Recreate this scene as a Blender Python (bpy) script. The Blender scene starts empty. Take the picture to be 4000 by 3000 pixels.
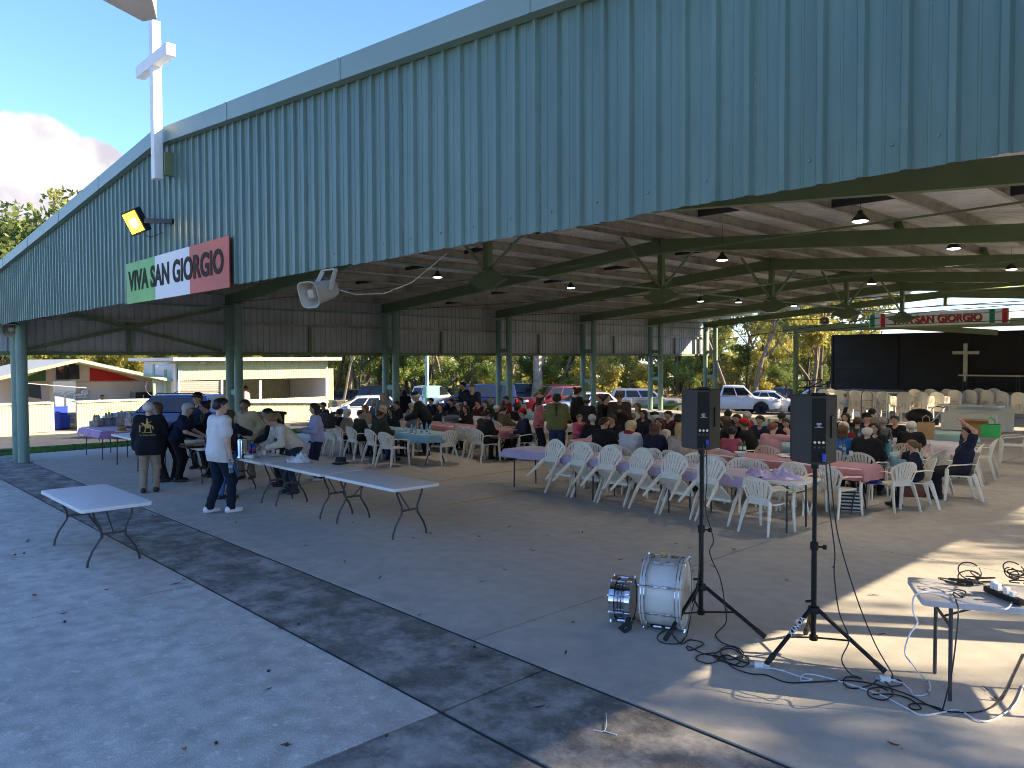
import bpy, bmesh, math, random
import numpy as np
from mathutils import Vector, Matrix, Euler, Quaternion
random.seed(7); RNG = np.random.default_rng(7)
R = math.radians
SC = bpy.context.scene
COL = SC.collection
# ------------------------------------------------------------------ camera
FPX, YAW, PIT, ROLL, CAMH = 3000.0, R(46.4), R(-1.83), R(-0.2), 2.5
cam_d = bpy.data.cameras.new('camera'); cam = bpy.data.objects.new('camera', cam_d); COL.objects.link(cam)
cam_d.sensor_width = 36; cam_d.lens = 36 * FPX / 4000; cam_d.clip_start = .05; cam_d.clip_end = 6000
fw = Vector((-math.sin(YAW) * math.cos(PIT), math.cos(YAW) * math.cos(PIT), math.sin(PIT)))
rt = Vector((math.cos(YAW), math.sin(YAW), 0)); up = rt.cross(fw)
r2 = math.cos(ROLL) * rt + math.sin(ROLL) * up; u2 = -math.sin(ROLL) * rt + math.cos(ROLL) * up
cm = Matrix((r2, u2, -fw)).transposed().to_4x4(); cm.translation = (0, 0, CAMH)
cam.matrix_world = cm; SC.camera = cam
# ------------------------------------------------------------------ sun, sky, exposure
SUN_AZ = Vector((.80, .60, 0)).normalized(); SUN_EL = R(26)
sd = (SUN_AZ * math.cos(SUN_EL) + Vector((0, 0, math.sin(SUN_EL))))
sl = bpy.data.lights.new('sun', 'SUN'); sl.energy = 4.0; sl.angle = R(.55); sl.color = (1, .84, .60)
so = bpy.data.objects.new('sun', sl); COL.objects.link(so); so.rotation_euler = sd.to_track_quat('Z', 'Y').to_euler()
so.location = (20, 20, 30)
W = bpy.data.worlds.new('World'); SC.world = W; W.use_nodes = True
wn, wl = W.node_tree.nodes, W.node_tree.links
wn.clear()
def N(t, nodes=wn, **k):
    n = nodes.new(t)
    for a, b in k.items():
        if a == 'inp':
            for i, v in b.items(): n.inputs[i].default_value = v
        else: setattr(n, a, b)
    return n
out = N('ShaderNodeOutputWorld'); bg = N('ShaderNodeBackground'); wl.new(bg.outputs[0], out.inputs[0])
sky = N('ShaderNodeTexSky'); sky.sky_type = 'NISHITA'; sky.sun_disc = False
sky.sun_elevation = SUN_EL; sky.sun_rotation = math.atan2(SUN_AZ.x, SUN_AZ.y); sky.air_density = 1.0; sky.dust_density = .15; sky.ozone_density = 3.0
bg.inputs[1].default_value = .108
tc = N('ShaderNodeTexCoord')
def wmath(op, a, b=None, c=None, clamp=False):
    n = N('ShaderNodeMath', operation=op, use_clamp=clamp)
    for i, x in enumerate((a, b, c)):
        if x is None: continue
        if isinstance(x, (int, float)): n.inputs[i].default_value = x
        else: wl.new(x, n.inputs[i])
    return n.outputs[0]
nz = N('ShaderNodeTexNoise', inp={'Scale': 9.0, 'Detail': 7.0, 'Roughness': .58}); wl.new(tc.outputs['Generated'], nz.inputs['Vector'])
def pdir(x, y):
    k = 4000 / 2212
    return (r2 * ((x * k - 2000) / FPX) + u2 * ((1500 - y * k) / FPX) + fw)
blob = None
for (bx, by, r) in ((10, 345, 3.2), (100, 360, 3.6), (195, 372, 2.8), (50, 395, 3.4), (-70, 380, 4.5), (150, 400, 3.0)):
    d = pdir(bx, by).normalized()
    dt = N('ShaderNodeVectorMath', operation='DOT_PRODUCT'); wl.new(tc.outputs['Generated'], dt.inputs[0]); dt.inputs[1].default_value = d
    mr = N('ShaderNodeMapRange', inp={'From Min': math.cos(R(r)), 'From Max': math.cos(R(r * .25))}); wl.new(dt.outputs['Value'], mr.inputs[0])
    blob = mr.outputs[0] if blob is None else wmath('MAXIMUM', blob, mr.outputs[0])
dens = wmath('ADD', wmath('MULTIPLY', blob, 1.1), wmath('MULTIPLY', wmath('SUBTRACT', nz.outputs['Fac'], .5), 1.9))
cum = N('ShaderNodeMapRange', interpolation_type='SMOOTHSTEP', inp={'From Min': .26, 'From Max': .5}); wl.new(dens, cum.inputs[0])
sx = N('ShaderNodeSeparateXYZ'); wl.new(tc.outputs['Generated'], sx.inputs[0])
mp = N('ShaderNodeMapping'); mp.inputs['Scale'].default_value = (3, 3, 22); wl.new(tc.outputs['Generated'], mp.inputs[0])
nz2 = N('ShaderNodeTexNoise', inp={'Scale': 1.6, 'Detail': 5.0}); wl.new(mp.outputs[0], nz2.inputs['Vector'])
low = N('ShaderNodeMapRange', inp={'From Min': .17, 'From Max': .06}); wl.new(sx.outputs['Z'], low.inputs[0])
strat = N('ShaderNodeMapRange', interpolation_type='SMOOTHSTEP', inp={'From Min': .36, 'From Max': .6}); wl.new(nz2.outputs['Fac'], strat.inputs[0])
st = wmath('MULTIPLY', wmath('MULTIPLY', low.outputs[0], strat.outputs[0]), .6)
cov = wmath('MAXIMUM', cum.outputs[0], st, clamp=True)
nz3 = N('ShaderNodeTexNoise', inp={'Scale': 16.0, 'Detail': 4.0}); wl.new(tc.outputs['Generated'], nz3.inputs['Vector'])
cr = N('ShaderNodeValToRGB'); cr.color_ramp.elements[0].position = .38; cr.color_ramp.elements[0].color = (2.0, 1.9, 2.15, 1)
cr.color_ramp.elements[1].position = .58; cr.color_ramp.elements[1].color = (3.1, 2.95, 2.9, 1); wl.new(nz3.outputs['Fac'], cr.inputs[0])
mx = N('ShaderNodeMix', data_type='RGBA'); wl.new(cov, mx.inputs['Factor']); wb = N('ShaderNodeMix', data_type='RGBA', blend_type='MULTIPLY'); wb.inputs['Factor'].default_value = 1; wb.inputs['B'].default_value = (.70, .815, 1.05, 1); wl.new(sky.outputs[0], wb.inputs['A']); wl.new(wb.outputs['Result'], mx.inputs['A']); wl.new(cr.outputs[0], mx.inputs['B'])
wl.new(mx.outputs['Result'], bg.inputs[0])
SC.view_settings.view_transform = 'Standard'; SC.view_settings.look = 'None'; SC.view_settings.gamma = 1; SC.view_settings.exposure = 1.85
SC.view_settings.use_curve_mapping = False
SC.cycles.use_denoising = True; SC.cycles.filter_width = 1.0; SC.cycles.use_adaptive_sampling = True; SC.cycles.adaptive_threshold = .03; SC.cycles.max_bounces = 4; SC.cycles.diffuse_bounces = 3; SC.cycles.glossy_bounces = 3
SC.cycles.transmission_bounces = 6; SC.cycles.transparent_max_bounces = 12; SC.cycles.sample_clamp_indirect = 6
SC.cycles.caustics_reflective = False; SC.cycles.caustics_refractive = False
# ------------------------------------------------------------------ picking points of the place (2212 x 1659 picture)
KV = 4000 / 2212
def G(x, y, z=0.0):
    d = pdir(x, y); t = (z - CAMH) / d.z
    return Vector((0, 0, CAMH)) + d * t
def GX(x, y, X): d = pdir(x, y); return Vector((0, 0, CAMH)) + d * (X / d.x)
def GY(x, y, Y): d = pdir(x, y); return Vector((0, 0, CAMH)) + d * (Y / d.y)
def facing(pos, deg):
    """rotation z so that local +Y looks: 0 to the viewer's side, 90 picture right, 180 away, 270 picture left"""
    a = math.atan2(-pos[1], -pos[0]) + R(deg)
    return a - math.pi / 2
# ------------------------------------------------------------------ materials
MATS = {}
def mat(name, col, rough=.6, metal=0., var=.12, vs=6., bump=0., bs=80., spec=.5, emit=None, es=0., trans=0., alpha=1., coat=0., sheen=0., dirt=None, ds=1.2):
    if name in MATS: return MATS[name]
    m = bpy.data.materials.new(name); m.use_nodes = True; MATS[name] = m
    nt = m.node_tree; b = nt.nodes['Principled BSDF']
    b.inputs['Roughness'].default_value = rough; b.inputs['Metallic'].default_value = metal
    b.inputs['Specular IOR Level'].default_value = spec
    b.inputs['Transmission Weight'].default_value = trans; b.inputs['Alpha'].default_value = alpha
    b.inputs['Coat Weight'].default_value = coat; b.inputs['Sheen Weight'].default_value = sheen
    c = (*col, 1)
    b.inputs['Base Color'].default_value = c
    t = N('ShaderNodeTexCoord', nt.nodes)
    if var:
        n = N('ShaderNodeTexNoise', nt.nodes, inp={'Scale': vs, 'Detail': 5., 'Roughness': .6}); nt.links.new(t.outputs['Object'], n.inputs['Vector'])
        r = N('ShaderNodeValToRGB', nt.nodes); r.color_ramp.elements[0].position = .3; r.color_ramp.elements[1].position = .7
        r.color_ramp.elements[0].color = tuple(max(0, x * (1 - var)) for x in col) + (1,)
        r.color_ramp.elements[1].color = tuple(min(1, x * (1 + var)) for x in col) + (1,)
        nt.links.new(n.outputs['Fac'], r.inputs[0]); src = r.outputs[0]
        if dirt:
            n2 = N('ShaderNodeTexNoise', nt.nodes, inp={'Scale': ds, 'Detail': 8., 'Roughness': .65}); nt.links.new(t.outputs['Object'], n2.inputs['Vector'])
            mr = N('ShaderNodeMapRange', nt.nodes, inp={'From Min': .47, 'From Max': .72}); nt.links.new(n2.outputs['Fac'], mr.inputs[0])
            mm = N('ShaderNodeMix', nt.nodes, data_type='RGBA'); mm.inputs['B'].default_value = (*dirt, 1)
            nt.links.new(mr.outputs[0], mm.inputs['Factor']); nt.links.new(src, mm.inputs['A']); src = mm.outputs['Result']
        nt.links.new(src, b.inputs['Base Color'])
    if bump:
        n = N('ShaderNodeTexNoise', nt.nodes, inp={'Scale': bs, 'Detail': 3.}); nt.links.new(t.outputs['Object'], n.inputs['Vector'])
        bp = N('ShaderNodeBump', nt.nodes, inp={'Strength': bump, 'Distance': .02}); nt.links.new(n.outputs['Fac'], bp.inputs['Height']); nt.links.new(bp.outputs[0], b.inputs['Normal'])
    if emit:
        b.inputs['Emission Color'].default_value = (*emit, 1); b.inputs['Emission Strength'].default_value = es
    return m
# ------------------------------------------------------------------ mesh building
class MB:
    def __init__(s): s.v = []; s.f = []; s.m = []
    def add(s, vs, fs, mi=0):
        k = len(s.v); s.v += [tuple(x) for x in vs]; s.f += [tuple(i + k for i in f) for f in fs]; s.m += [mi] * len(fs); return s
    def box(s, c, d, rot=None, mi=0, taper=1.):
        x, y, z = d[0] / 2, d[1] / 2, d[2] / 2; c = Vector(c)
        P = [Vector(p) for p in ((-x, -y, -z), (x, -y, -z), (x, y, -z), (-x, y, -z), (-x * taper, -y * taper, z), (x * taper, -y * taper, z), (x * taper, y * taper, z), (-x * taper, y * taper, z))]
        if rot is not None:
            q = rot if not isinstance(rot, (tuple, list)) else Euler(rot)
            if isinstance(q, Euler): q = q.to_matrix()
            P = [q @ p for p in P]
        return s.add([p + c for p in P], [(0, 3, 2, 1), (4, 5, 6, 7), (0, 1, 5, 4), (1, 2, 6, 5), (2, 3, 7, 6), (3, 0, 4, 7)], mi)
    def rbox(s, c, d, r=.02, rot=None, mi=0, n=3):
        """box with its four vertical edges rounded"""
        x, y = d[0] / 2, d[1] / 2; r = min(r, x * .99, y * .99); pts = []
        for cx, cy, a0 in ((x - r, y - r, 0), (-x + r, y - r, 90), (-x + r, -y + r, 180), (x - r, -y + r, 270)):
            for i in range(n + 1):
                a = R(a0 + 90 * i / n); pts.append((cx + r * math.cos(a), cy + r * math.sin(a)))
        return s.prism(pts, -d[2] / 2, d[2] / 2, c, rot, mi)
    def prism(s, pts, z0, z1, c=(0, 0, 0), rot=None, mi=0):
        n = len(pts); c = Vector(c)
        P = [Vector((p[0], p[1], z0)) for p in pts] + [Vector((p[0], p[1], z1)) for p in pts]
        if rot is not None:
            q = rot if not isinstance(rot, (tuple, list)) else Euler(rot)
            if isinstance(q, Euler): q = q.to_matrix()
            P = [q @ p for p in P]
        F = [tuple(range(n))[::-1], tuple(range(n, 2 * n))] + [(i, (i + 1) % n, (i + 1) % n + n, i + n) for i in range(n)]
        return s.add([p + c for p in P], F, mi)
    def quad(s, a, b, c, d, mi=0): return s.add([a, b, c, d], [(0, 1, 2, 3)], mi)
    def tube(s, pts, r, n=8, cap=True, closed=False, mi=0, flat=1.):
        pts = [Vector(p) for p in pts]; m = len(pts)
        rs = r if isinstance(r, (list, tuple)) else [r] * m
        V = []; up0 = None
        for i, p in enumerate(pts):
            if closed: t = pts[(i + 1) % m] - pts[i - 1]
            else: t = pts[min(i + 1, m - 1)] - pts[max(i - 1, 0)]
            if t.length < 1e-9: t = Vector((0, 0, 1))
            t.normalize()
            if up0 is None: up0 = Vector((0, 0, 1)) if abs(t.z) < .9 else Vector((1, 0, 0))
            a = up0 - t * up0.dot(t)
            if a.length < 1e-6: a = t.orthogonal()
            a.normalize(); b = t.cross(a); up0 = a
            for k in range(n):
                an = 2 * math.pi * k / n
                V.append(p + (a * math.cos(an) * flat + b * math.sin(an)) * rs[i])
        F = []
        for i in range(m if closed else m - 1):
            j = (i + 1) % m
            for k in range(n):
                F.append((i * n + k, i * n + (k + 1) % n, j * n + (k + 1) % n, j * n + k))
        if cap and not closed: F += [tuple(range(n))[::-1], tuple(range((m - 1) * n, m * n))]
        return s.add(V, F, mi)
    def lathe(s, prof, n=16, c=(0, 0, 0), rot=None, mi=0, cap=True):
        c = Vector(c); V = []; F = []
        for r, z in prof:
            for k in range(n):
                a = 2 * math.pi * k / n; V.append(Vector((r * math.cos(a), r * math.sin(a), z)))
        m = len(prof)
        for i in range(m - 1):
            for k in range(n): F.append((i * n + k, i * n + (k + 1) % n, (i + 1) * n + (k + 1) % n, (i + 1) * n + k))
        if cap:
            if prof[0][0] > 1e-5: F.append(tuple(range(n))[::-1])
            if prof[-1][0] > 1e-5: F.append(tuple(range((m - 1) * n, m * n)))
        if rot is not None:
            q = rot if not isinstance(rot, (tuple, list)) else Euler(rot)
            if isinstance(q, Euler): q = q.to_matrix()
            V = [q @ p for p in V]
        return s.add([p + c for p in V], F, mi)
    def ball(s, c, r, n=10, m=6, mi=0):
        if not isinstance(r, (tuple, list)): r = (r, r, r)
        V = [(c[0], c[1], c[2] - r[2])]; F = []
        for i in range(1, m):
            t = math.pi * i / m
            for k in range(n):
                a = 2 * math.pi * k / n; V.append((c[0] + r[0] * math.sin(t) * math.cos(a), c[1] + r[1] * math.sin(t) * math.sin(a), c[2] - r[2] * math.cos(t)))
        V.append((c[0], c[1], c[2] + r[2])); L = len(V) - 1
        for k in range(n):
            F.append((0, 1 + (k + 1) % n, 1 + k)); F.append((L, L - n + k, L - n + (k + 1) % n))
            for i in range(m - 2): a = 1 + i * n; F.append((a + k, a + (k + 1) % n, a + n + (k + 1) % n, a + n + k))
        return s.add(V, F, mi)
    def mesh(s, name, mats, smooth=False, angle=40, bevel=0):
        me = bpy.data.meshes.new(name); me.from_pydata(s.v, [], s.f)
        for m in (mats if isinstance(mats, (list, tuple)) else [mats]): me.materials.append(m)
        if any(s.m): me.polygons.foreach_set('material_index', s.m)
        if bevel:
            bm = bmesh.new(); bm.from_mesh(me); bmesh.ops.remove_doubles(bm, verts=bm.verts, dist=1e-5)
            ed = [e for e in bm.edges if len(e.link_faces) == 2 and e.calc_face_angle(0) > .5]
            bmesh.ops.bevel(bm, geom=ed, offset=bevel, segments=2, affect='EDGES', profile=.6); bm.to_mesh(me); bm.free(); smooth = True
        if smooth:
            me.polygons.foreach_set('use_smooth', [True] * len(me.polygons))
            me.update(); me.set_sharp_from_angle(angle=R(angle))
        me.update(); return me
    def build(s, name, mats, parent=None, loc=None, rz=None, smooth=False, angle=40, bevel=0, world=False):
        return obj(name, s.mesh(name, mats, smooth, angle, bevel), parent, loc, rz, world)
def obj(name, me, parent=None, loc=None, rz=None, world=False):
    o = bpy.data.objects.new(name, me); COL.objects.link(o)
    if parent is not None:
        o.parent = parent
        if world: o.matrix_parent_inverse = pmat(parent).inverted()
    if loc is not None: o.location = loc
    if rz is not None: o.rotation_euler = rz if isinstance(rz, (tuple, list, Euler)) else (0, 0, rz)
    return o
def pmat(o):
    m = Matrix.LocRotScale(o.location, o.rotation_euler, o.scale)
    return (pmat(o.parent) @ o.matrix_parent_inverse @ m) if o.parent else m
def tag(o, label, cat, group=None):
    o['label'] = label; o['category'] = cat
    if group: o['group'] = group
    return o
def thing(name, label, cat, loc=(0, 0, 0), rz=0, group=None):
    o = bpy.data.objects.new(name, None); COL.objects.link(o); o.location = loc
    o.rotation_euler = rz if isinstance(rz, (tuple, list, Euler)) else (0, 0, rz); o.empty_display_size = .1
    return tag(o, label, cat, group)
def struct(o): o['kind'] = 'structure'; return o
def children(o): return [c for c in COL.objects if c.parent == o] if False else list(o.children)
def copy_tree(o, parent=None, loc=None, rz=None, label=None, group=None):
    c = o.copy(); COL.objects.link(c)
    if parent is not None: c.parent = parent
    if loc is not None: c.location = loc
    if rz is not None: c.rotation_euler = rz if isinstance(rz, (tuple, list, Euler)) else (0, 0, rz)
    if label: c['label'] = label
    if group: c['group'] = group
    for ch in o.children: copy_tree(ch, c)
    return c
def text_mesh(s, size, extrude, bold=True, xs=1., spacing=1.):
    cu = bpy.data.curves.new('t', 'FONT'); cu.body = s; cu.size = size; cu.extrude = extrude; cu.align_x = 'LEFT'; cu.space_character = spacing
    cu.offset = size * .032 if bold else 0; cu.resolution_u = 4
    o = bpy.data.objects.new('t', cu); COL.objects.link(o)
    dg = bpy.context.evaluated_depsgraph_get(); dg.update()
    me = bpy.data.meshes.new_from_object(o.evaluated_get(dg)); bpy.data.objects.remove(o); bpy.data.curves.remove(cu)
    for v in me.vertices: v.co.x *= xs
    return me
# ================================================================== ground
def concrete(name, c0, c1, stain, samt, patch=.5, fine=.35, smin=.45, smax=.62, yband=None, sscale=.9, mid=.3):
    m = bpy.data.materials.new(name); m.use_nodes = True; nt = m.node_tree; b = nt.nodes['Principled BSDF']; L = nt.links.new
    b.inputs['Roughness'].default_value = .85; b.inputs['Specular IOR Level'].default_value = .3
    g = N('ShaderNodeNewGeometry', nt.nodes)
    def noise(s, d, r=.6): n = N('ShaderNodeTexNoise', nt.nodes, inp={'Scale': s, 'Detail': d, 'Roughness': r}); L(g.outputs['Position'], n.inputs['Vector']); return n.outputs['Fac']
    def rng(x, a, c, lo=0., hi=1.):
        n = N('ShaderNodeMapRange', nt.nodes, inp={'From Min': a, 'From Max': c, 'To Min': lo, 'To Max': hi}); L(x, n.inputs[0]); return n.outputs[0]
    def mix(f, a, c):
        n = N('ShaderNodeMix', nt.nodes, data_type='RGBA')
        for k, x in (('Factor', f), ('A', a), ('B', c)):
            if isinstance(x, tuple): n.inputs[k].default_value = (*x, 1)
            elif isinstance(x, float): n.inputs[k].default_value = x
            else: L(x, n.inputs[k])
        return n.outputs['Result']
    base = mix(rng(noise(patch, 4.), .35, .65), c0, c1)
    sp = noise(95., 3., .7)
    base = mix(rng(sp, .42, .70, 0, fine), base, tuple(x * .45 for x in c0))
    base = mix(rng(noise(160., 2.), .58, .72, 0, fine), base, tuple(min(1, x * 1.5) for x in c1))
    base = mix(rng(noise(5.5, 5., .65), .40, .66, 0, mid), base, tuple(x * .5 for x in c0)); base = mix(rng(noise(11., 4., .7), .52, .75, 0, mid * .8), base, tuple(min(1, x * 1.45) for x in c1))
    st = rng(noise(sscale, 6., .7), smin, smax, 0, samt)
    if yband:
        sx = N('ShaderNodeSeparateXYZ', nt.nodes); L(g.outputs['Position'], sx.inputs[0])
        yb = rng(sx.outputs['Y'], yband[0], yband[1], 1, 0)
        n2 = N('ShaderNodeMath', nt.nodes, operation='MULTIPLY'); L(yb, n2.inputs[0]); L(rng(noise(2.2, 5., .7), .3, .62, 0, yband[2]), n2.inputs[1])
        ad = N('ShaderNodeMath', nt.nodes, operation='MAXIMUM'); L(st, ad.inputs[0]); L(n2.outputs[0], ad.inputs[1]); st = ad.outputs[0]
    base = mix(st, base, stain)
    L(base, b.inputs['Base Color'])
    bp = N('ShaderNodeBump', nt.nodes, inp={'Strength': .35, 'Distance': .004}); L(sp, bp.inputs['Height']); L(bp.outputs[0], b.inputs['Normal'])
    return m
M_apron = concrete('concrete_apron', (.55, .505, .435), (.70, .645, .56), (.34, .31, .27), .6, .8, .85, .5, .72, sscale=.55, mid=.8)
M_stain = concrete('concrete_stained', (.15, .135, .115), (.24, .22, .19), (.52, .48, .42), .7, .7, .8, .44, .68, sscale=2.2, mid=.9)
M_floor = concrete('concrete_slab', (.48, .435, .37), (.57, .52, .44), (.28, .25, .21), .5, .35, .35, .52, .80, (4.4, 5.6, .62), sscale=.6, mid=.32)
M_joint = mat('joint_filler', (.035, .034, .03), .9)
M_asph = concrete('asphalt', (.075, .075, .078), (.12, .118, .115), (.05, .05, .05), .4, .4, .5)
M_dirt = concrete('dirt_ground', (.16, .15, .075), (.24, .21, .12), (.10, .12, .045), .6, .25, .5)
def zg(x, y): return -.02 * (-.724 * x + .69 * y) - .01
def Gs(x, y, off=0.):
    """point of the outside ground (it falls gently away behind the shed)"""
    d = pdir(x, y); t = (-.01 + off - CAMH) / (d.z + .02 * (-.724 * d.x + .69 * d.y))
    return Vector((0, 0, CAMH)) + d * t
def patch(name, x0, x1, y0, y1, off, m):
    c = [(x0, y0), (x1, y0), (x1, y1), (x0, y1)]
    V = [(x, y, zg(x, y) + off) for x, y in c] + [(x, y, zg(x, y) + off - .05) for x, y in c]
    return struct(MB().add(V, [(0, 1, 2, 3), (0, 4, 5, 1), (1, 5, 6, 2), (2, 6, 7, 3), (3, 7, 4, 0)]).build(name, m))
V = [(x, y, min(-.1, zg(x, y) if (-.724 * x + .69 * y) > 8 else -.17)) for x, y in ((-300, -80), (0, -80), (260, -80), (-300, 12), (-20, 12), (0, 12), (260, 12), (-300, 300), (-20, 300), (0, 300), (260, 300))]
V = [(-300, -120, zg(-300, -120)), (300, -120, -1.), (300, 300, -1.2), (-300, 300, zg(-300, 300))]
gp = MB()
xs_ = [-300, -150, -80, -50, -35, -24, -12, 0, 12, 30, 80, 300]; ys_ = [-150, -60, -20, 0, 15, 30, 39, 55, 80, 150, 300]
V = [(x, y, min(-.16, zg(x, y))) for x in xs_ for y in ys_]; ny = len(ys_)
gp.add(V, [(i * ny + j, (i + 1) * ny + j, (i + 1) * ny + j + 1, i * ny + j + 1) for i in range(len(xs_) - 1) for j in range(ny - 1)])
struct(gp.build('ground', M_dirt))
M_yard = concrete('yard_concrete', (.40, .37, .32), (.46, .43, .38), (.28, .25, .2), .4)
struct(MB().box((14.95, 16.5, -.09), (20, 44, .15)).build('yard', M_yard))
floor_o = struct(MB().box((-9.5, 13.0, -.09), (28.9, 37, .152)).build('concrete_floor', M_joint))
struct(MB().box((-4.35, 35.0, -.09), (18.6, 6.98, .152)).build('stage_forecourt', M_joint))
def slab(x0, x1, y0, y1, m, g=.008):
    MB().box(((x0 + x1) / 2, (y0 + y1) / 2, -.045), (x1 - x0 - 2 * g, y1 - y0 - 2 * g, .09)).build('slab', m, floor_o, world=True)
for x0, x1 in ((-24, -17.2), (-17.2, -8.6), (-8.6, -4.25)): slab(x0, x1, -5.4, 3.33, M_apron)
slab(-4.25, 4.9, -5.4, 3.33, M_stain, .014)
for x0, x1 in ((-24, -18.2), (-18.2, -11.7), (-11.7, -4.25), (-4.25, 4.9)): slab(x0, x1, 3.35, 4.40, M_stain, .012)
xs = (-24, -18.2, -11.7, -5.15, 1.4, 4.9); ys = (4.43, 10.3, 16.5, 22.7, 28.9, 38.5)
for i in range(5):
    for j in range(5): slab(xs[i], xs[i + 1], ys[j], ys[j + 1] if (j < 4 or i > 1) else 31.5, M_floor)
slab(-13.6, -11.7, 31.5, 38.5, M_floor)
M_yel = mat('line_paint', (.55, .36, .05), .8, var=.3, vs=20)
for X, y0, y1 in ((-12.45, 8.9, 26), (-10.3, 8.4, 10.9)):
    struct(MB().box((X, (y0 + y1) / 2, .003), (.05, y1 - y0, .003)).build('floor_line', M_yel))
# road and parking
patch('road', -37.6, -26.4, -60, 100, .012, M_asph)
patch('parking_area', -26.4, 4, 39.5, 53.5, .016, M_asph)
M_pave = concrete('pavement_concrete', (.42, .39, .33), (.5, .47, .4), (.3, .27, .22), .4)
patch('kitchen_pavement', -48, -37.6, -4, 22, .06, M_pave)
# grass
M_grass = mat('grass_blade', (.10, .20, .03), .75, var=.5, vs=1.3)
def grass(name, label, rects, n, h=.06):
    rn = np.random.default_rng(len(rects) * 13 + n); mb = MB(); A = [(b - a) * (d - c) for a, b, c, d in rects]; T = sum(A)
    for (x0, x1, y0, y1), ar in zip(rects, A):
        k = int(n * ar / T); xs_ = rn.uniform(x0, x1, k); ys_ = rn.uniform(y0, y1, k); an = rn.uniform(0, 6.28, k); hh = rn.uniform(.5, 1.2, k) * h
        for x, y, a, q in zip(xs_, ys_, an, hh):
            dx, dy = math.cos(a) * .03, math.sin(a) * .03
            z = zt_f(x, y); mb.add([(x - dx, y - dy, z), (x + dx, y + dy, z), (x + dy, y - dx, z + q + .02)], [(0, 1, 2)])
    o = mb.build(name, M_grass); o['kind'] = 'stuff'; tag(o, label, 'grass')
M_turf = concrete('turf', (.10, .17, .035), (.15, .22, .05), (.17, .16, .06), .5, .6, .4)
zt_f = lambda x, y: -.02 - .05 * (-24.0 - x) / 1.8 if x > -25.85 else max(zg(x, y) + .03, -.07 - (zg(-26.6, y) + .1) * (x + 25.85) / .75 * -1 if False else -.07 + (zg(-26.7, y) + .07) * (-25.85 - x) / .85)
yy_ = [-5, 0, 6, 12, 20, 30, 38.5]; xx_ = [-24.0, -25.0, -25.85, -26.3, -26.7]
struct(MB().add([(x, y, zt_f(x, y)) for x in xx_ for y in yy_], [(i * 7 + j, (i + 1) * 7 + j, (i + 1) * 7 + j + 1, i * 7 + j + 1) for i in range(4) for j in range(6)]).build('turf_strip', M_turf))
patch('turf_bank', -26.4, 10, 53.5, 62, .03, M_turf)
patch('turf_verge', -52, -37.6, 22, 70, .03, M_turf)
grass('lawn_grass', 'short green grass strip between the concrete floor and the road', [(-26.0, -24.0, 3.0, 14.0)], 30000, .055)
# ================================================================== shed
M_blue = mat('shed_cladding', (.095, .165, .138), .42, var=.06, vs=.8, spec=.4, dirt=(.08, .142, .12), ds=.35)
nt = M_blue.node_tree; pb_n = nt.nodes['Principled BSDF']; src = pb_n.inputs['Base Color'].links[0].from_socket
oi = N('ShaderNodeObjectInfo', nt.nodes); gm = N('ShaderNodeNewGeometry', nt.nodes); mpn = N('ShaderNodeMapping', nt.nodes); mpn.inputs['Scale'].default_value = (9, 9, .5); nt.links.new(gm.outputs['Position'], mpn.inputs[0])
ns = N('ShaderNodeTexNoise', nt.nodes, inp={'Scale': 1.0, 'Detail': 5., 'Roughness': .7}); nt.links.new(mpn.outputs[0], ns.inputs['Vector'])
v1 = N('ShaderNodeMapRange', nt.nodes, inp={'To Min': .93, 'To Max': 1.07}); nt.links.new(oi.outputs['Random'], v1.inputs[0])
v2 = N('ShaderNodeMapRange', nt.nodes, inp={'From Min': .35, 'From Max': .7, 'To Min': .84, 'To Max': 1.12}); nt.links.new(ns.outputs['Fac'], v2.inputs[0])
mm_ = N('ShaderNodeMath', nt.nodes, operation='MULTIPLY'); nt.links.new(v1.outputs[0], mm_.inputs[0]); nt.links.new(v2.outputs[0], mm_.inputs[1])
hs = N('ShaderNodeHueSaturation', nt.nodes); nt.links.new(src, hs.inputs['Color']); nt.links.new(mm_.outputs[0], hs.inputs['Value']); nt.links.new(hs.outputs[0], pb_n.inputs['Base Color'])
M_trim = mat('shed_trim', (.18, .255, .215), .45, var=.06, vs=1)
M_green = mat('green_steel', (.15, .20, .095), .45, var=.12, vs=2)
M_pale = mat('green_column', (.20, .30, .23), .5, var=.1, vs=2, dirt=(.14, .20, .15), ds=2.)
M_zinc = mat('zinc_inside', (.52, .52, .52), .5, var=.10, vs=1.5, dirt=(.40, .39, .38), ds=.8)
M_roof = mat('roof_underside', (.76, .77, .78), .5, var=.18, vs=1.2, dirt=(.52, .51, .49), ds=.7)
M_purl = mat('purlin_steel', (.40, .375, .32), .45, var=.15, vs=3, dirt=(.2, .17, .13), ds=2.)
M_screw = mat('screw_metal', (.2, .23, .23), .5, .3)
M_blk0 = mat('strip_shade_dark', (.03, .03, .032), .5)  # near-black colour standing in for the shadow strips at the purlins
RX, LX, RXX = -10.95, -22.9, 1.0
FY = [4.3, 9.8, 15.4, 20.8, 25.9, 30.9, 35.8]
zt = lambda x: 5.58 - .078 * abs(x - RX)
shed = thing('open_shed', 'large open shed with blue-green corrugated gable and green steel columns', 'shed', (RX, 20, 0))
P = .2
def ribs(x0, n, h=.024, pitch=P):
    pts = []
    for k in range(n):
        a = x0 + k * pitch
        pts += [(a, 0), (a + pitch * .26, 0), (a + pitch * .28, .003), (a + pitch * .33, .003), (a + pitch * .35, 0), (a + pitch * .66, 0), (a + pitch * .73, h), (a + pitch * .88, h), (a + pitch * .95, 0)]
    pts.append((x0 + n * pitch, 0)); return pts
gw = MB()
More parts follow.
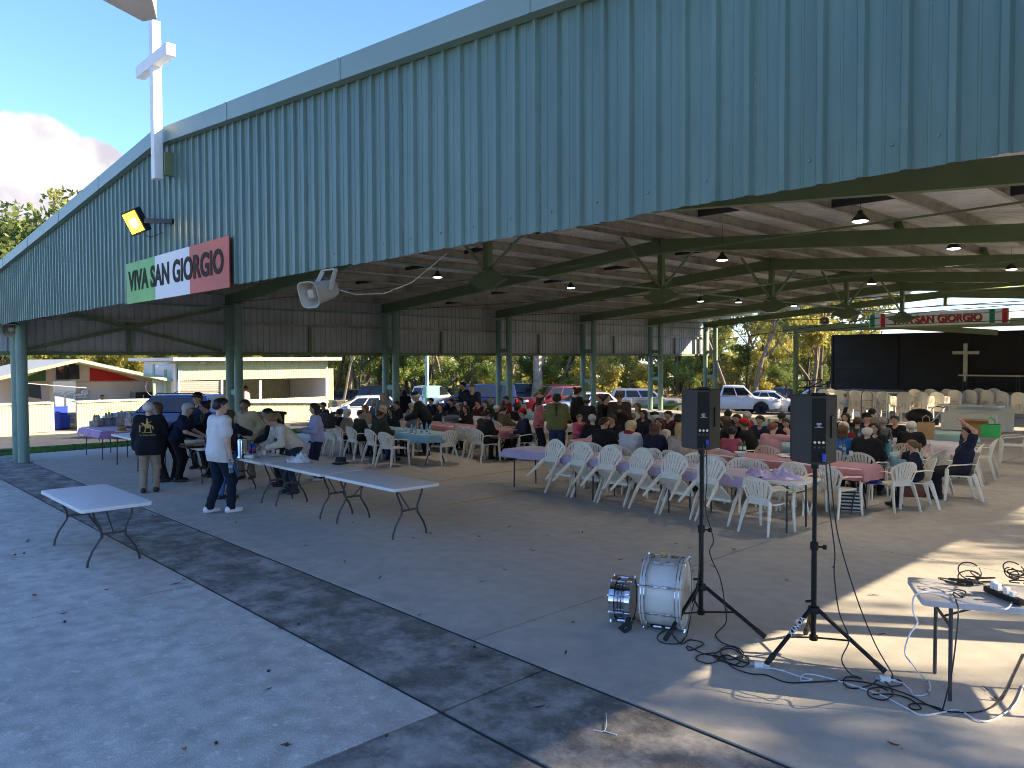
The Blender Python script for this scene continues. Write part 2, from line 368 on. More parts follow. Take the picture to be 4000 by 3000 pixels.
for z in (3.5, 4.2): gw.box(((LX + RXX) / 2, 3.87, z), (RXX - LX, .07, .1))
gw = gw.build('gable_wall', M_green, shed, world=True)
FYW = 3.80; BZ = 3.37
for k in range(30):
    x0 = LX + k * .8; pr = ribs(x0, 4); V = []; F = []
    lap = .002 * (k % 2); dz_ = .006 * math.sin(k * 2.3)
    for x, y in pr: V += [(x, FYW - y - lap, BZ + dz_), (x, FYW - y - lap, zt(x) - .06)]
    for i in range(len(pr) - 1): F.append((2 * i, 2 * i + 2, 2 * i + 3, 2 * i + 1))
    s = MB().add(V, F)
    for q in range(2):
        xx = x0 + .1 + q * .4 + .05 * ((k * 7) % 3)
        for zz in (3.5,): s.lathe([(.009, 0), (.009, .003), (.005, .007), (0, .007)], 6, (xx - (xx - x0) % .2 + .10, FYW - .001, zz), (R(90), 0, 0), 1)
    s.build('wall_sheet', [M_blue, M_screw], gw, world=True)
for sgn, a, b in ((-1, LX - .1, RX), (1, RX, RXX + .1)):
    mb = MB(); q = .9
    V = []
    for x in (a, b):
        z = zt(x); V += [(x, FYW - .10, z - .19), (x, FYW - .10, z + .01), (x, FYW + .15, z + .02), (x, FYW - .02, z - .2)]
    mb.add(V, [(0, 4, 5, 1), (1, 5, 6, 2), (0, 3, 7, 4)])
    mb.build('barge_capping', M_trim, gw, world=True)
    n = int((b - a) / 2.2)
    for k in range(1, n):
        x = a + (b - a) * k / n; z = zt(x)
        MB().box((x, FYW - .102, z - .09), (.05, .006, .205)).build('capping_joint', M_trim, gw, world=True)
# roof
roof = MB(); roof.box((RX, 20, 5.63), (.3, 32.4, .02)); roof = roof.build('roof', M_trim, shed, world=True)
zr = lambda x: 5.56 - .078 * abs(x - RX)
y = 3.7
while y < 36.2:
    w = .76
    for a, b in ((LX - .15, RX), (RX, RXX + .15)):
        V = []; F = []; pr = ribs(y, 4, .032, .19)
        for t, hz in pr: V += [(a, t, zr(a) + hz), (b, t, zr(b) + hz)]
        for i in range(len(pr) - 1): F.append((2 * i, 2 * i + 1, 2 * i + 3, 2 * i + 2))
        MB().add(V, F).build('roof_sheet', M_roof, roof, world=True)
    y += w
for sg in (-1, 1):
    for k in range(10):
        x = RX + sg * (.25 + k * 1.27); z = zr(x) - .10
        mb = MB(); c = .018
        mb.box((x, 20.1, z), (.012, 32.1, .19)).box((x + .03, 20.1, z + .092), (.072, 32.1, .010)).box((x + .03, 20.1, z - .092), (.072, 32.1, .010))
        for yy in FY: mb.box((x - .02, yy, z - .02), (.012, .16, .15))
        mb.build('purlin', M_purl, shed, world=True)
        if k % 2 == 0:
            for i in range(6): MB().box((x + .1, (FY[i] + FY[i + 1]) / 2, z + .02), (1.27 * .8, .05, .10)).build('shade_strip', M_green, shed, world=True) if False else MB().box((x + sg * .62, (FY[i] + FY[i + 1]) / 2, z - .0), (1.16, .04, .14)).build('shade_strip', M_blk0, shed, world=True)  # dark bars added between purlins as painted shadow
# portal frames
def bar(mb, a, b, w, h, mi=0):
    a, b = Vector(a), Vector(b); d = b - a; t = d.normalized(); u = Vector((0, 0, 1))
    if abs(t.z) > .95: u = Vector((0, 1, 0))
    s = t.cross(u).normalized(); u = s.cross(t)
    V = [p + s * i * w / 2 + u * j * h / 2 for p in (a, b) for i, j in ((-1, -1), (1, -1), (1, 1), (-1, 1))]
    return mb.add(V, [(0, 1, 2, 3), (4, 7, 6, 5), (0, 4, 5, 1), (1, 5, 6, 2), (2, 6, 7, 3), (3, 7, 4, 0)], mi)
zraf = lambda x: zr(x) - .20 - .15
for fi, Y in enumerate(FY):
    fr = MB().box((RX, Y, zraf(RX) + .02), (.5, .02, .38)).build('portal_frame', M_green, shed, world=True)
    for sg in (-1, 1):
        for dx in (-.3, .3):
            x = RX + sg * 11.35 + dx
            MB().lathe([(.125, 0 if Y < 31 else -1.2), (.125, 4.16)], 20, (x, Y, 0)).lathe([(.2, 0), (.2, .012)], 4, (x, Y, .001)).build('column', M_pale if sg < 0 else M_green, fr, world=True, smooth=True)
        x = RX + sg * 11.35
        MB().box((x, Y, 4.17), (1.0, .3, .02)).build('cap_plate', M_green, fr, world=True)
        for zq in (1.55, 2.85): MB().box((x, Y, zq), (.6, .09, .16)).build('column_tie', M_pale, fr, world=True)
        mb = MB(); xe = RX + sg * 11.75
        bar(mb, (RX + sg * .01, Y, zraf(RX)), (xe, Y, zraf(xe)), .15, .30); mb.build('rafter', M_green, fr, world=True)
        mb = MB(); a = x - sg * 1.25
        mb.prism([(x + .4 * sg, 4.18), (x - .35 * sg, 4.18), (a, 4.42), (a, zraf(a) - .08), (x + .4 * sg, zraf(x) - .1)][::(1 if sg < 0 else -1)], -.05, .05, (0, Y, 0), Matrix(((1, 0, 0), (0, 0, -1), (0, 1, 0)))); mb.build('haunch', M_green, fr, world=True)
        mb = MB().tube([(RX, Y, 4.05 if fi < 6 else 4.75), (x - sg * .5, Y, 4.22)], .014, 6); mb.build('tie_rod', M_green, fr, world=True)
        lx = RX + sg * 5.4
        MB().prism([(-.12, 0), (.12, 0), (.05, .2), (-.05, .2)], -.01, .01, (lx, Y, zraf(lx) + .14), Matrix(((1, 0, 0), (0, 0, -1), (0, 1, 0)))).build('lifting_lug', M_green, fr, world=True)
    (MB().box((RX, Y, 4.68), (.13, .13, 1.2)).box((RX, Y, 4.2), (.3, .03, .12)) if fi < 6 else MB().box((RX, Y, 5.0), (.13, .13, .6))).build('king_post', M_green, fr, world=True)
    if fi < 6: MB().prism([(-.52, 0), (-.12, -.16), (.12, -.16), (.52, 0), (.14, .2), (-.14, .2)], -.05, .05, (RX, Y, 4.0), Matrix(((1, 0, 0), (0, 0, -1), (0, 1, 0)))).build('gusset_plate', M_green, fr, world=True)
    if fi < 5:
        MB().tube([(RX, Y, 4.17), (RX, FY[fi + 1], 4.17)], .022, 6).build('ridge_tie', M_pale, fr, world=True)
        for s2 in (1,):
            mb = MB(); bar(mb, (RX, Y + .1, 4.25), (RX + .35, Y + 1.1, 5.35), .05, .05); mb.build('brace', M_pale, fr, world=True)
    if 0 < fi < 6:
        mb = MB(); bar(mb, (RX, Y - .1, 4.25), (RX - .35, Y - 1.1, 5.35), .05, .05); mb.build('brace', M_green, fr, world=True)
# side walls
for sg, X in ((-1, LX), (1, RXX)):
    sw = MB()
    sw.box((X - sg * .07, 20.1, 2.70), (.1, 32.6, .1)); sw = sw.build('side_wall', M_green, shed, world=True)
    y = 3.84; k = 0
    while y < 36.1:
        pr = ribs(y, 4, .026, .2); V = []; F = []
        for t, hh in pr: V += [(X + sg * hh, t, 2.66), (X + sg * hh, t, 4.62)]
        for i in range(len(pr) - 1): F.append((2 * i, 2 * i + 2, 2 * i + 3, 2 * i + 1))
        MB().add(V, F).build('wall_sheet', M_zinc, sw, world=True); y += .8
    for z, m, w, off in ((3.62, M_purl, .08, .05), (4.08, M_pale, .06, .55)):
        MB().box((X - sg * off, 20.1, z), (w, 32.4, w)).build('girt', m, sw, world=True)
    for i in range(6):
        ym = (FY[i] + FY[i + 1]) / 2
        MB().box((X - sg * .06, ym, 3.15), (.05, .10, .9)).build('wall_post', M_green, sw, world=True)
    for (z0, z1) in ((2.78, 4.05), (4.05, 2.78)):
        mb = MB(); bar(mb, (X - sg * (.15 + (.06 if z0 > 3 else 0)), 4.45, z0), (X - sg * (.15 + (.06 if z0 > 3 else 0)), 9.6, z1), .05, .09); mb.build('cross_brace', M_green, sw, world=True)
# verandah roof corner over the viewer
M_ver = mat('verandah_metal', (.75, .73, .68), .5, var=.15, vs=3)
zv = 4.05
p0, p1, p2 = G(339, 41, zv), G(262, -1, zv), G(329, 0, zv)
d1 = (p1 - p0).normalized() * 5.5; d2 = (p2 - p0).normalized() * 5.5
ver = thing('verandah_roof', 'corner of a corrugated verandah roof with pale gutter overhead, above the white cross', 'roof', (p0.x + .2, p0.y - .6, zv))
mb = MB(); A, B, D = p0, p0 + d1, p0 + d2; E_ = p0 + d1 + d2
nrm = Vector((0, 0, .10))
mb.add([A, B, E_, D, A + nrm, B + nrm, E_ + nrm, D + nrm], [(0, 1, 2, 3), (4, 7, 6, 5), (0, 4, 5, 1), (3, 2, 6, 7), (0, 3, 7, 4), (1, 5, 6, 2)])
mb.build('roof_panel', M_ver, ver, world=True)
mb = MB(); n1 = d1.normalized(); pq = Vector((-n1.y, n1.x, 0))
if pq.dot(d2) > 0: pq = -pq
bar(mb, A + pq * .04 + Vector((0, 0, .06)), B + pq * .04 + Vector((0, 0, .06)), .08, .12); mb.build('gutter', M_ver, ver, world=True)
# ================================================================== trees
def leaf_mat(name, c, var):
    m = bpy.data.materials.new(name); m.use_nodes = True; nt = m.node_tree; b = nt.nodes['Principled BSDF']; L = nt.links.new
    oi = N('ShaderNodeObjectInfo', nt.nodes); t = N('ShaderNodeTexCoord', nt.nodes)
    n = N('ShaderNodeTexNoise', nt.nodes, inp={'Scale': 1.1, 'Detail': 3.}); L(t.outputs['Object'], n.inputs['Vector'])
    ad = N('ShaderNodeMath', nt.nodes, operation='MULTIPLY_ADD'); L(oi.outputs['Random'], ad.inputs[0]); ad.inputs[1].default_value = .35; L(n.outputs['Fac'], ad.inputs[2])
    r = N('ShaderNodeValToRGB', nt.nodes); e = r.color_ramp.elements; e[0].position = .35; e[1].position = .85
    e[0].color = tuple(x * (1 - var) for x in c) + (1,); e[1].color = (min(1, c[0] * (1 + var * 1.4)), min(1, c[1] * (1 + var)), c[2] * (1 + var * .3), 1)
    L(ad.outputs[0], r.inputs[0]); L(r.outputs[0], b.inputs['Base Color']); b.inputs['Roughness'].default_value = .55
    tr = N('ShaderNodeBsdfTranslucent', nt.nodes); L(r.outputs[0], tr.inputs[0]); ms = N('ShaderNodeMixShader', nt.nodes); ms.inputs[0].default_value = .45
    L(b.outputs[0], ms.inputs[1]); L(tr.outputs[0], ms.inputs[2]); L(ms.outputs[0], nt.nodes['Material Output'].inputs[0])
    return m
ML = [leaf_mat('gum_leaf', (.31, .33, .10), .5), leaf_mat('dark_leaf', (.17, .23, .065), .5), leaf_mat('olive_leaf', (.36, .34, .085), .45), leaf_mat('dry_leaf', (.33, .20, .08), .4)]
MT = [mat('bark_grey', (.24, .18, .13), .9, var=.4, vs=3, bump=.6, bs=14), mat('bark_dark', (.085, .06, .045), .95, var=.5, vs=4, bump=.6, bs=14), mat('bark_pale', (.52, .42, .33), .8, var=.25, vs=2, dirt=(.3, .2, .14), ds=1.5)]
def tree_proto(seed, H, spread, bark, leaf, ncl=34, lpc=75, trunk_r=.16, bare=.35, lean=.06, twin=False, lsz=.16, clr=.8):
    rn = random.Random(seed); tb = MB(); tips = []
    def limb(p, d, L, r, depth):
        n = 5; pts = [p]; q = p.copy(); dd = d.copy()
        for i in range(n):
            dd = (dd + Vector((rn.uniform(-1, 1), rn.uniform(-1, 1), rn.uniform(-.3, .6))) * .16).normalized(); q = q + dd * L / n; pts.append(q.copy())
        tb.tube(pts, [r * (1 - .55 * i / n) for i in range(n + 1)], 7 if depth == 0 else 5)
        if depth >= 2: tips.append(pts[-1]); tips.append(pts[3]); return
        k = rn.randint(3, 4) if depth else rn.randint(5, 7)
        for i in range(k):
            t = rn.uniform(bare if depth == 0 else .35, 1); a = pts[min(n, int(t * n))]; az = rn.uniform(0, 6.28)
            nd = (Vector((math.cos(az), math.sin(az), rn.uniform(.25, 1.0))) * spread + dd * .5).normalized()
            limb(a, nd, L * rn.uniform(.32, .55), r * .45, depth + 1)
        tips.append(pts[-1])
    for s in ((-1, 1) if twin else (0,)):
        limb(Vector((s * .3, 0, -.3)), Vector((lean + s * .16, rn.uniform(-lean, lean), 1)).normalized(), H * .8, trunk_r, 0)
    lb = MB(); rn2 = np.random.default_rng(seed); rn.shuffle(tips)
    V = []; F = []
    for c in tips[:ncl * 2]:
        cr = rn.uniform(.6, 1.25) * clr; nL = int(lpc * rn.uniform(.6, 1.2))
        P_ = rn2.normal(0, 1, (nL, 3)); P_ /= np.linalg.norm(P_, axis=1)[:, None]; P_ *= (rn2.uniform(.25, 1, (nL, 1)) ** .6) * cr; P_[:, 2] *= .7
        A_ = rn2.normal(0, 1, (nL, 3)); A_[:, 2] -= .5; A_ /= np.linalg.norm(A_, axis=1)[:, None]; B_ = np.cross(A_, rn2.normal(0, 1, (nL, 3))); B_ /= np.linalg.norm(B_, axis=1)[:, None] + 1e-6
        S_ = rn2.uniform(.6, 1.4, (nL, 1)) * lsz
        for p, a, b, s_ in zip(P_ + np.array(c), A_ * S_, B_ * S_ * .42, S_):
            k = len(V); V += [tuple(p - a), tuple(p + b), tuple(p + a), tuple(p - b)]; F.append((k, k + 1, k + 2, k + 3))
    lb.add(V, F)
    return tb.mesh('trunk', MT[bark], smooth=True), lb.mesh('crown', ML[leaf]), max(v[2] for v in V)
PROTO = [tree_proto(3, 13, .9, 0, 0, 40, 80, .20), tree_proto(5, 15, .7, 1, 0, 36, 80, .17, .45), tree_proto(9, 11, 1.0, 0, 2, 40, 80, .17, .3), tree_proto(12, 9, 1.2, 1, 1, 44, 95, .15, .12, lsz=.15), tree_proto(21, 16, .9, 2, 2, 36, 80, .42, .5, .18, True), tree_proto(25, 7, 1.2, 0, 2, 40, 90, .10, .1), tree_proto(31, 14, .8, 0, 0, 22, 60, .13, .5, .22)]
def tree(k, x, y, sc, rz, label, name='gum_tree', group='gum trees behind the car park'):
    tm, cmesh, _ = PROTO[k]
    t = thing(name, label, 'tree', (x, y, zg(x, y)), rz, group); t.scale = (sc, sc, sc)
    obj('trunk', tm, t); obj('crown', cmesh, t); return t
def at_depth(vx, s):
    d = pdir(vx, 800); k = s / d.dot(Vector((fw.x, fw.y, 0)).normalized()); return d.x * k, d.y * k
# trees one can tell apart
tree(4, *at_depth(1157, 60), 1.0, 2.2, 'thick pale twin-trunk gum tree behind the dark blue van and red car')
tree(1, *at_depth(1310, 62), .9, .4, 'slim gum tree behind the third pair of green columns')
tree(0, *at_depth(1628, 54), .95, 1.0, 'branching gum tree behind the white pickup')
tree(6, *at_depth(1578, 52), .9, -.55, 'leaning dark-trunked gum tree left of the white pickup')
tree(2, *at_depth(1752, 56), 1.05, 2.0, 'yellow-green gum tree beside the black stage backdrop')
tree(2, *at_depth(1795, 64), 1.05, 3.3, 'sunlit gum tree rising over the stage roof, left end')
tree(3, *at_depth(25, 60), 14.6 / PROTO[3][2], .7, 'tall gum tree above the left end of the blue gable, dark crown')
tree(0, *at_depth(128, 60), 17.0 / PROTO[0][2], 1.7, 'tall sunlit gum tree rising behind the blue gable below the cloud')
tree(3, *at_depth(75, 64), 17.2 / PROTO[3][2], 2.0, 'dense olive gum crown above the middle of the left gable slope')
tree(3, *at_depth(168, 62), 17.6 / PROTO[3][2], 3.1, 'rounded olive gum crown nearest the gable cross')
tree(3, *at_depth(-25, 62), 15.5 / PROTO[3][2], 4.0, 'dark gum crown cut by the left picture edge')
tree(3, *at_depth(1455, 58), 1.05, .2, 'dense dark green shrubby tree behind the silver car')
tree(3, *at_depth(1490, 60), 1.2, 1.2, 'dense dark evergreen left of the last pair of green columns')
tree(6, *at_depth(735, 52), .8, 1.6, 'leaning bare-limbed gum beside the yellow kiosk')
rn = random.Random(4)
def zone(vx):
    for lim, nm in ((120, 'left end of the kitchen pavilion'), (330, 'kitchen pavilion roof'), (560, 'left half of the yellow kiosk'), (715, 'right half of the yellow kiosk'), (870, 'white hatchback'), (990, 'white tray-back ute'), (1120, 'dark blue van'), (1260, 'dark red off-roader'), (1340, 'pale silver off-roader'), (1470, 'silver crossover'), (1620, 'white pickup'), (1730, 'white sedan'), (1810, 'stage stair rail')):
        if vx < lim: return nm
    return 'stage'
nth = ['first', 'second', 'third', 'fourth', 'fifth', 'sixth', 'seventh', 'eighth', 'ninth', 'tenth', 'eleventh', 'twelfth']
for i in range(110):
    vx = -120 + i * 22 + rn.uniform(-14, 14); s = rn.choice([58, 64, 70, 78, 88]) + rn.uniform(-3, 3)
    k = rn.choice([0, 1, 1, 2, 3, 0, 2, 6]); x, y = at_depth(vx, s)
    tree(k, x, y, rn.uniform(.75, 1.05) * (s / 66) ** .6 * (1 if vx < 1830 else .42), rn.uniform(0, 6.28), 'one of the slim gum trees behind the ' + zone(vx))
for i in range(110):
    vx = -60 + i * 21 + rn.uniform(-16, 16); s = rn.uniform(53, 72); x, y = at_depth(vx, s)
    t = tree(rn.choice([5, 5, 3]), x, y, rn.uniform(.4, .8), rn.uniform(0, 6.28), 'one of the low leafy bushes behind the ' + zone(vx), 'bush', 'bushes under the gum trees'); t['category'] = 'bush'
# trees that shade the right-hand yard
for i, (x, y, s, k) in enumerate(((15, 17, .8, 1), (17.5, 24, .9, 0), (21, 19, 1., 1), (14, 28.5, .8, 6), (24, 28, 1.05, 0), (19, 36, 1., 2), (12.5, 21.2, .7, 1), (29, 35, 1.1, 2), (27, 22, 1., 0), (15.5, 33, .8, 1), (23, 42, 1.1, 0), (33, 30, 1.1, 2))):
    tree(k, x, y, s, i * 1.3, 'gum tree standing in the yard on the sunny side of the shed', 'yard_tree', 'gum trees in the sunny yard')
# the wood further back, one mass of foliage
r9 = np.random.default_rng(5); fw_ = MB(); V = []; F = []
for i in range(12000):
    vx = r9.uniform(-350, 2600); s = r9.uniform(96, 118); x, y = at_depth(vx, s); top = (6 if vx < 1800 else 2.5) + 2.5 * math.sin(vx * .021) + 2.5 * math.sin(vx * .057 + 1); z = zg(x, y) + max(.2, top) * r9.uniform(0, 1) ** .8
    a = r9.normal(0, 1, 3); a /= np.linalg.norm(a); b = np.cross(a, r9.normal(0, 1, 3)); b /= np.linalg.norm(b); a *= r9.uniform(.4, .9); b *= r9.uniform(.3, .6); p = np.array((x, y, z)); k = len(V)
    V += [tuple(p - a), tuple(p + b), tuple(p + a), tuple(p - b)]; F.append((k, k + 1, k + 2, k + 3))
o = fw_.add(V, F).build('far_wood', ML[0]); o['kind'] = 'stuff'; tag(o, 'distant belt of woodland closing the view behind the gum trees', 'wood')
# dry brush heap behind the silver car
V = []; F = []; r3 = np.random.default_rng(8); c0 = Gs(1510, 884)
db = MB()
for i in range(900):
    p = np.array(c0) + r3.normal(0, 1, 3) * (2.6, 2.4, .45) + (0, 0, .5); a = r3.normal(0, 1, 3); a /= np.linalg.norm(a); b = np.cross(a, r3.normal(0, 1, 3)); b /= np.linalg.norm(b); a *= .3; b *= .05
    db.add([p - a, p + b, p + a, p - b], [(0, 1, 2, 3)])
o = db.build('dry_brush', ML[3]); o['kind'] = 'stuff'; tag(o, 'heap of dry reddish-brown cut brush behind the silver car', 'brush')
# ================================================================== kitchen pavilion
M_cream = mat('cream_corrugated', (.62, .60, .32), .5, var=.06, vs=2)
M_soff = mat('pine_soffit', (.60, .47, .22), .6, var=.08, vs=3)
M_wallp = mat('pink_white_wall', (.78, .69, .62), .8, var=.08, vs=1)
M_white = mat('white_paint', (.78, .77, .73), .5, var=.04)
M_pgreen = mat('pale_green_paint', (.36, .50, .30), .5, var=.06)
M_rf = mat('roof_sheet_cream', (.46, .46, .40), .5, var=.08)
M_blk = mat('black_panel', (.02, .02, .022), .5, var=.2)
M_steel = mat('stainless', (.55, .55, .56), .25, .9, var=.1)
M_glass = mat('cooler_glass', (.32, .38, .42), .08, var=.1, spec=.8)
XK = -38.4
kit = thing('kitchen_pavilion', 'open gable-fronted kitchen pavilion with cream corrugated counters and red panel', 'building', (XK - 2, GX(150, 900, XK).y, zg(XK, 6)))
zk = zg(XK, 6)
def KX(x, y, d=0.): return GX(x, y, XK - d)
def wquad(mb, X, pts, th, mi=0):
    """polygon given by picture points lying in the plane x = X, extruded back"""
    P_ = [GX(a, b, X) for a, b in pts]; n = len(P_)
    V = P_ + [p + Vector((-th, 0, 0)) for p in P_]
    return mb.add(V, [tuple(range(n)), tuple(range(n, 2 * n))[::-1]] + [(i, i + n, (i + 1) % n + n, (i + 1) % n) for i in range(n)], mi)
def part(name, m, parent, X, pts, th): return wquad(MB(), X, pts, th).build(name, m, parent, world=True)
rid = KX(166, 776); eR = KX(385, 824); eL = Vector((XK, 2 * rid.y - eR.y, eR.z))
for nm, e in (('roof_left', eL), ('roof_right', eR)):
    mb = MB(); V = []
    for x in (XK + .3, XK - 9):
        V += [(x, rid.y, rid.z), (x, e.y, e.z), (x, e.y, e.z - .10), (x, rid.y, rid.z - .10)]
    mb.add(V, [(0, 1, 5, 4), (3, 7, 6, 2), (0, 3, 2, 1), (4, 5, 6, 7), (1, 2, 6, 5)], 0); mb.m[-5:] = [0, 1, 0, 0, 0]
    o = mb.build('roof', [M_rf, M_soff], kit, world=True)
    V = [(XK + .32, rid.y, rid.z + .02), (XK + .32, e.y, e.z + .02), (XK + .32, e.y, e.z - .12), (XK + .32, rid.y, rid.z - .12)]
    MB().add(V + [(v[0] + .03, v[1], v[2]) for v in V], [(4, 5, 6, 7), (0, 1, 5, 4), (3, 7, 6, 2)]).build('barge_board', M_pgreen if nm[-1] == 't' and e is eR else M_soff, o, world=True)
dB = 2.6
bw = part('back_wall', M_wallp, kit, XK - dB, [(-60, 925), (420, 925), (420, 826), (168, 780), (-60, 820)], .15)
part('green_panel', mat('flag_green', (.06, .16, .04), .6), bw, XK - dB + .03, [(33, 824), (99, 823), (99, 798)], .02)
part('red_panel', mat('flag_red', (.55, .012, .012), .5), bw, XK - dB + .03, [(194, 823), (194, 789), (300, 822)], .02)
part('wall_rail', M_soff, bw, XK - dB + .03, [(20, 828), (300, 824), (300, 822), (20, 826)], .04)
pic = thing('wall_picture', 'dark painted panel with a dancing figure high on the kitchen pavilion wall', 'picture', GX(146, 820, XK - dB + .08))
part('board', mat('painting_dark', (.035, .04, .055), .6, var=.8, vs=1.5), pic, XK - dB + .08, [(121, 786), (171, 784), (172, 819), (122, 820)], .04)
part('figure', mat('painting_dress', (.012, .012, .014), .6), pic, XK - dB + .085, [(146, 792), (149, 796), (149, 802), (158, 813), (150, 816), (143, 818), (143, 803)], .004)
part('figure_skin', mat('painting_skin', (.45, .27, .2), .6), pic, XK - dB + .09, [(145, 789), (148, 789), (148, 793), (145, 793)], .004)
part('figure_light', mat('painting_light', (.38, .28, .22), .6, var=.4), pic, XK - dB + .09, [(123, 792), (136, 789), (138, 796), (128, 800)], .004)
part('figure_red', mat('painting_red', (.4, .03, .03), .6), pic, XK - dB + .09, [(129, 801), (137, 800), (139, 804), (131, 805)], .004)
for vx, yt, yb in ((332, 800, 888), (357, 812, 895)):
    a = KX(vx, yt); b = KX(vx, yb); MB().tube([(XK, a.y, zk), (XK, a.y, a.z + .3)], .07, 8).build('post', M_pgreen, kit, world=True)
part('side_wall', M_wallp, kit, XK - .3, [(333, 888), (354, 886), (354, 813), (333, 808)], .1)
def ribbed(name, m, parent, X, x0, x1, yt, yb, pitch=.085, h=.02, zb=None):
    a = GX(x0, yt, X); b = GX(x1, yt, X); z1 = a.z; z0 = GX(x0, yb, X).z if zb is None else zb; n = int((b.y - a.y) / pitch); V = []; F = []
    for i in range(n * 4 + 1):
        y = a.y + (b.y - a.y) * i / (n * 4); q = h * (1 - math.cos(math.pi * .5 * i)) / 2; V += [(X + q, y, z0), (X + q, y, z1)]
        if i: k = 2 * i; F.append((k - 2, k, k + 1, k - 1))
    return MB().add(V, F).build(name, m, parent, world=True)
for x0, x1, yt in ((-60, 113, 878), (168, 352, 870)):
    a, b = KX(x0, yt), KX(x1, yt); c = MB().box((XK - .35, (a.y + b.y) / 2, a.z + .03), (.9, b.y - a.y + .1, .06)).box((XK - .03, a.y - .0, (a.z + zk) / 2), (.06, .07, a.z - zk)).box((XK - .03, b.y + .02, (a.z + zk) / 2), (.06, .09, a.z - zk)); c = c.build('counter', M_white, kit, world=True)
    ribbed('counter_front', M_cream, c, XK, x0, x1, yt, 925, .11, .03, zk + .05)
MB().tube([KX(30, 824 + 2), KX(187, 838)], .012, 5).build('hanging_rope', M_white, kit, world=True)
part('black_door', M_blk, kit, XK - 2.1, [(30, 830), (87, 829), (92, 880), (30, 880)], .05)
fr = thing('drinks_fridge', 'white two-door glass drinks fridge inside the kitchen pavilion', 'fridge', GX(139, 900, XK - 1.8))
a, b = GX(115, 824, XK - 1.8), GX(163, 824, XK - 1.8); zf0 = zg(XK, 6) + .06; zf1 = a.z; yc = (a.y + b.y) / 2; wf = b.y - a.y
MB().box((XK - 2.2, yc, (zf0 + zf1) / 2), (.75, wf, zf1 - zf0)).build('cabinet', M_white, fr, world=True)
MB().box((XK - 1.8, yc, zf1 - .2), (.06, wf + .02, .42)).build('header', M_white, fr, world=True)
for s in (-1, 1):
    d = MB().box((XK - 1.8, yc + s * wf * .245, (zf0 + zf1 - .6) / 2 + .1), (.04, wf * .46, zf1 - zf0 - .6)).build('door', M_steel, fr, world=True)
    MB().box((XK - 1.775, yc + s * wf * .245, (zf0 + zf1 - .6) / 2 + .1), (.01, wf * .38, zf1 - zf0 - .75)).build('glass', M_glass, d, world=True)
    for q in range(4): MB().box((XK - 1.768, yc + s * wf * .245, zf0 + .45 + q * .36), (.006, wf * .36, .02)).build('shelf', M_white, d, world=True)
M_bin = mat('blue_plastic', (.02, .06, .42), .45)
for i, (vx, vy, l) in enumerate(((119, 905, 'tall narrow blue bin beside the kitchen counter'), (132, 905, 'blue plastic tub in front of the glass fridge'), (128, 890, 'blue plastic crate with lid stacked behind the tub by the fridge'))):
    p = GX(vx, vy, XK - 1.2 - .4 * i); t = thing('blue_bin', l, 'bin', (p.x, p.y, zg(XK, 6) + .06)); w = (.3, .6, .55)[i]; hh = (.75, .55, .95)[i]
    MB().box((0, 0, hh / 2), (.45, w, hh), taper=1.08).build('tub', M_bin, t); MB().box((0, 0, hh + .02), (.5, w + .07, .04)).build('rim', M_bin, t)
ov = thing('black_oven', 'black oven cabinet with white handle under the kitchen pavilion roof', 'oven', GX(306, 880, XK - 2.0))
part('cabinet', M_blk, ov, XK - 2.0, [(293, 848), (342, 847), (342, 885), (293, 885)], .7); part('handle', M_white, ov, XK - 1.97, [(309, 853), (311, 853), (311, 861), (309, 861)], .02); part('frame', M_steel, ov, XK - 1.95, [(289, 846), (293, 846), (293, 885), (289, 885)], .6)
ck = thing('wall_clock', 'round white clock on the kitchen pavilion wall', 'clock', GX(183, 852, XK - dB + .1)); p = GX(183, 848, XK - dB + .1)
MB().lathe([(.17, 0), (.17, .04), (.14, .05)], 20, p, (0, R(90), 0)).build('rim', M_steel, ck, world=True); MB().lathe([(.14, 0), (.14, .055)], 20, p, (0, R(90), 0)).build('face', M_white, ck, world=True); MB().box(p + Vector((.06, .02, .03)), (.006, .08, .015)).build('hand', M_blk, ck, world=True)
dr = thing('dish_rack', 'stainless dish rack stacked on the kitchen bench left of the clock', 'rack', GX(176, 868, XK - 2.1))
for q in range(4): part('shelf', M_steel, dr, XK - 2.1, [(165, 852 + q * 5), (187, 852 + q * 5), (187, 853.5 + q * 5), (165, 853.5 + q * 5)], .4)
part('back', M_steel, dr, XK - 2.5, [(164, 850), (188, 850), (188, 872), (164, 872)], .03)
part('bench', M_steel, kit, XK - 1.9, [(165, 868), (330, 862), (330, 866), (165, 872)], 1.0)
hp = thing('ring_ornament', 'thin dark ring hanging on the pavilion side wall', 'ring', KX(344, 836)); p = GX(344, 836, XK - .15)
MB().tube([(p.x, p.y + .62 * math.cos(a_), p.z + .5 * math.sin(a_)) for a_ in [2 * math.pi * i / 24 for i in range(24)]], .018, 5, closed=True).build('ring', M_steel, hp, world=True)
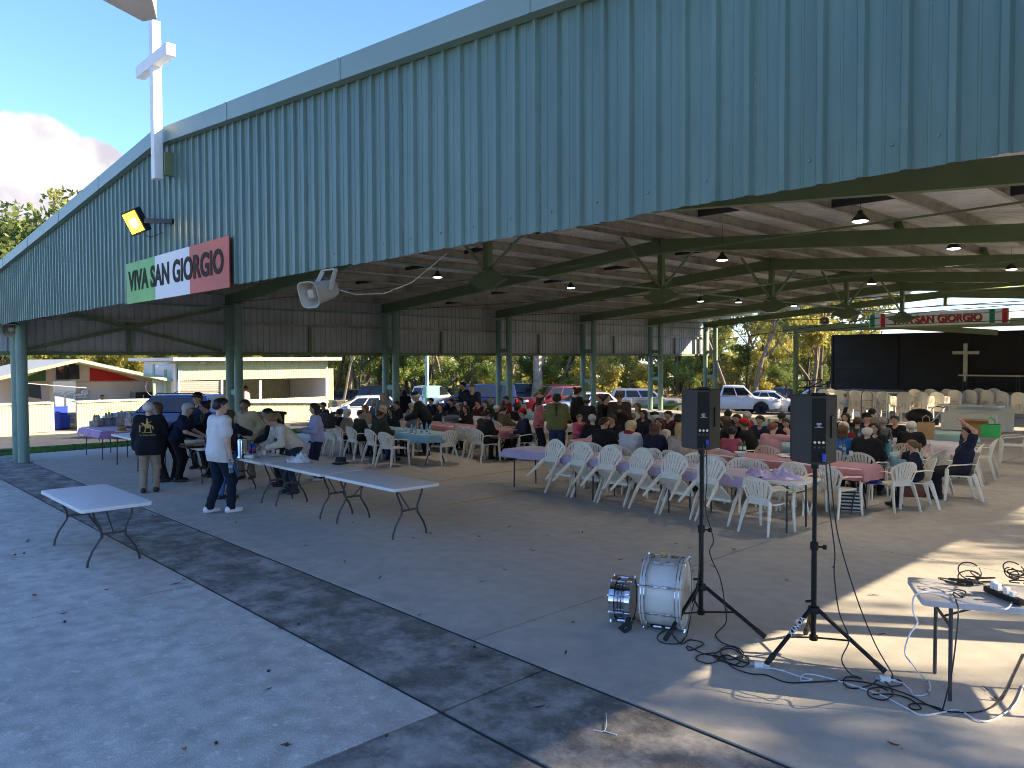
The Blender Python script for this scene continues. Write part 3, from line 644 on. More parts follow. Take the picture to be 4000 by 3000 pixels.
# ================================================================== kiosk
XS = -37.6; zs = zg(XS, 14)
ksk = thing('yellow_kiosk', 'cream corrugated kiosk with serving hatch and flat roof', 'building', (XS - 2, GX(545, 900, XS).y, zs))
aL, aR = GX(384, 900, XS), GX(708, 900, XS); zt_ = GX(545, 780, XS).z
MB().box((XS - 2.4, (aL.y + aR.y) / 2, zt_ + .10), (6.4, aR.y - aL.y + .9, .16)).build('roof', M_rf, ksk, world=True)
ribbed('upper_wall', M_cream, ksk, XS, 391, 708, 780, 822, .10, .025); part('corner_trim', M_pgreen, ksk, XS + .04, [(385, 779), (393, 779), (393, 823), (385, 823)], .04)
ribbed('lower_wall', M_cream, ksk, XS, 384, 708, 869, 925, .10, .025, zs)
part('counter_top', M_white, ksk, XS + .25, [(384, 866), (710, 866), (710, 870.5), (384, 870.5)], .9)
rd = part('roller_door', mat('roller_beige', (.40, .35, .27), .5), ksk, XS - .1, [(386, 823), (478, 823), (478, 870), (386, 870)], .04)
for q in range(11): part('slat', mat('roller_beige', (.4, .35, .27)), rd, XS - .07, [(387, 824 + q * 4.1), (477, 824 + q * 4.1), (477, 826.4 + q * 4.1), (387, 826.4 + q * 4.1)], .03)
for vx in (387, 480, 563, 706): part('post', M_white, ksk, XS + .05, [(vx - 2, 822), (vx + 2, 822), (vx + 2, 870), (vx - 2, 870)], .1)
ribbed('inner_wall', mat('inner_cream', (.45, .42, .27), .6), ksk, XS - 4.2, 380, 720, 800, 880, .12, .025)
for y in (aL.y, aR.y): MB().box((XS - 2.3, y, (zs + zt_) / 2), (4.4, .08, zt_ - zs)).build('end_wall', M_wallp, ksk, world=True)
part('floodlight', M_white, ksk, XS + .12, [(433, 781), (444, 781), (444, 786), (433, 786)], .08)
mb = MB(); bar(mb, GX(338, 792, XS), GX(391, 780, XS), .3, .06); mb.build('side_awning', M_white, ksk, world=True)
# power pole with teal box
M_teal = mat('teal_box', (.19, .47, .38), .5, var=.05)
pg = Gs(923, 905); pp = thing('power_pole', 'pale teal service pole with teal meter box in front of the white ute', 'pole', pg)
MB().tube([(0, 0, 0), (0, 0, 7)], .11, 10).build('pole', mat('pole_teal', (.25, .36, .38), .6), pp)
k_ = (pg - Vector((0, 0, CAMH))).length / 3000 * KV
b0 = GX(917, 834, pg.x + .3); b1 = GX(945, 858, pg.x + .3)
MB().box((.32, (b0.y + b1.y) / 2 - pg.y, (b0.z + b1.z) / 2 - pg.z), (.35, b1.y - b0.y, b0.z - b1.z)).build('meter_box', M_teal, pp)
MB().box((.505, (b0.y + b1.y) / 2 - pg.y, (b0.z + b1.z) / 2 - pg.z), (.012, (b1.y - b0.y) * .9, (b0.z - b1.z) * .9)).build('box_door', M_teal, pp)
MB().tube([(.3, .12 * math.cos(a), .55 + .3 * math.sin(a)) for a in [i * .35 for i in range(36)]], .02, 5).build('coiled_hose', M_white, pp)
# bins by the kiosk
for i, (vx, vy, c, l) in enumerate(((722, 903, (.13, .17, .12), 'grey-green wheelie bin beside the kiosk corner'), (742, 903, (.36, .30, .27), 'beige wheelie bin behind the white hatchback'))):
    p = Gs(vx, vy); t = thing('wheelie_bin', l, 'bin', p, .3 * i, 'wheelie bins'); m = mat('bin%d' % i, c, .6)
    MB().box((0, 0, .5), (.5, .5, .95), taper=1.15).build('body', m, t); MB().box((0, 0, 1.02), (.64, .64, .07)).build('lid', m, t)
    for s in (-1, 1): MB().lathe([(.1, -.02), (.1, .02)], 12, (s * .27, -.25, .1), (0, R(90), 0)).build('wheel', M_blk, t)
# ================================================================== cars
M_tyre = mat('tyre', (.018, .018, .018), .85); M_rim = mat('alloy', (.45, .45, .47), .3, .85, var=.05)
M_cglass = mat('car_glass', (.012, .014, .016), .05, var=0, spec=.55)
M_lamp = mat('lamp_lens', (.75, .78, .8), .08, var=0, spec=.9); M_tail = mat('tail_lamp', (.45, .01, .01), .15, var=0); M_grille = mat('grille_black', (.012, .012, .013), .35, var=.1)
M_plate = mat('number_plate', (.75, .75, .7), .5, var=0)
wh = MB(); wh.lathe([(.20, -.10), (.31, -.11), (.345, -.07), (.345, .07), (.31, .11), (.20, .10)], 24, rot=(R(90), 0, 0)); TYRE = wh.mesh('tyre', M_tyre, True)
wh = MB(); wh.lathe([(.21, -.085), (.205, .03), (.06, .05), (.05, .075)], 20, rot=(R(90), 0, 0))
for k in range(5):
    a = k * 2 * math.pi / 5; wh.box((.12 * math.cos(a), -.085, .12 * math.sin(a)), (.2, .03, .05), (0, -a, 0))
wh.lathe([(.05, .07), (.05, .1)], 10, rot=(R(90), 0, 0)); RIM = wh.mesh('rim', M_rim, True)
def car(label, cat, pos, head, L, W, H, hood, belt, wb, hoodx, rx0, rx1, tailx, tailh, paint, clear=.24, wr=.345, pill=(.36, .66), roofrack=False, bed=False, metal=.4, rim=None, dark=False):
    a = math.atan2(head[1], head[0])
    t = thing('parked_car', label, cat, (pos.x, pos.y, zg(pos.x, pos.y)), a, 'cars parked around the shed')
    pm = mat('paint_%.2f_%.2f_%.2f' % paint, paint, .28, metal, var=.03, coat=.7 if max(paint) > .3 else .25)
    ra = wr + .07; xw = (wb / 2 + .02, -wb / 2 + .02); cow = belt
    prof = [(-L / 2, tailh * .72), (-L / 2 + .10, tailh - .03), (tailx, tailh), (tailx + .02, belt), (hoodx, cow), (hoodx + .25, cow - .04 + .3 * (hood - cow)), (L / 2 - .45, hood), (L / 2 - .1, hood - .13), (L / 2, hood - .33)]
    px = [p[0] for p in prof]; pz = [p[1] for p in prof]
    xs = set(np.linspace(-L / 2, L / 2, 26)) | set(px)
    for q in xw: xs |= {q + ra * math.cos(b) for b in np.linspace(0, math.pi, 11)} | {q + ra + .004, q - ra - .004}
    xs = sorted(x for x in xs if -L / 2 <= x <= L / 2)
    xs = [x for i, x in enumerate(xs) if i == 0 or x - xs[i - 1] > .003]
    V = []; F = []
    for x in xs:
        top = np.interp(x, px, pz); e = abs(x) / (L / 2); hw = W / 2 * (1 - .16 * max(0, (e - .72) / .28) ** 2.2)
        lo = clear + (.10 * max(0, (e - .88) / .12))
        for q in xw:
            if abs(x - q) <= ra: lo = max(lo, wr + math.sqrt(max(0, ra * ra - (x - q) ** 2)))
        lo = min(lo, top - .12); h = top - lo
        row = [(.93, lo), (.985, lo + h * .22), (1., lo + h * .5), (.985, lo + h * .74), (.95, top - .045), (.87, top), (0, top + .025)]
        V += [(x, f * hw, z) for f, z in row] + [(x, -f * hw, z) for f, z in row[-2::-1]]
    nr = 13
    for i in range(len(xs) - 1):
        for j in range(nr - 1): F.append((i * nr + j, i * nr + j + 1, (i + 1) * nr + j + 1, (i + 1) * nr + j))
    F += [tuple(range(nr))[::-1], tuple(range((len(xs) - 1) * nr, len(xs) * nr))]
    body = MB().add(V, F).build('body', pm, t, smooth=True, angle=35)
    MB().box((0, 0, clear + .12), (L * .93, W * .82, .3)).build('underbody', M_grille, t)
    yb, yr = W / 2 * .945, W / 2 * .76
    A, B, C_, D_ = (hoodx, yb, belt), (tailx, yb, belt), (rx1, yr, H - .03), (rx0, yr, H - .03)
    g = MB(); mir = lambda p: (p[0], -p[1], p[2])
    mid = [((rx0 * (1 - k) + rx1 * k), yr, H - .03 + .03 * math.sin(math.pi * k)) for k in (0, .33, .67, 1)]
    V = [A] + mid + [B]; n = len(V); VV = V + [mir(p) for p in V] + [(p[0], 0, p[2] + (.035 if 0 < i < n - 1 else 0)) for i, p in enumerate(V)]
    FF = [tuple(range(n)), tuple(range(n, 2 * n))[::-1]]
    for i in range(n - 1): FF += [(i + 1, i, 2 * n + i, 2 * n + i + 1), (n + i, n + i + 1, 2 * n + i + 1, 2 * n + i)]
    g.add(VV, FF); cab = g.build('cabin', pm, t, smooth=True, angle=30, bevel=.035)
    Av, Bv, Cv, Dv = map(Vector, (A, B, C_, D_))
    bil = lambda u, v: (Av * (1 - u) + Bv * u) * (1 - v) + (Dv * (1 - u) + Cv * u) * v
    us = [.05] + list(pill) + [.95]
    for s in (1, -1):
        nrm = (Bv - Av).cross(Dv - Av).normalized(); nrm = nrm if nrm.y > 0 else -nrm
        for i in range(len(us) - 1):
            u0, u1 = us[i] + .015, us[i + 1] - .015
            q = [bil(u0, .08), bil(u1, .08), bil(u1, .87), bil(u0, .87)]; P_ = [p + nrm * .010 for p in q] + [p - nrm * .02 for p in q]
            if s < 0: P_ = [Vector(mir(p)) for p in P_]
            MB().add(P_, [(0, 1, 2, 3), (4, 7, 6, 5), (0, 4, 5, 1), (1, 5, 6, 2), (2, 6, 7, 3), (3, 7, 4, 0)]).build('side_window', M_cglass, cab)
        for i in range(len(us) - 2):
            p = bil(us[i + 1], .0); MB().box((p.x, s * W / 2 * .99, (belt + clear) / 2 + .05), (.008, .03, (belt - clear) * .8)).build('door_seam', M_grille, body)
            MB().box((p.x + .16, s * W / 2 * .992, belt - .13), (.2, .035, .03)).build('door_handle', pm, body)
        MB().rbox((hoodx - .35 if hoodx - .35 < rx0 + .6 else rx0 + .5, s * (W / 2 + .07), belt + .06), (.14, .2, .13), .04).build('mirror', pm, t, smooth=True)
        hl = MB().rbox((L / 2 - .17, s * W * .355, hood - .17), (.32, W * .22, .13), .08, (0, R(12), s * R(-24))).build('headlight', M_lamp, t, smooth=True)
        MB().rbox((-L / 2 + .06, s * W * .39, tailh - .22), (.14, W * .17, .28), .04).build('tail_light', M_tail, t, smooth=True)
        for q in xw:
            w = obj('wheel', TYRE, t, (q, s * (W / 2 - .12), wr)); w.scale = (wr / .345,) * 3
            if s < 0: w.rotation_euler = (0, 0, math.pi)
            r_ = obj('rim', RIM, w, (0, 0, 0)); r_.rotation_euler = (0, 0, math.pi)
    for (xa, xb, v0, v1, nm, y0, y1, z0, z1) in ((hoodx, rx0, .08, .9, 'windscreen', yb, yr, belt, H - .03), (tailx, rx1, .12, .85, 'rear_window', yb, yr, belt, H - .03)):
        P_ = []; sg = 1 if nm[0] == 'w' else -1; up_ = Vector((z1 - z0, 0, abs(xa - xb) + .01)).normalized(); up_.x *= sg
        for vv in (v0, v1):
            x = xa + (xb - xa) * vv; yy = (y0 + (y1 - y0) * vv) * .9; z = z0 + (z1 - z0) * vv
            P_ += [(Vector((x, k * yy, z + .035 * (1 - k * k) * vv)) + up_ * .014) for k in (-1, -.5, 0, .5, 1)]
        MB().add(P_, [(i, i + 1, i + 6, i + 5) for i in range(4)]).build(nm, M_cglass, cab, smooth=True)
    MB().rbox((L / 2 - .03, 0, hood - .27), (.10, W * .5, .2), .03).build('grille', M_grille, t); MB().rbox((L / 2 - .02, 0, clear + .16), (.12, W * .66, .15), .03).build('bumper_intake', M_grille, t)
    MB().box((L / 2 + .035, 0, clear + .27), (.02, .36, .11)).build('number_plate', M_plate, t)
    if roofrack:
        for s in (-1, 1): MB().tube([(rx0 - .1, s * yr * .92, H + .0), (rx0 - .2, s * yr * .92, H + .06), (rx1 + .2, s * yr * .92, H + .06), (rx1 + .1, s * yr * .92, H)], .02, 6).build('roof_rail', M_grille, t)
    if bed:
        MB().box(((tailx - L / 2) / 2 - .02, 0, tailh + .004), ((tailx + L / 2) - .22, W * .72, .01)).build('tray', M_grille, t)
    return t
SUV = dict(L=4.75, W=1.88, H=1.78, hood=1.06, belt=1.12, wb=2.78, hoodx=.95, rx0=.30, rx1=-1.95, tailx=-2.22, tailh=1.1, wr=.37, clear=.27)
HAT = dict(L=4.35, W=1.77, H=1.47, hood=.86, belt=.94, wb=2.62, hoodx=1.0, rx0=.15, rx1=-1.45, tailx=-2.0, tailh=.98, wr=.32, clear=.2)
SED = dict(L=4.7, W=1.8, H=1.46, hood=.88, belt=.94, wb=2.72, hoodx=.95, rx0=.15, rx1=-1.0, tailx=-1.75, tailh=1.0, wr=.33, clear=.2)
PIK = dict(L=5.3, W=1.84, H=1.80, hood=1.10, belt=1.14, wb=3.0, hoodx=1.15, rx0=.5, rx1=-.75, tailx=-.95, tailh=1.12, wr=.39, clear=.36, pill=(.5,), bed=True)
VAN = dict(L=4.95, W=1.92, H=1.92, hood=1.02, belt=1.12, wb=3.0, hoodx=1.6, rx0=.75, rx1=-2.3, tailx=-2.42, tailh=1.1, wr=.34, clear=.22, pill=(.3, .62))
im_r = Vector((rt.x, rt.y)); im_a = Vector((fw.x, fw.y)).normalized()
def hd(r_, a_): return tuple((im_r * r_ + im_a * a_).normalized())
car('dark blue four-wheel-drive with roof rails parked in front of the kitchen pavilion', 'car', Gs(368, 946), hd(-1, .12), paint=(.014, .03, .10), roofrack=True, **SUV)
car('white hatchback with its nose to the kiosk corner', 'car', Gs(778, 917), hd(-1, -.28), paint=(.72, .74, .76), metal=.1, **HAT)
car('dark sedan parked far behind the white hatchback', 'car', Gs(760, 884), hd(.9, -.5), paint=(.015, .025, .07), **SED)
car('dark brown off-roader behind the second pair of green columns', 'car', Gs(845, 889), hd(.95, -.35), paint=(.035, .028, .03), **SUV)
car('white tray-back ute behind the teal meter box', 'ute', Gs(928, 891), hd(.85, -.5), paint=(.74, .73, .69), metal=.0, **PIK)
car('dark blue people-mover van with sloping bonnet', 'van', Gs(1030, 895), hd(-1, -.22), paint=(.012, .022, .07), **VAN)
car('dark red off-roader with roof bars to the right of the van', 'car', Gs(1192, 893), hd(-.9, -.42), paint=(.11, .008, .014), roofrack=True, **SUV)
car('silver-white hatchback right in front of the dark red off-roader', 'car', Gs(1256, 901), hd(-1, -.3), paint=(.55, .60, .66), **HAT)
car('pale silver off-roader behind the third column pair', 'car', Gs(1290, 876), hd(.95, -.3), paint=(.62, .62, .60), roofrack=True, **SUV)
car('silver crossover facing right behind the fourth column pair', 'car', Gs(1396, 897), hd(1, -.12), paint=(.50, .47, .44), metal=.6, pill=(.40, .70), **{k: v for k, v in {**SUV, 'H': 1.64}.items() if k != 'pill'})
car('white double-cab pickup between the two loudspeakers', 'pickup', Gs(1588, 894), hd(1, -.28), paint=(.80, .78, .74), metal=0., **PIK)
car('white sedan half hidden behind the white pickup', 'car', Gs(1668, 894), hd(.95, -.4), paint=(.70, .70, .68), metal=.1, **SED)
car('dark blue car behind the white sedan, left of the stage post', 'car', Gs(1698, 878), hd(1, -.1), paint=(.03, .06, .18), **HAT)
car('dark blue car behind the black stair rail of the stage', 'car', Gs(1782, 880), hd(1, -.1), paint=(.02, .03, .09), **SED)
car('small dark car far behind the white ute', 'car', Gs(966, 874), hd(1, -.2), paint=(.02, .03, .06), **HAT)
car('dark pickup far behind the van, nose to the right', 'pickup', Gs(1133, 877), hd(1, -.25), paint=(.03, .04, .09), **PIK)
# ================================================================== chairs
M_pl = mat('white_resin', (.80, .75, .65), .38, var=.05, vs=8, spec=.5)
def back_pt(u, z):
    s = (z - .43)
    return Vector((u, -.195 - .26 * s - .16 * s * s + 1.5 * u * u * (.35 + s), z))
def strip(mb, L_, Rr, th=.012):
    n = len(L_); o_ = Vector((0, -th, .002)); V = []
    for a, b in zip(L_, Rr): V += [a, b, b + o_, a + o_]
    F = []
    for i in range(n - 1):
        k = 4 * i
        for j in range(4): F.append((k + j, k + (j + 1) % 4, k + 4 + (j + 1) % 4, k + 4 + j))
    F += [(3, 2, 1, 0), (4 * n - 4, 4 * n - 3, 4 * n - 2, 4 * n - 1)]
    mb.add(V, F)
def wout(z): return .165 + (.25 - .165) * min(1, (z - .43) / .23) if z < .66 else .25 * math.sqrt(max(0, 1 - ((z - .66) / .17) ** 2))
def back_mesh():
    mb = MB(); arch = []
    for i in range(19):
        a = math.pi * i / 18; arch.append((.25 * math.cos(a), .66 + .17 * math.sin(a)))
    inn = [(.215 * math.cos(math.pi * i / 18), .66 + .125 * math.sin(math.pi * i / 18)) for i in range(19)]
    strip(mb, [back_pt(*p) for p in arch], [back_pt(*p) for p in inn])
    zs_ = [.43 + .23 * k / 5 for k in range(6)]
    for s in (1, -1):
        strip(mb, [back_pt(s * wout(z), z) for z in zs_], [back_pt(s * (wout(z) - .035), z) for z in zs_])
    strip(mb, [back_pt(-.15 + .05 * k, .43) for k in range(7)], [back_pt((-.15 + .05 * k), .515) for k in range(7)])
    for k in range(-3, 4):
        def edge(d):
            r_ = []
            for j in range(5):
                t = j / 4; u0 = (k + d) * .0395; u1 = (k + d) * .058; u = u0 + (u1 - u0) * t
                zt1 = .66 + .13 * math.sqrt(max(0, 1 - (min(.214, abs(u1)) / .216) ** 2)); r_.append(back_pt(u, .51 + (zt1 - .51) * t))
            return r_
        strip(mb, edge(-.34), edge(.34))
    return mb.mesh('backrest', M_pl, True, 50)
def seat_mesh():
    mb = MB()
    for k in range(-3, 4): mb.box((k * .052, .0, .425 - .0008 * (9 - k * k)), (.045, .30, .014))
    mb.rbox((0, .2, .424), (.44, .10, .018), .03).rbox((0, -.175, .424), (.38, .06, .018), .02)
    for s in (1, -1): mb.rbox((s * .205, .01, .428), (.05, .34, .022), .02)
    mb.box((0, .246, .405), (.42, .012, .05))
    return mb.mesh('seat', M_pl, True, 35)
def arm_mesh(s):
    mb = MB(); b = back_pt(s * .243, .66)
    mb.tube([b + Vector((0, -.005, -.02)), (s * .272, -.13, .655), (s * .292, 0, .640), (s * .298, .12, .632), (s * .292, .215, .622), (s * .284, .25, .585), (s * .28, .258, .52)], [.03, .032, .034, .036, .036, .034, .032], 8, flat=.35)
    return mb.mesh('armrest', M_pl, True, 60)
def leg_mesh(s, f):
    mb = MB()
    if f: mb.tube([(s * .280, .257, .56), (s * .268, .255, .42), (s * .276, .268, .2), (s * .284, .285, .0)], [.034, .04, .031, .023], 6, flat=.55)
    else: mb.tube([(s * .175, -.185, .47), (s * .195, -.21, .40), (s * .225, -.27, .2), (s * .245, -.325, .0)], [.04, .042, .031, .022], 6, flat=.55)
    return mb.mesh('leg', M_pl, True, 60)
CH = [('seat', seat_mesh()), ('backrest', back_mesh()), ('armrest', arm_mesh(1)), ('armrest', arm_mesh(-1))] + [('leg', leg_mesh(s, f)) for s in (1, -1) for f in (1, 0)]
def chair(x, y, rz, label, group='white plastic armchairs around the tables', z=0., rot=None):
    t = thing('plastic_chair', label, 'chair', (x, y, z), rot if rot else rz, group)
    for n, m in CH: obj(n, m, t)
    return t
# one-mesh chair for the stacks
sb = MB()
for n, m in CH: sb.add([v.co for v in m.vertices], [tuple(p.vertices) for p in m.polygons])
STK = sb.mesh('plastic_chair', M_pl, True, 50)
# ================================================================== folding tables
M_top = mat('table_plastic', (.72, .70, .68), .45, var=.03, bump=.05, bs=300); M_leg = mat('table_leg', (.05, .05, .055), .4, .3, var=.1)
def table(label, x, y, L, Wd, rz=0., wish=True, group='white folding tables', h=.74, topm=None):
    t = thing('folding_table', label, 'table', (x, y, 0), rz, group)
    MB().rbox((0, 0, h - .022), (L, Wd, .044), .05, n=4).build('tabletop', topm or M_top, t, bevel=.006)
    for s in (-1, 1):
        xe = s * (L / 2 - .2)
        for w in (-1, 1):
            if wish: pts = [(xe, w * Wd * .28, h - .045), (xe, w * Wd * .26, h - .14), (xe, w * Wd * .17, h - .30), (xe, w * Wd * .17, h - .40), (xe, w * Wd * .30, .18), (xe, w * Wd * .36, .06), (xe, w * Wd * .365, .0)]
            else: pts = [(xe, w * Wd * .38, h - .045), (xe, w * Wd * .40, 0)]
            MB().tube(pts, .0145, 8).build('leg', M_leg, t, smooth=True)
        if wish: MB().box((xe, 0, h - .36), (.02, Wd * .34, .03)).build('cross_bar', M_leg, t)
        else: MB().tube([(xe, -Wd * .38, h - .2), (xe, Wd * .38, h - .2)], .012, 6).build('cross_bar', M_leg, t)
        MB().tube([(xe, 0, h - .36 if wish else h - .2), (xe - s * .38, 0, h - .05)], .009, 6).build('folding_brace', M_leg, t)
    return t
def cloth(label, x, y, L, Wd, col, rz=0., drop=.22, seed=1, h=.745, name='tablecloth', alpha=1.):
    m = mat('cloth_%.2f_%.2f_%.2f' % col, col, .75, var=.06, vs=5, sheen=.2)
    nx, ny = max(8, int(L / .07)), 14; r_ = random.Random(seed); V = []; F = []
    ph = [r_.uniform(0, 6) for _ in range(6)]
    for i in range(nx + 1):
        for j in range(ny + 1):
            u = (i / nx - .5) * (L + 2 * drop); w = (j / ny - .5) * (Wd + 2 * drop)
            ox = max(0, abs(u) - L / 2); oy = max(0, abs(w) - Wd / 2); d = max(ox, oy) if min(ox, oy) == 0 else math.hypot(ox, oy) * .95
            k = d / drop; px = max(-L / 2, min(L / 2, u)); py = max(-Wd / 2, min(Wd / 2, w))
            fold = .025 * k * math.sin(9 * (u + w) + ph[0]) + .012 * k * math.sin(23 * (u - w) + ph[1])
            sx_ = math.copysign(1, u) if ox else 0; sy_ = math.copysign(1, w) if oy else 0
            V.append((px + sx_ * (.012 + .04 * k + fold), py + sy_ * (.012 + .04 * k + fold), h + .004 - d * (.96 + .06 * math.sin(5 * u + ph[2])) + (.003 * math.sin(14 * u + ph[3]) if d == 0 else 0)))
    for i in range(nx):
        for j in range(ny): a = i * (ny + 1) + j; F.append((a, a + ny + 1, a + ny + 2, a + 1))
    o = MB().add(V, F).build(name, m, loc=(x, y, 0), rz=rz, smooth=True, angle=70); return tag(o, label, 'tablecloth', 'tablecloths')
table('small white folding table standing alone at the front left on the apron', -11.0, 2.93, 1.95, .82)
table('white folding table at the near right end of the serving row, black hat on it', -9.57, 6.4, 1.88, .80)
table('white folding table with a crumpled white cloth in the serving row', -11.52, 6.38, 1.88, .80)
table('white folding table with drinks and cups in the serving row', -13.46, 6.34, 1.88, .80)
table('white buffet table with the frying pan between the queueing people', -16.3, 6.42, 1.88, .80)
table('white buffet table with a plate of fritters behind the white-haired man', -19.1, 6.1, 1.88, .76, wish=False)
table('folding table under the lilac cloth with the gift baskets', -21.9, 6.15, 1.8, .75, wish=False)
cloth('mauve cloth on the gift basket table', -21.9, 6.15, 1.82, .76, (.50, .25, .48), drop=.2, seed=3)
LIL = (.46, .38, .55); PNK = (.42, .17, .185); BLU = (.20, .40, .50); TEA = (.30, .50, .50); WLI = (.60, .54, .58)
ROWS = [] 
def row(nm, x0, x1, y, col, seed, cl, wish=True):
    n = max(1, round((x1 - x0) / 1.86)); L = (x1 - x0) / n
    for i in range(n): table('folding table %s, %s from the right end' % (nm, nth[n - 1 - i]), x0 + L * (i + .5), y, L - .01, .76, 0, wish, 'covered dining tables')
    if col: cloth(cl, (x0 + x1) / 2, y, x1 - x0, .77, col, seed=seed)
row('under the long lilac plastic cloth', -11.05, -5.0, 10.68, None, 1, '', False)
cloth('long lilac plastic cloth on the empty front dining table', -8.45, 10.68, 5.2, .77, LIL, seed=2, drop=.16)
row('under the long pink cloth in the middle', -11.2, -4.95, 12.75, PNK, 4, 'long dusty pink cloth on the dining table behind the lilac one')
row('under the light blue cloth on the right', -11.2, -5.05, 14.95, BLU, 5, 'light blue cloth on the dining table by the stretching man')
row('under the pale lilac cloth at the right back', -11.2, -4.9, 17.4, WLI, 6, 'pale lilac cloth on the dining table with the shopping bags')
row('under the pale teal cloth far back', -11.2, -5.5, 19.9, TEA, 7, 'pale teal cloth on the far dining table')
row('under the blue cloth on the left', -18.2, -14.35, 11.3, BLU, 8, 'sky blue cloth with hanging corner on the left dining table')
row('under the pink cloth on the left', -18.4, -13.9, 13.15, PNK, 9, 'pink cloth on the left dining table with the wine bottle')
row('under the white cloth on the left, far back', -18.6, -13.9, 15.3, WLI, 10, 'whitish cloth on the left dining table further back')
row('under the teal cloth beside the last left columns', -18, -13.2, 17.8, TEA, 11, 'teal cloth on the far left dining table')
# tipped chairs
a_, b_ = G(1217, 1066), G(1552, 1127)
for i in range(6):
    p = a_.lerp(b_, i / 5); tilt = R(-37); py = .285
    Rm = Euler((tilt, 0, 0)).to_matrix(); piv = Vector((0, py, 0)); off = piv - Rm @ piv
    rzz = R(random.uniform(-4, 4)); M_ = Euler((0, 0, rzz)).to_matrix() @ Rm
    chair(p.x + off.x, p.y - py + off.y - .22, 0, 'white plastic armchair tipped against the lilac table, %s from the left' % nth[i], 'chairs tipped against the lilac table', off.z, M_.to_euler())
def face(dx, dy): return math.atan2(dy, dx) - math.pi / 2
for vx, vy, dx, dy, l in ((1655, 1148, .1, 1, 'white plastic armchair at the right end of the tipped row'), (1805, 1112, .15, 1, 'white plastic armchair with its back to us behind the right loudspeaker pole'), (1930, 1100, -.85, .5, 'white plastic armchair in the right aisle turned to the left'),
        (2005, 1065, -.9, .35, 'white plastic armchair with a spotted jacket over its back'), (2083, 1045, -.95, -.2, 'nearer of the two white armchairs nested behind the stretching man'), (2115, 1030, -.95, -.1, 'farther of the two white armchairs nested behind the stretching man'), (2190, 1000, -1, -.3, 'white plastic armchair at the right edge in the sunlight'),
        (848, 1006, -.2, 1, 'white plastic armchair at the near corner of the sky blue table'), (957, 1001, -1, .1, 'white plastic armchair at the right end of the sky blue table'), (1010, 985, .1, 1, 'empty white armchair in front of the pink left table'), (1032, 990, .2, 1, 'second empty white armchair in front of the pink left table')):
    p = G(vx, vy); chair(p.x, p.y, face(dx, dy), l)
# far-side chairs along the lilac table and near side of the pink one
for i in range(6): chair(-10.4 + i * .92, 11.5, math.pi, 'white plastic armchair on the far side of the lilac table, %s from the left' % nth[i])
for i, x in enumerate((-7.2, -6.5, -5.8)): chair(x, 12.05, R(random.uniform(-8, 8)), 'empty white armchair before the pink cloth between the loudspeakers, %s from the left' % nth[i])
# ================================================================== stage
M_bk = mat('backdrop_black', (.022, .021, .021), .7, var=.3, vs=1.); M_cw = mat('cream_white', (.84, .79, .67), .5, var=.04)
M_fr = mat('fascia_red', (.55, .015, .02), .5, var=.05); M_fg = mat('fascia_green', (.01, .25, .10), .5, var=.05); M_olive = mat('stage_green', (.22, .27, .12), .5, var=.08)
YS = 38.2; YB = 42.5; ZST = -.1
stg = thing('stage', 'roofed open stage with black backdrop at the far right', 'stage', (-10, YS + 2, ZST))
L0 = GY(1797, 730, YB); 
MB().box(((L0.x + 1.2 + 3) / 2, (YS + YB) / 2 + .3, .38), (3 - L0.x - 1.2, YB - YS + 1, .92)).build('platform', mat('stage_front', (.50, .47, .40), .7, var=.1), stg, world=True)
gd = GY(1927, 900, YS - .05); MB().box((gd.x, YS - .24, .40), (.9, .04, .76)).build('green_door', M_fg, stg, world=True)
bd = MB().box(((L0.x + 3) / 2, YB + .05, 2.3), (3 - L0.x, .06, 3.0)); bd = bd.build('backdrop', M_bk, stg, world=True)
xx = L0.x
for c in range(5):
    for r_ in range(5): MB().box((xx + 1.75 + c * 3.5, YB, .98 + .6 * r_), (3.44, .05, .57)).build('backdrop_panel', M_bk, bd, world=True)
    MB().box((xx + c * 3.5 + (.05 if c == 0 else 0), YB - .05, 2.3), (.09, .06, 2.9)).build('backdrop_post', M_bk, bd, world=True)
fz = GY(1780, 708, YS - .8).z; lx = GY(1692, 710, YS - .8).x
MB().box(((lx + 3) / 2, YS - .8, fz), (3 - lx, .22, .30)).build('front_beam', M_olive, stg, world=True)
MB().box(((lx + 3) / 2, YS + 1.9, fz + .12), (3 - lx, 5.2, .05)).build('canopy_roof', M_zinc, stg, world=True)
for k in range(5): MB().box(((lx + 3) / 2, YS - .2 + k, fz + .03), (3 - lx, .07, .1)).build('canopy_purlin', M_olive, stg, world=True)
for vx in (2085,):
    c = GY(vx, 700, YS); mb = MB(); bar(mb, (c.x - 2.5, YS - .6, fz - .05), (c.x + .6, YS + 2.5, fz - .35), .2, .25); mb.build('canopy_beam', M_olive, stg, world=True)
cx_ = GY(1719, 780, YS - .8).x; MB().tube([(cx_, YS - .8, -.3), (cx_, YS - .8, fz)], .13, 14).build('stage_post', M_olive, stg, world=True)
# handrail
hr = thing('stair_rail', 'black metal stair rail to the left of the stage', 'railing', (cx_ + .3, YS, 0)); yh = YS - .3
for pts in ([(1722, 850), (1722, 823), (1776, 820), (1776, 850)], [(1722, 838), (1776, 834)], [(1748, 850), (1748, 822)], [(1776, 832), (1800, 824)], [(1722, 852), (1776, 822)]):
    MB().tube([GY(a, b, yh) for a, b in pts], .035, 6).build('rail', M_blk, hr, world=True)
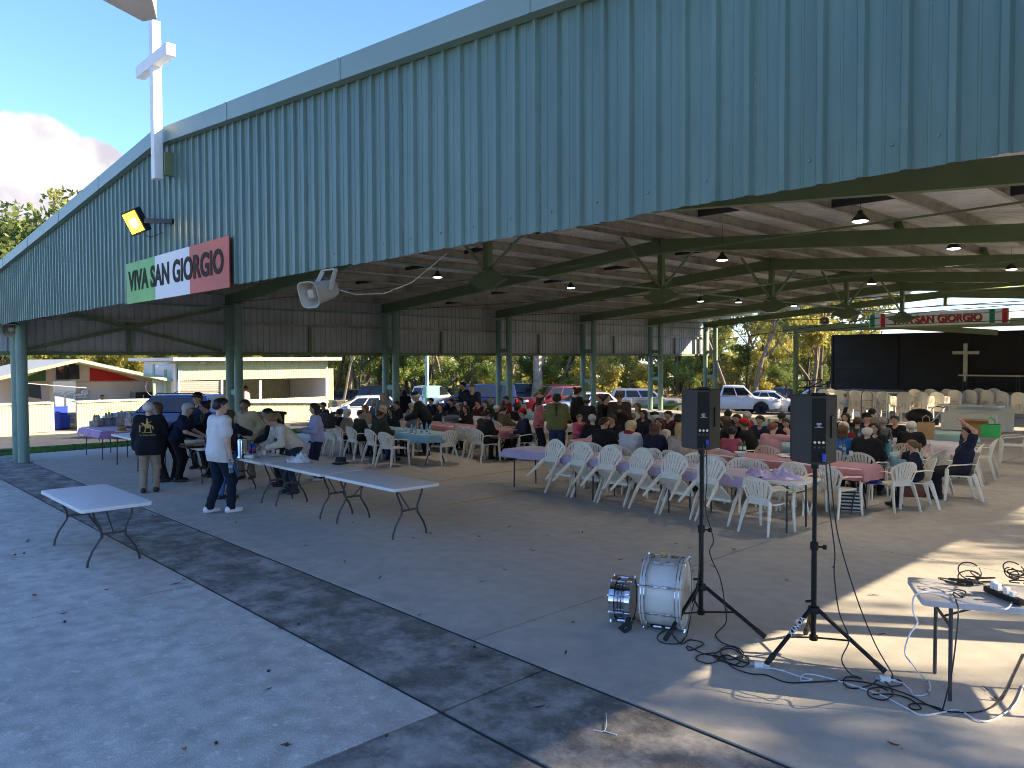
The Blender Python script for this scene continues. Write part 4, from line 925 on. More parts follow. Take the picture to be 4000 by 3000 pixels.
# stage cross
cr_ = thing('stage_cross', 'plain white cross hanging on the black stage backdrop', 'cross', GY(2085, 825, YB - .12))
t0, b0_ = GY(2087, 742, YB - .12), GY(2084, 824, YB - .12); al, ar_ = GY(2058, 762, YB - .12), GY(2115, 762, YB - .12)
MB().box(((t0.x + b0_.x) / 2, YB - .12, (t0.z + b0_.z) / 2), (.18, .08, t0.z - b0_.z)).build('upright', M_cw, cr_, world=True)
MB().box(((al.x + ar_.x) / 2, YB - .125, al.z), (ar_.x - al.x, .086, .16)).build('arm', M_cw, cr_, world=True)
# stage sign
ys_ = YS - 1.0
s0, s1, s2 = GY(1878, 708, ys_), GY(2180, 697, ys_), GY(2178, 670, ys_)
sg = thing('stage_sign', 'long cream sign reading VIVA SAN GIORGIO in red over the stage', 'sign', ((s0.x + s1.x) / 2, ys_, s0.z))
Ls = s1.x - s0.x; Hs = .62; ang = math.atan2(s1.z - s0.z, Ls)
sg.rotation_euler = (0, -ang, 0); sg.location = ((s0.x + s1.x) / 2, ys_, (s0.z + s1.z) / 2 + Hs / 2)
MB().box((0, 0, 0), (Ls, .06, Hs)).build('board', M_cw, sg)
for x, m in ((-Ls / 2 + .15, M_fg), (-Ls / 2 + .62, M_fr), (Ls / 2 - .62, M_fg), (Ls / 2 - .15, M_fr)): MB().box((x, -.033, 0), (.2, .012, Hs - .01)).build('flag_stripe', m, sg)
def letters(txt, size, m, parent, width, y, x0, z0, name='lettering', spacing=1.):
    me = text_mesh(txt, size, .004, True, 1., spacing); w = max(v.co.x for v in me.vertices) - min(v.co.x for v in me.vertices); mn = min(v.co.x for v in me.vertices)
    for v in me.vertices: v.co.x = (v.co.x - mn) * width / w
    me.materials.append(m); o = obj(name, me, parent, (x0, y, z0)); o.rotation_euler = (R(90), 0, 0); return o
letters('VIVA SAN GIORGIO', .46, M_fg, sg, Ls - 2.0, -.036, -Ls / 2 + 1.03, -.20, 'letter_shadow'); letters('VIVA SAN GIORGIO', .46, M_fr, sg, Ls - 2.0, -.044, -Ls / 2 + 1.0, -.165)
# table on stage
tb = thing('stage_table', 'long black table on the stage right of the white cross', 'table', (GY(2140, 850, YB - 1.2).x, YB - 1.2, .84))
MB().box((0, 0, .82), (2.6, .7, .06)).build('tabletop', M_wallp, tb)
for x in (-1.1, 1.1):
    for y in (-.28, .28): MB().tube([(x, y, 0), (x, y, .8)], .025, 6).build('leg', M_leg, tb)
# stacks of chairs
def stack(vx, vyb, n, k, desc, rz=0.):
    p = G(vx, vyb); label = 'white armchair in the %s' % desc
    for i in range(n):
        o = obj('plastic_chair', STK, None, (p.x, p.y + .0, i * .043), rz + random.uniform(-.012, .012)); tag(o, label, 'chair', 'chair stack %d in front of the stage' % (k + 1))
SX = [(1820, 905, 10), (1852, 906, 10), (1881, 908, 10), (1913, 909, 9), (1957, 914, 10), (1994, 914, 10), (2028, 911, 9), (2066, 906, 10), (2098, 906, 10), (2134, 907, 10), (2166, 908, 9), (2204, 917, 10)]
for i, (vx, vy, n) in enumerate(SX): stack(vx, vy, n, i, '%s tall stack from the left in front of the stage' % nth[i])
for i, (vx, vy) in enumerate(((1784, 902), (1800, 901), (1930 + 50, 903), (2014, 902), (2050, 902), (2118, 900), (2150, 900))): stack(vx, vy, 10, 20 + i, '%s stack from the left in the rear row' % nth[i])
# pile of folded tables
fp = G(2092, 932)
for i, (dy, l) in enumerate(((0, 'white folded table leaning frontmost in the pile before the chair stacks'), (.16, 'white folded table standing second in the pile before the chair stacks'), (.3, 'white folded table standing at the back of the pile before the chair stacks'))):
    t = thing('folded_table', l, 'table', (fp.x + .2 * i, fp.y + dy, 0), R(2), 'folded tables'); MB().rbox((0, 0, 0), (1.7, .60 + .10 * i, .05), .05).build('tabletop', M_cw, t, rz=(R(83), 0, 0), loc=(0, 0, .325 + .05 * i), bevel=.006)
    MB().box((0, .06, .4), (1.4, .03, .03)).build('folded_leg', M_leg, t)
t = thing('folded_table', 'white folded table lying flat on top of the pile', 'table', (fp.x - .05, fp.y + .4, .86), R(-3), 'folded tables'); MB().rbox((0, 0, 0), (1.9, .7, .05), .05).build('tabletop', M_cw, t, bevel=.008)
for k, (vx, s) in enumerate(((1882, 1), (1913, -1))):
    p = G(vx, 914); t = thing('hand_trolley', '%s chrome wire chair trolley in front of the stacks' % ('left' if k == 0 else 'right'), 'trolley', p + Vector((0, -.45, 0)), 0, 'chair trolleys'); mt = M_leg if k == 0 else M_steel
    MB().tube([(-.2, 0, .05), (-.2, 0, 1.15), (-.12, 0, 1.25), (.12, 0, 1.25), (.2, 0, 1.15), (.2, 0, .05)], .016, 6).build('frame', mt, t)
    for z in (.3, .6, .9): MB().tube([(-.2, 0, z), (.2, 0, z)], .01, 6).build('rung', mt, t)
    MB().box((0, -.12, .04), (.42, .26, .02)).build('foot_plate', mt, t)
    for s2 in (-1, 1): MB().lathe([(.1, -.02), (.1, .02)], 14, (s2 * .24, .05, .1), (0, R(90), 0)).build('wheel', M_tyre, t)
# ================================================================== people
def seg(P_, a, b, ra, rb):
    a = np.asarray(a, np.float32); b = np.asarray(b, np.float32); ba = b - a; pa = P_ - a
    t = np.clip((pa @ ba) / max(1e-9, float(ba @ ba)), 0, 1)
    return np.linalg.norm(pa - t[:, None] * ba, axis=1) - (ra + (rb - ra) * t)
def smin(a, b, k):
    h = np.clip(.5 + .5 * (b - a) / k, 0, 1); return b * (1 - h) + a * h - k * h * (1 - h)
def union(P_, prims, k):
    d = None
    for q in prims:
        e = seg(P_, *q[:4]); kk = q[4] if len(q) > 4 else k
        d = e if d is None else smin(d, e, kk)
    return d
def snets(D, org, h):
    nx, ny, nz_ = D.shape; s = D < 0; acc = np.zeros((nx - 1, ny - 1, nz_ - 1, 3), np.float32); cnt = np.zeros((nx - 1, ny - 1, nz_ - 1), np.float32); quads = []
    I = np.stack(np.meshgrid(np.arange(nx), np.arange(ny), np.arange(nz_), indexing='ij'), -1).astype(np.float32)
    for ax in range(3):
        lo = [slice(None)] * 3; hi = [slice(None)] * 3; lo[ax] = slice(0, -1); hi[ax] = slice(1, None); lo, hi = tuple(lo), tuple(hi)
        cr = s[lo] != s[hi]; den = D[lo] - D[hi]; t = np.where(cr, D[lo] / np.where(np.abs(den) < 1e-12, 1, den), 0); pos = I[lo].copy(); pos[..., ax] += t
        o1, o2 = [a for a in range(3) if a != ax]
        for d1 in (0, 1):
            for d2 in (0, 1):
                sl = [slice(None)] * 3; sl[o1] = slice(d1, d1 + D.shape[o1] - 1); sl[o2] = slice(d2, d2 + D.shape[o2] - 1); sl = tuple(sl)
                acc += pos[sl] * cr[sl][..., None]; cnt += cr[sl]
        c = np.argwhere(cr); c = c[(c[:, o1] > 0) & (c[:, o2] > 0) & (c[:, o1] < D.shape[o1] - 1) & (c[:, o2] < D.shape[o2] - 1)]
        if len(c):
            def idx(a, b):
                q = c.copy(); q[:, o1] += a; q[:, o2] += b; return np.ravel_multi_index(q.T, (nx - 1, ny - 1, nz_ - 1))
            q = np.stack([idx(-1, -1), idx(0, -1), idx(0, 0), idx(-1, 0)], 1); fl = s[tuple(c.T)]
            if ax == 1: fl = ~fl
            q[~fl] = q[~fl][:, ::-1]; quads.append(q)
    m = cnt.ravel() > 0; ids = np.full(m.size, -1, np.int64); ids[m] = np.arange(m.sum())
    V = acc.reshape(-1, 3)[m] / cnt.ravel()[m][:, None] * h + org
    Q = ids[np.concatenate(quads)] if quads else np.zeros((0, 4), int)
    return V, Q
def sdf_mesh(name, fn, lo, hi, h, mats, smooth_it=1):
    lo = np.array(lo, np.float32) - 2 * h; C4 = 4; nc = np.ceil((np.array(hi) + 2 * h - lo) / (h * C4)).astype(int) + 1
    ax = lambda n_, st: [lo[i] + st * (np.arange(n_[i], dtype=np.float32)) for i in range(3)]
    gc = np.stack(np.meshgrid(*[a + h * (C4 - 1) / 2 for a in ax(nc, h * C4)], indexing='ij'), -1).reshape(-1, 3)
    dc = fn(gc).reshape(nc); n = nc * C4
    D = np.repeat(np.repeat(np.repeat(dc, C4, 0), C4, 1), C4, 2).astype(np.float32)
    near = np.argwhere(np.abs(dc) < h * C4 * 1.35)
    off = np.stack(np.meshgrid(*[np.arange(C4)] * 3, indexing='ij'), -1).reshape(-1, 3)
    I_ = (near[:, None] * C4 + off[None]).reshape(-1, 3)
    D[tuple(I_.T)] = fn((lo + h * I_).astype(np.float32))
    V, Q = snets(D, lo, h); return V, Q
def np_mesh(name, V, Q, m, extra=None):
    mb_v = V.tolist(); mb_f = Q.tolist(); mi = [0] * len(mb_f)
    if extra: k = len(mb_v); mb_v += extra.v; mb_f += [[i + k for i in f] for f in extra.f]
    me = bpy.data.meshes.new(name); me.from_pydata(mb_v, [], mb_f); me.materials.append(m)
    me.polygons.foreach_set('use_smooth', [True] * len(me.polygons)); me.update(); return me
def ik(a, c, l1, l2, pole):
    a, c = np.array(a, float), np.array(c, float); d = c - a; L = np.linalg.norm(d)
    if L > (l1 + l2) * .995: c = a + d / L * (l1 + l2) * .995; d = c - a; L = np.linalg.norm(d)
    x = (l1 * l1 - l2 * l2 + L * L) / (2 * L); hh = math.sqrt(max(0, l1 * l1 - x * x)); u = d / L; p = np.array(pole, float); p = p - u * (p @ u); p /= np.linalg.norm(p) + 1e-9
    return a + u * x + p * hh, c
def cmat(c, kind='cloth'): return mat('%s_%.3f_%.3f_%.3f' % (kind, *c), c, .85 if kind == 'cloth' else .5, var=.05, vs=9, bump=.35 if kind == 'cloth' else 0, bs=38, spec=.2 if kind == 'cloth' else .35)
M_eye = mat('eye_dark', (.02, .015, .012), .2, var=0); M_lip = mat('lip', (.36, .13, .11), .5, var=0); M_sole = mat('white_sole', (.7, .7, .7), .6, var=0)
SK = (.50, .29, .20); SKP = (.58, .37, .28); SKD = (.30, .165, .10)
def person(label, pos, rz, H=1.72, pose='stand', lean=4, hands=('down', 'down'), shirt=(.02, .02, .02), pants=(.02, .02, .03), shoes=(.03, .03, .03), hair='short', hc=(.03, .02, .015), skin=SK, sleeve='long', h=.022, hyaw=0, hpit=0, stout=1., feet=None, cap=None, glasses=None, extra=None, hem=0., hood=None, jacket=0.):
    s = H / 1.75; X = np.array((1., 0, 0)); l = R(lean)
    sit = pose == 'sit'
    P0 = np.array((0, -.04, .545)) if sit else np.array((0, -.12 * math.sin(l), .94))
    if sit: P0 = P0 / s * (.97 + .03 * s) ; P0[2] = .545 / s
    d = np.array((0, math.sin(l), math.cos(l))); fwd = np.array((0, math.cos(l), -math.sin(l)))
    ch = P0 + d * .30; nk = P0 + d * .515; hl = l * .45 + R(hpit); hd_ = np.array((0, math.sin(hl), math.cos(hl))); hf0 = np.array((0, math.cos(hl), -math.sin(hl)))
    cy, sy = math.cos(R(hyaw)), math.sin(R(hyaw)); hf = hf0 * cy - X * sy; hx = X * cy + hf0 * sy
    hc_ = nk + hd_ * .165 + hf0 * .02
    st = stout
    sh = {k: nk - d * .055 + X * k * .178 * (.9 + .1 * st) for k in (1, -1)}; hip = {k: P0 + X * k * .088 + np.array((0, 0, -.03)) for k in (1, -1)}
    TG = {'down': lambda k: P0 + np.array((k * .26, .06, -.13)), 'front': lambda k: ch + np.array((k * .12, .30, -.10)), 'table': lambda k: ch + np.array((k * .16, .36, -.13)) if sit else ch + np.array((k * .15, .38, -.22)), 'lap': lambda k: P0 + np.array((k * .12, .26, .10)),
          'reach': lambda k: ch + np.array((k * .12, .55, .0)), 'hold': lambda k: ch + np.array((k * .06, .27, .02)), 'up': lambda k: hc_ + np.array((k * .09, -.10, .03)), 'raise': lambda k: hc_ + np.array((k * .12, .1, .2)), 'hips': lambda k: P0 + np.array((k * .2, .05, .05)), 'mouth': lambda k: hc_ + hf0 * .16 + np.array((k * .03, 0, -.06)), 'low': lambda k: P0 + np.array((k * .2, .42, .02)), 'point': lambda k: hc_ + np.array((k * .28, .16, -.08))}
    arms = {}
    for k, hn in ((1, hands[0]), (-1, hands[1])):
        tg = TG[hn](k) if isinstance(hn, str) else np.array(hn)
        pole = (k * 1., -.1, .6) if hn in ('up',) else ((k * .6, -.6, -.7))
        el, wr = ik(sh[k], tg, .29, .255, pole); arms[k] = (sh[k], el, wr)
    legs = {}
    for k in (1, -1):
        if feet: ft = np.array(feet[0 if k == 1 else 1], float)
        elif sit: ft = np.array((k * .13, .40 if k > 0 else .36, .075))
        else: ft = np.array((k * .105, -.02 + .03 * k, .075))
        kn, an = ik(hip[k], ft, .44, .425, (k * .12, 1, .25 if sit else 0)); legs[k] = (hip[k], kn, an)
    torso = [(P0 + X * .07 * st, ch + X * .085, .118 * st, .105), (P0 - X * .07 * st, ch - X * .085, .118 * st, .105), (P0 + d * .12 + fwd * .02 * st, ch + fwd * .015, .118 * st, .118 * st), (ch + X * .085, nk - d * .08 + X * .08, .105, .075), (ch - X * .085, nk - d * .08 - X * .08, .105, .075), (nk - d * .065, sh[1], .06, .058), (nk - d * .065, sh[-1], .06, .058)]
    neck = [(nk - d * .06, hc_ - hd_ * .05 - hf0 * .02, .058, .05)]
    head = [(hc_ - hf * .018 + hd_ * .012, hc_ + hf * .018 + hd_ * .018, .094, .086), (hc_ + hf * .03 - hd_ * .02, hc_ + hf * .05 - hd_ * .085, .062, .034, .03), (hc_ + hf * .088 + hd_ * .012, hc_ + hf * .108 - hd_ * .026, .010, .016, .015), (hc_ + hx * .092 - hd_ * .01, hc_ + hx * .097 + hd_ * .015, .016, .016, .012), (hc_ - hx * .092 - hd_ * .01, hc_ - hx * .097 + hd_ * .015, .016, .016, .012)]
    armp = []; legp = []; hand = []; foot = {}
    for k in (1, -1):
        a, e, w = arms[k]; armp += [(a, e, .052, .043, .03), (e, w, .043, .029, .03)]; u = (w - e) / np.linalg.norm(w - e); hand.append((w, w + u * .085, .027, .034, .015))
        a, e, w = legs[k]; legp += [(a, e, .092 * (.6 + .4 * st), .06, .04), (e, w, .058, .04, .03)]; foot[k] = [(w + np.array((0, -.045, -.035)), w + np.array((k * .012, .15, -.045)), .04, .033)]
    allb = torso + neck + head + armp + hand + legp + foot[1] + foot[-1]
    pts = np.array([q[i] for q in allb for i in (0, 1)]); lo, hi = pts.min(0) - .14 * st, pts.max(0) + .14 * st
    h0 = h / s
    def body_f(G_): return smin(union(G_, torso + armp + legp + foot[1] + foot[-1], .045), smin(union(G_, neck + head, .02), union(G_, hand, .015), .02), .02)
    V, Q = sdf_mesh('b', body_f, lo, hi, h0, None)
    ex = MB()
    for k in (1, -1):
        a, e, w = arms[k]; u = (w - e) / np.linalg.norm(w - e); side = np.cross(u, (0, 0, 1.)) if abs(u[2]) < .85 else np.cross(u, (0, 1., 0)); side /= np.linalg.norm(side); nrm = np.cross(side, u); curl = -nrm * (1 if nrm[2] > 0 else -1)
        side2 = -side * np.sign(side[0] * k + 1e-6)
        for i, (o_, L_) in enumerate(((.030, .062), (.011, .072), (-.010, .068), (-.029, .052))):
            b_ = w + u * .08 + side2 * o_; ex.tube([b_ - u * .02, b_ + u * L_ * .5 + curl * .006, b_ + u * L_ * .85 + curl * .028], [.0095, .009, .0065], 5)
        b_ = w + u * .03 + side2 * .028; ex.tube([b_, b_ + u * .03 + side2 * .022 + curl * .01, b_ + u * .06 + side2 * .022 + curl * .025], [.012, .0105, .008], 5)
    sv = lambda m_: m_
    me = np_mesh('person', V, Q, cmat(skin, 'skin'), ex); o = obj('person', me, None, pos, rz); o.scale = (s, s, s); tag(o, label, 'person')
    def part_(name, fn, lo_, hi_, m, hh=h0):
        V_, Q_ = sdf_mesh(name, fn, lo_, hi_, hh, None)
        if len(Q_): return obj(name, np_mesh(name, V_, Q_, m), o)
    # clothes
    infl = .024 + jacket; ph = np.random.default_rng(int(abs(pos[0] * 977 + pos[1] * 331)) % 9999).uniform(0, 6, 4)
    sp = list(torso)
    for k in (1, -1):
        a, e, w = arms[k]
        if sleeve == 'long': sp += [(a, e, .056, .05, .03), (e, w + (e - w) * .04, .05, .034, .03)]
        elif sleeve == 'short': sp += [(a, a + (e - a) * .62, .058, .064, .03)]
        else: sp += [(a, a + (e - a) * .05, .05, .05, .03)]
    hemv = -.10 - hem if not sit else -.06
    def shirt_f(G_):
        q = union(G_, sp, .04) - infl - .004 * np.sin(G_[:, 2] * 38 + ph[0] + 9 * G_[:, 0]) * np.sin(G_[:, 0] * 21 + ph[1] + 15 * G_[:, 1])
        if not sit and hem > .05: q = smin(q, union(G_, [(hip[1], legs[1][1], .10 * st, .09), (hip[-1], legs[-1][1], .10 * st, .09)], .06) - infl - .01, .05)
        dz = (G_ - P0) @ d; q = np.maximum(q, hemv - dz)
        nkd = seg(G_, nk - d * .01 + fwd * .02, nk + d * .2, .068, .09); return np.maximum(q, -nkd)
    part_('jacket' if jacket else 'shirt', shirt_f, lo, hi, cmat(shirt))
    def pant_f(G_):
        q = union(G_, [(P0 + X * .075 * st, P0 - X * .075 * st, .122 * st, .122 * st)] + [(a, b, r1 + .004, r2 + (.016 if i % 2 else .01), .04) for i, (a, b, r1, r2, _) in enumerate(legp)], .045) - .010 - .004 * np.sin(G_[:, 2] * 45 + ph[2] + 6 * G_[:, 0])
        dz = (G_ - P0) @ d; q = np.maximum(q, dz - .06); return np.maximum(q, .055 - G_[:, 2])
    lo2, hi2 = lo.copy(), hi.copy(); hi2[2] = P0[2] + .2
    part_('trousers', pant_f, lo2, hi2, cmat(pants))
    for k in (1, -1):
        f0 = foot[k][0]; c = [f0[0], f0[1]]
        def shoe_f(G_): return np.maximum(smin(seg(G_, f0[0] + np.array((0, 0, .005)), f0[1], .05, .042), seg(G_, f0[0] + np.array((0, .02, .03)), legs[k][2] + np.array((0, 0, .01)), .046, .045), .03), .004 - G_[:, 2])
        part_('shoe', shoe_f, np.minimum(*c) - .09, np.maximum(*c) + .1, cmat(shoes, 'shoe'), min(h0, .018))
    # hair
    if hair != 'none':
        nb = -hf * .62 + hd_ * .78; hp = [(hc_ - hf * .022 + hd_ * .012, hc_ + hf * .016 + hd_ * .022, .094, .089)]; ext = []; thick = .014
        if hair in ('long', 'pony', 'bun', 'bob', 'braid', 'curly'):
            if hair in ('long', 'curly', 'bob'):
                dn = {'long': .32, 'curly': .24, 'bob': .13}[hair]
                for q in (-1, 0, 1): ext.append((hc_ - hf * (.06 - .03 * abs(q)) + hx * q * .065, hc_ - hf * (.075 - .03 * abs(q)) + hx * q * .07 - np.array((0, 0, dn)) - d * 0 + (0 if abs(q) else 1) * -hf * .01, .05, .045 if hair != 'bob' else .055))
            if hair == 'pony': ext += [(hc_ - hf * .10 + hd_ * .03, hc_ - hf * .17 - hd_ * .02, .035, .045), (hc_ - hf * .17 - hd_ * .02, hc_ - hf * .16 - hd_ * .16, .045, .02)]
            if hair == 'bun': ext += [(hc_ - hf * .09 + hd_ * .07, hc_ - hf * .12 + hd_ * .09, .045, .045)]
            if hair == 'braid': ext += [(hc_ - hf * .1, nk - fwd * .13 - d * .1, .035, .028), (nk - fwd * .13 - d * .1, ch - fwd * .165 - d * .05, .028, .02)]
            thick = .022
        thr = {'short': -.012, 'bald': -.2}.get(hair, -.022)
        def hair_f(G_):
            q = union(G_, hp, .02) - thick; dp = (G_ - hc_) @ nb; q = np.maximum(q, (thr if hair != 'fringe' else -.01) - dp)
            if hair in ('short', 'fringe'): q = np.maximum(q, -.055 - (G_ - hc_) @ hd_)
            if hair == 'fringe': q = np.maximum(q, (G_ - hc_) @ hd_ - .05 + .3 * ((G_ - hc_) @ hf))
            if ext: q = smin(q, union(G_, ext, .03), .02); q = np.maximum(q, -seg(G_, hc_ + hf * .085 - hd_ * .09, hc_ + hf * .10 + hd_ * .03, .062, .066))
            return q - .004 * np.sin(G_[:, 0] * 120 + 3 * ph[3]) * np.sin(G_[:, 2] * 60)
        ll = np.array([q[i] for q in hp + ext for i in (0, 1)]); part_('hair', hair_f, ll.min(0) - .12, ll.max(0) + .12, cmat(hc, 'hair'), min(h0, .019))
    Rm = Matrix((hx, hf, hd_)).transposed()
    if cap:
        cb = MB(); cb.lathe([(.108, 0), (.109, .035), (.095, .07), (.06, .092), (0, .1)], 16, (0, 0, 0))
        cb.prism([(.09 * math.cos(a), .07 + .115 * math.sin(a)) for a in [math.pi * i / 10 for i in range(11)]], -.002, .010, (0, .02, .008))
        c_ = cb.build('cap', cmat(cap), o, smooth=True); c_.matrix_local = Matrix.Translation(Vector(hc_ + hd_ * .045 - hf * .01)) @ Rm.to_4x4()
    if glasses:
        gb = MB()
        for q in (-1, 1): gb.tube([(q * .034 + .026 * math.cos(a), .105, .02 * math.sin(a)) for a in [i * math.pi / 5 for i in range(10)]], .0035, 4, closed=True); gb.tube([(q * .06, .1, .004), (q * .098, .0, .008)], .003, 4)
        if glasses == 'dark':
            for q in (-1, 1): gb.lathe([(.026, 0), (.026, .004)], 10, (q * .034, .106, 0), (R(90), 0, 0))
        c_ = gb.build('glasses', M_eye, o); c_.matrix_local = Matrix.Translation(Vector(hc_ + hd_ * .018)) @ Rm.to_4x4()
    toc = Vector((-pos[0], -pos[1])).normalized(); fw_ = Euler((0, 0, rz)).to_matrix() @ Vector(hf)
    if fw_.x * toc.x + fw_.y * toc.y > .05:
        for q in (-1, 1): c_ = MB().ball((0, 0, 0), (.013, .008, .007), 8, 5).build('eye', M_eye, o); c_.location = Vector(hc_ + hf * .094 + hx * q * .034 + hd_ * .016)
        for q in (-1, 1): c_ = MB().box((0, 0, 0), (.034, .008, .007)).build('eyebrow', cmat(hc, 'hair'), o); c_.matrix_local = Matrix.Translation(Vector(hc_ + hf * .1 + hx * q * .034 + hd_ * .034)) @ Rm.to_4x4()
        c_ = MB().box((0, 0, 0), (.042, .008, .010)).build('mouth', M_lip, o); c_.matrix_local = Matrix.Translation(Vector(hc_ + hf * .086 - hd_ * .062)) @ Rm.to_4x4()
    if hood:
        c_ = MB().tube([tuple(nk + d * .005 + X * .10 * math.cos(a) + fwd * (.085 * math.sin(a) - .02) + d * (.03 * -math.sin(a))) for a in [i * math.pi / 8 for i in range(16)]], .042, 7, closed=True).build('hood', cmat(hood), o, smooth=True)
    J = dict(hand=[Vector(arms[1][2] + .08 * (arms[1][2] - arms[1][1]) / .255) * s, Vector(arms[-1][2] + .08 * (arms[-1][2] - arms[-1][1]) / .255) * s], chest=Vector(ch) * s, neck=Vector(nk) * s, s=s, d=Vector(d), fwd=Vector(fwd))
    o_m = Matrix.Translation(Vector(pos)) @ Matrix.Rotation(rz, 4, 'Z'); J['m'] = o_m
    return o, J
FACE = {'N': 0, 'S': math.pi, 'W': math.pi / 2, 'E': -math.pi / 2}
def rzof(p, f): return FACE[f] if isinstance(f, str) else facing(p, f)
K = (.014, .014, .016); NV = (.014, .02, .045); DG = (.035, .04, .028); JN = (.035, .06, .14); DJ = (.012, .018, .035)
GREY = (.42, .40, .37); WHT = (.55, .52, .48); BRN = (.06, .032, .018); DBR = (.025, .015, .010); BLD = (.40, .27, .12); RED = (.16, .05, .025); BLK = (.012, .010, .010)
# ---- standing round the serving tables
def stand(vx, vy, face, label, htop=None, **k):
    p = G(vx, vy); rz_ = rzof(p, face)
    if htop is not None:
        dd = pdir(vx, htop); t = math.hypot(p.x, p.y) / math.hypot(dd.x, dd.y); k.setdefault('H', max(1.5, min(1.9, CAMH + dd.z * t)))
    k.setdefault('h', .017); return person(label, (p.x, p.y, 0), rz_, **k)
o1, J1 = stand(324, 1063, 172, 'white-haired man in black jacket with gold emblem and khaki trousers', 867, shirt=(.012, .014, .02), pants=(.30, .235, .16), hair='short', hc=WHT, skin=SKP, hands=('front', 'down'), hem=.12, jacket=.012, stout=1.12, lean=3)
stand(352, 1040, 280, 'long-haired woman in black beside the gift baskets', H=1.66, shirt=K, pants=K, hair='long', hc=(.10, .05, .025), hands=('front', 'front'), lean=10)
stand(378, 1036, 75, 'dark-haired person in black bending over the buffet with a red collar', H=1.64, shirt=K, pants=K, hair='short', hc=DBR, lean=34, hands=('table', 'table'), hood=(.3, .02, .02))
stand(388, 1040, 68, 'grey-haired woman with glasses in navy polo leaning to the buffet', H=1.68, shirt=(.014, .02, .05), pants=K, hair='bob', hc=GREY, skin=SKP, lean=24, hands=('table', 'table'), sleeve='short', glasses='clear', shoes=(.02, .02, .02))
stand(432, 1012, 320, 'man in black cap and dark blue shirt holding a plate', H=1.76, shirt=(.018, .03, .055), pants=K, hair='short', hc=BRN, cap=(.012, .012, .013), hands=('hold', 'front'), glasses='clear')
stand(457, 1030, 285, 'dark-haired woman with glasses half hidden behind the white t-shirt man', H=1.66, shirt=K, pants=K, hair='bun', hc=BLK, glasses='clear', hands=('front', 'table'), lean=14)
oT, JT = stand(474, 1108, 118, 'man in white t-shirt and dark jeans holding a water bottle', 856, shirt=(.64, .63, .63), pants=DJ, hair='short', hc=(.02, .017, .016), skin=SKP, sleeve='short', shoes=(.75, .74, .76), hands=('down', 'down'), hyaw=-22, hem=.06, feet=((.12, .12, .075), (-.12, -.10, .075)), h=.015, stout=.95)
stand(489, 1078, 140, 'brown-haired woman in dark navy jumper reaching across the serving table', 884, shirt=(.014, .016, .03), pants=(.08, .16, .36), hair='bob', hc=BRN, hands=('reach', 'front'), lean=12, shoes=(.05, .05, .06))
stand(534, 1034, 332, 'man in cream jumper standing behind the coffee urn', 861, shirt=(.44, .37, .23), pants=(.16, .13, .10), hair='short', hc=DBR, skin=SKD, hands=('table', 'hips'), stout=1.12)
oW, JW = stand(628, 1066, 292, 'woman in white knit jumper with ponytail bending over the cups', H=1.70, shirt=(.62, .57, .48), pants=(.03, .045, .075), hair='pony', hc=(.27, .16, .08), skin=SKP, lean=42, hands=('table', 'table'), hpit=18, stout=1.05, shoes=(.04, .05, .07))
stand(604, 1050, 265, 'person in black behind the woman in the white knit jumper', H=1.62, shirt=K, pants=(.02, .022, .025), hair='short', hc=BLK, skin=SKD, lean=26, hands=('table', 'table'))
stand(686, 1038, 282, 'long-haired woman in lilac blouse and dark jeans', 870, shirt=(.42, .40, .58), pants=(.018, .025, .05), hair='long', hc=DBR, skin=SKP, hands=('front', 'front'), shoes=(.6, .58, .56))
# ---- others standing further back
def stand2(vx, vy, Y, face, label, **k):
    p = GY(vx, vy, Y); k.setdefault('H', max(1.45, min(1.88, p.z / (math.cos(R(k.get('lean', 4))) * .45 + .55)))); return person(label, (p.x, p.y, 0), rzof(p, face), h=k.pop('h', .024), **k)
stand2(826, 856, 13.9, 20, 'fair-haired woman in pale denim jacket standing by the white hatchback', shirt=(.22, .25, .26), pants=K, hair='long', hc=BLD, skin=SKP)
stand2(874, 854, 15.9, 180, 'long dark-haired person in black standing right of the second column pair', shirt=K, pants=K, hair='long', hc=BLK)
stand2(918, 871, 12.2, 265, 'man in black cap and black jacket leaning over the sky blue table', H=1.74, lean=30, shirt=K, pants=K, hair='short', hc=GREY, cap=K, hands=('table', 'table'), jacket=.01)
stand2(1009, 851, 17.0, 300, 'dark-clothed man leaning forward before the dark blue van', H=1.78, lean=18, shirt=K, pants=K, hair='short', hc=BLK, hands=('front', 'front'))
stand2(1022, 861, 16.2, 350, 'brown-haired man in dark shirt leaning on the back table', H=1.76, lean=20, shirt=(.02, .025, .04), pants=K, hair='short', hc=(.14, .07, .03), hands=('table', 'table'), skin=SKP, sleeve='short')
p_ = G(1164, 994); person('woman in pink jumper and pink cap standing in the aisle', (p_.x, p_.y, 0), facing(p_, 95), H=1.62, shirt=(.42, .14, .15), pants=(.02, .02, .03), hair='long', hc=BLK, cap=(.55, .22, .22), hands=('front', 'front'), shoes=(.4, .4, .42), h=.022)
p_ = G(1203, 1003); oG, JG = person('woman in olive green hoodie with a long braid, back to us', (p_.x, p_.y, 0), facing(p_, 176), H=1.70, shirt=(.14, .15, .06), pants=JN, hair='braid', hc=BLK, hands=('front', 'front'), hood=(.14, .15, .06), stout=1.22, jacket=.01, h=.02)
stand2(1245, 851, 15.9, 110, 'dark-haired woman in black jacket with white fleece hood', H=1.74, shirt=K, pants=K, hair='bun', hc=BLK, hood=(.6, .56, .48), hands=('front', 'front'), jacket=.012)
stand2(1268, 864, 15.9, 178, 'balding man in dark jacket standing with his back to us', shirt=(.022, .024, .03), pants=K, hair='fringe', hc=DBR, skin=SKD, jacket=.012, stout=1.1)
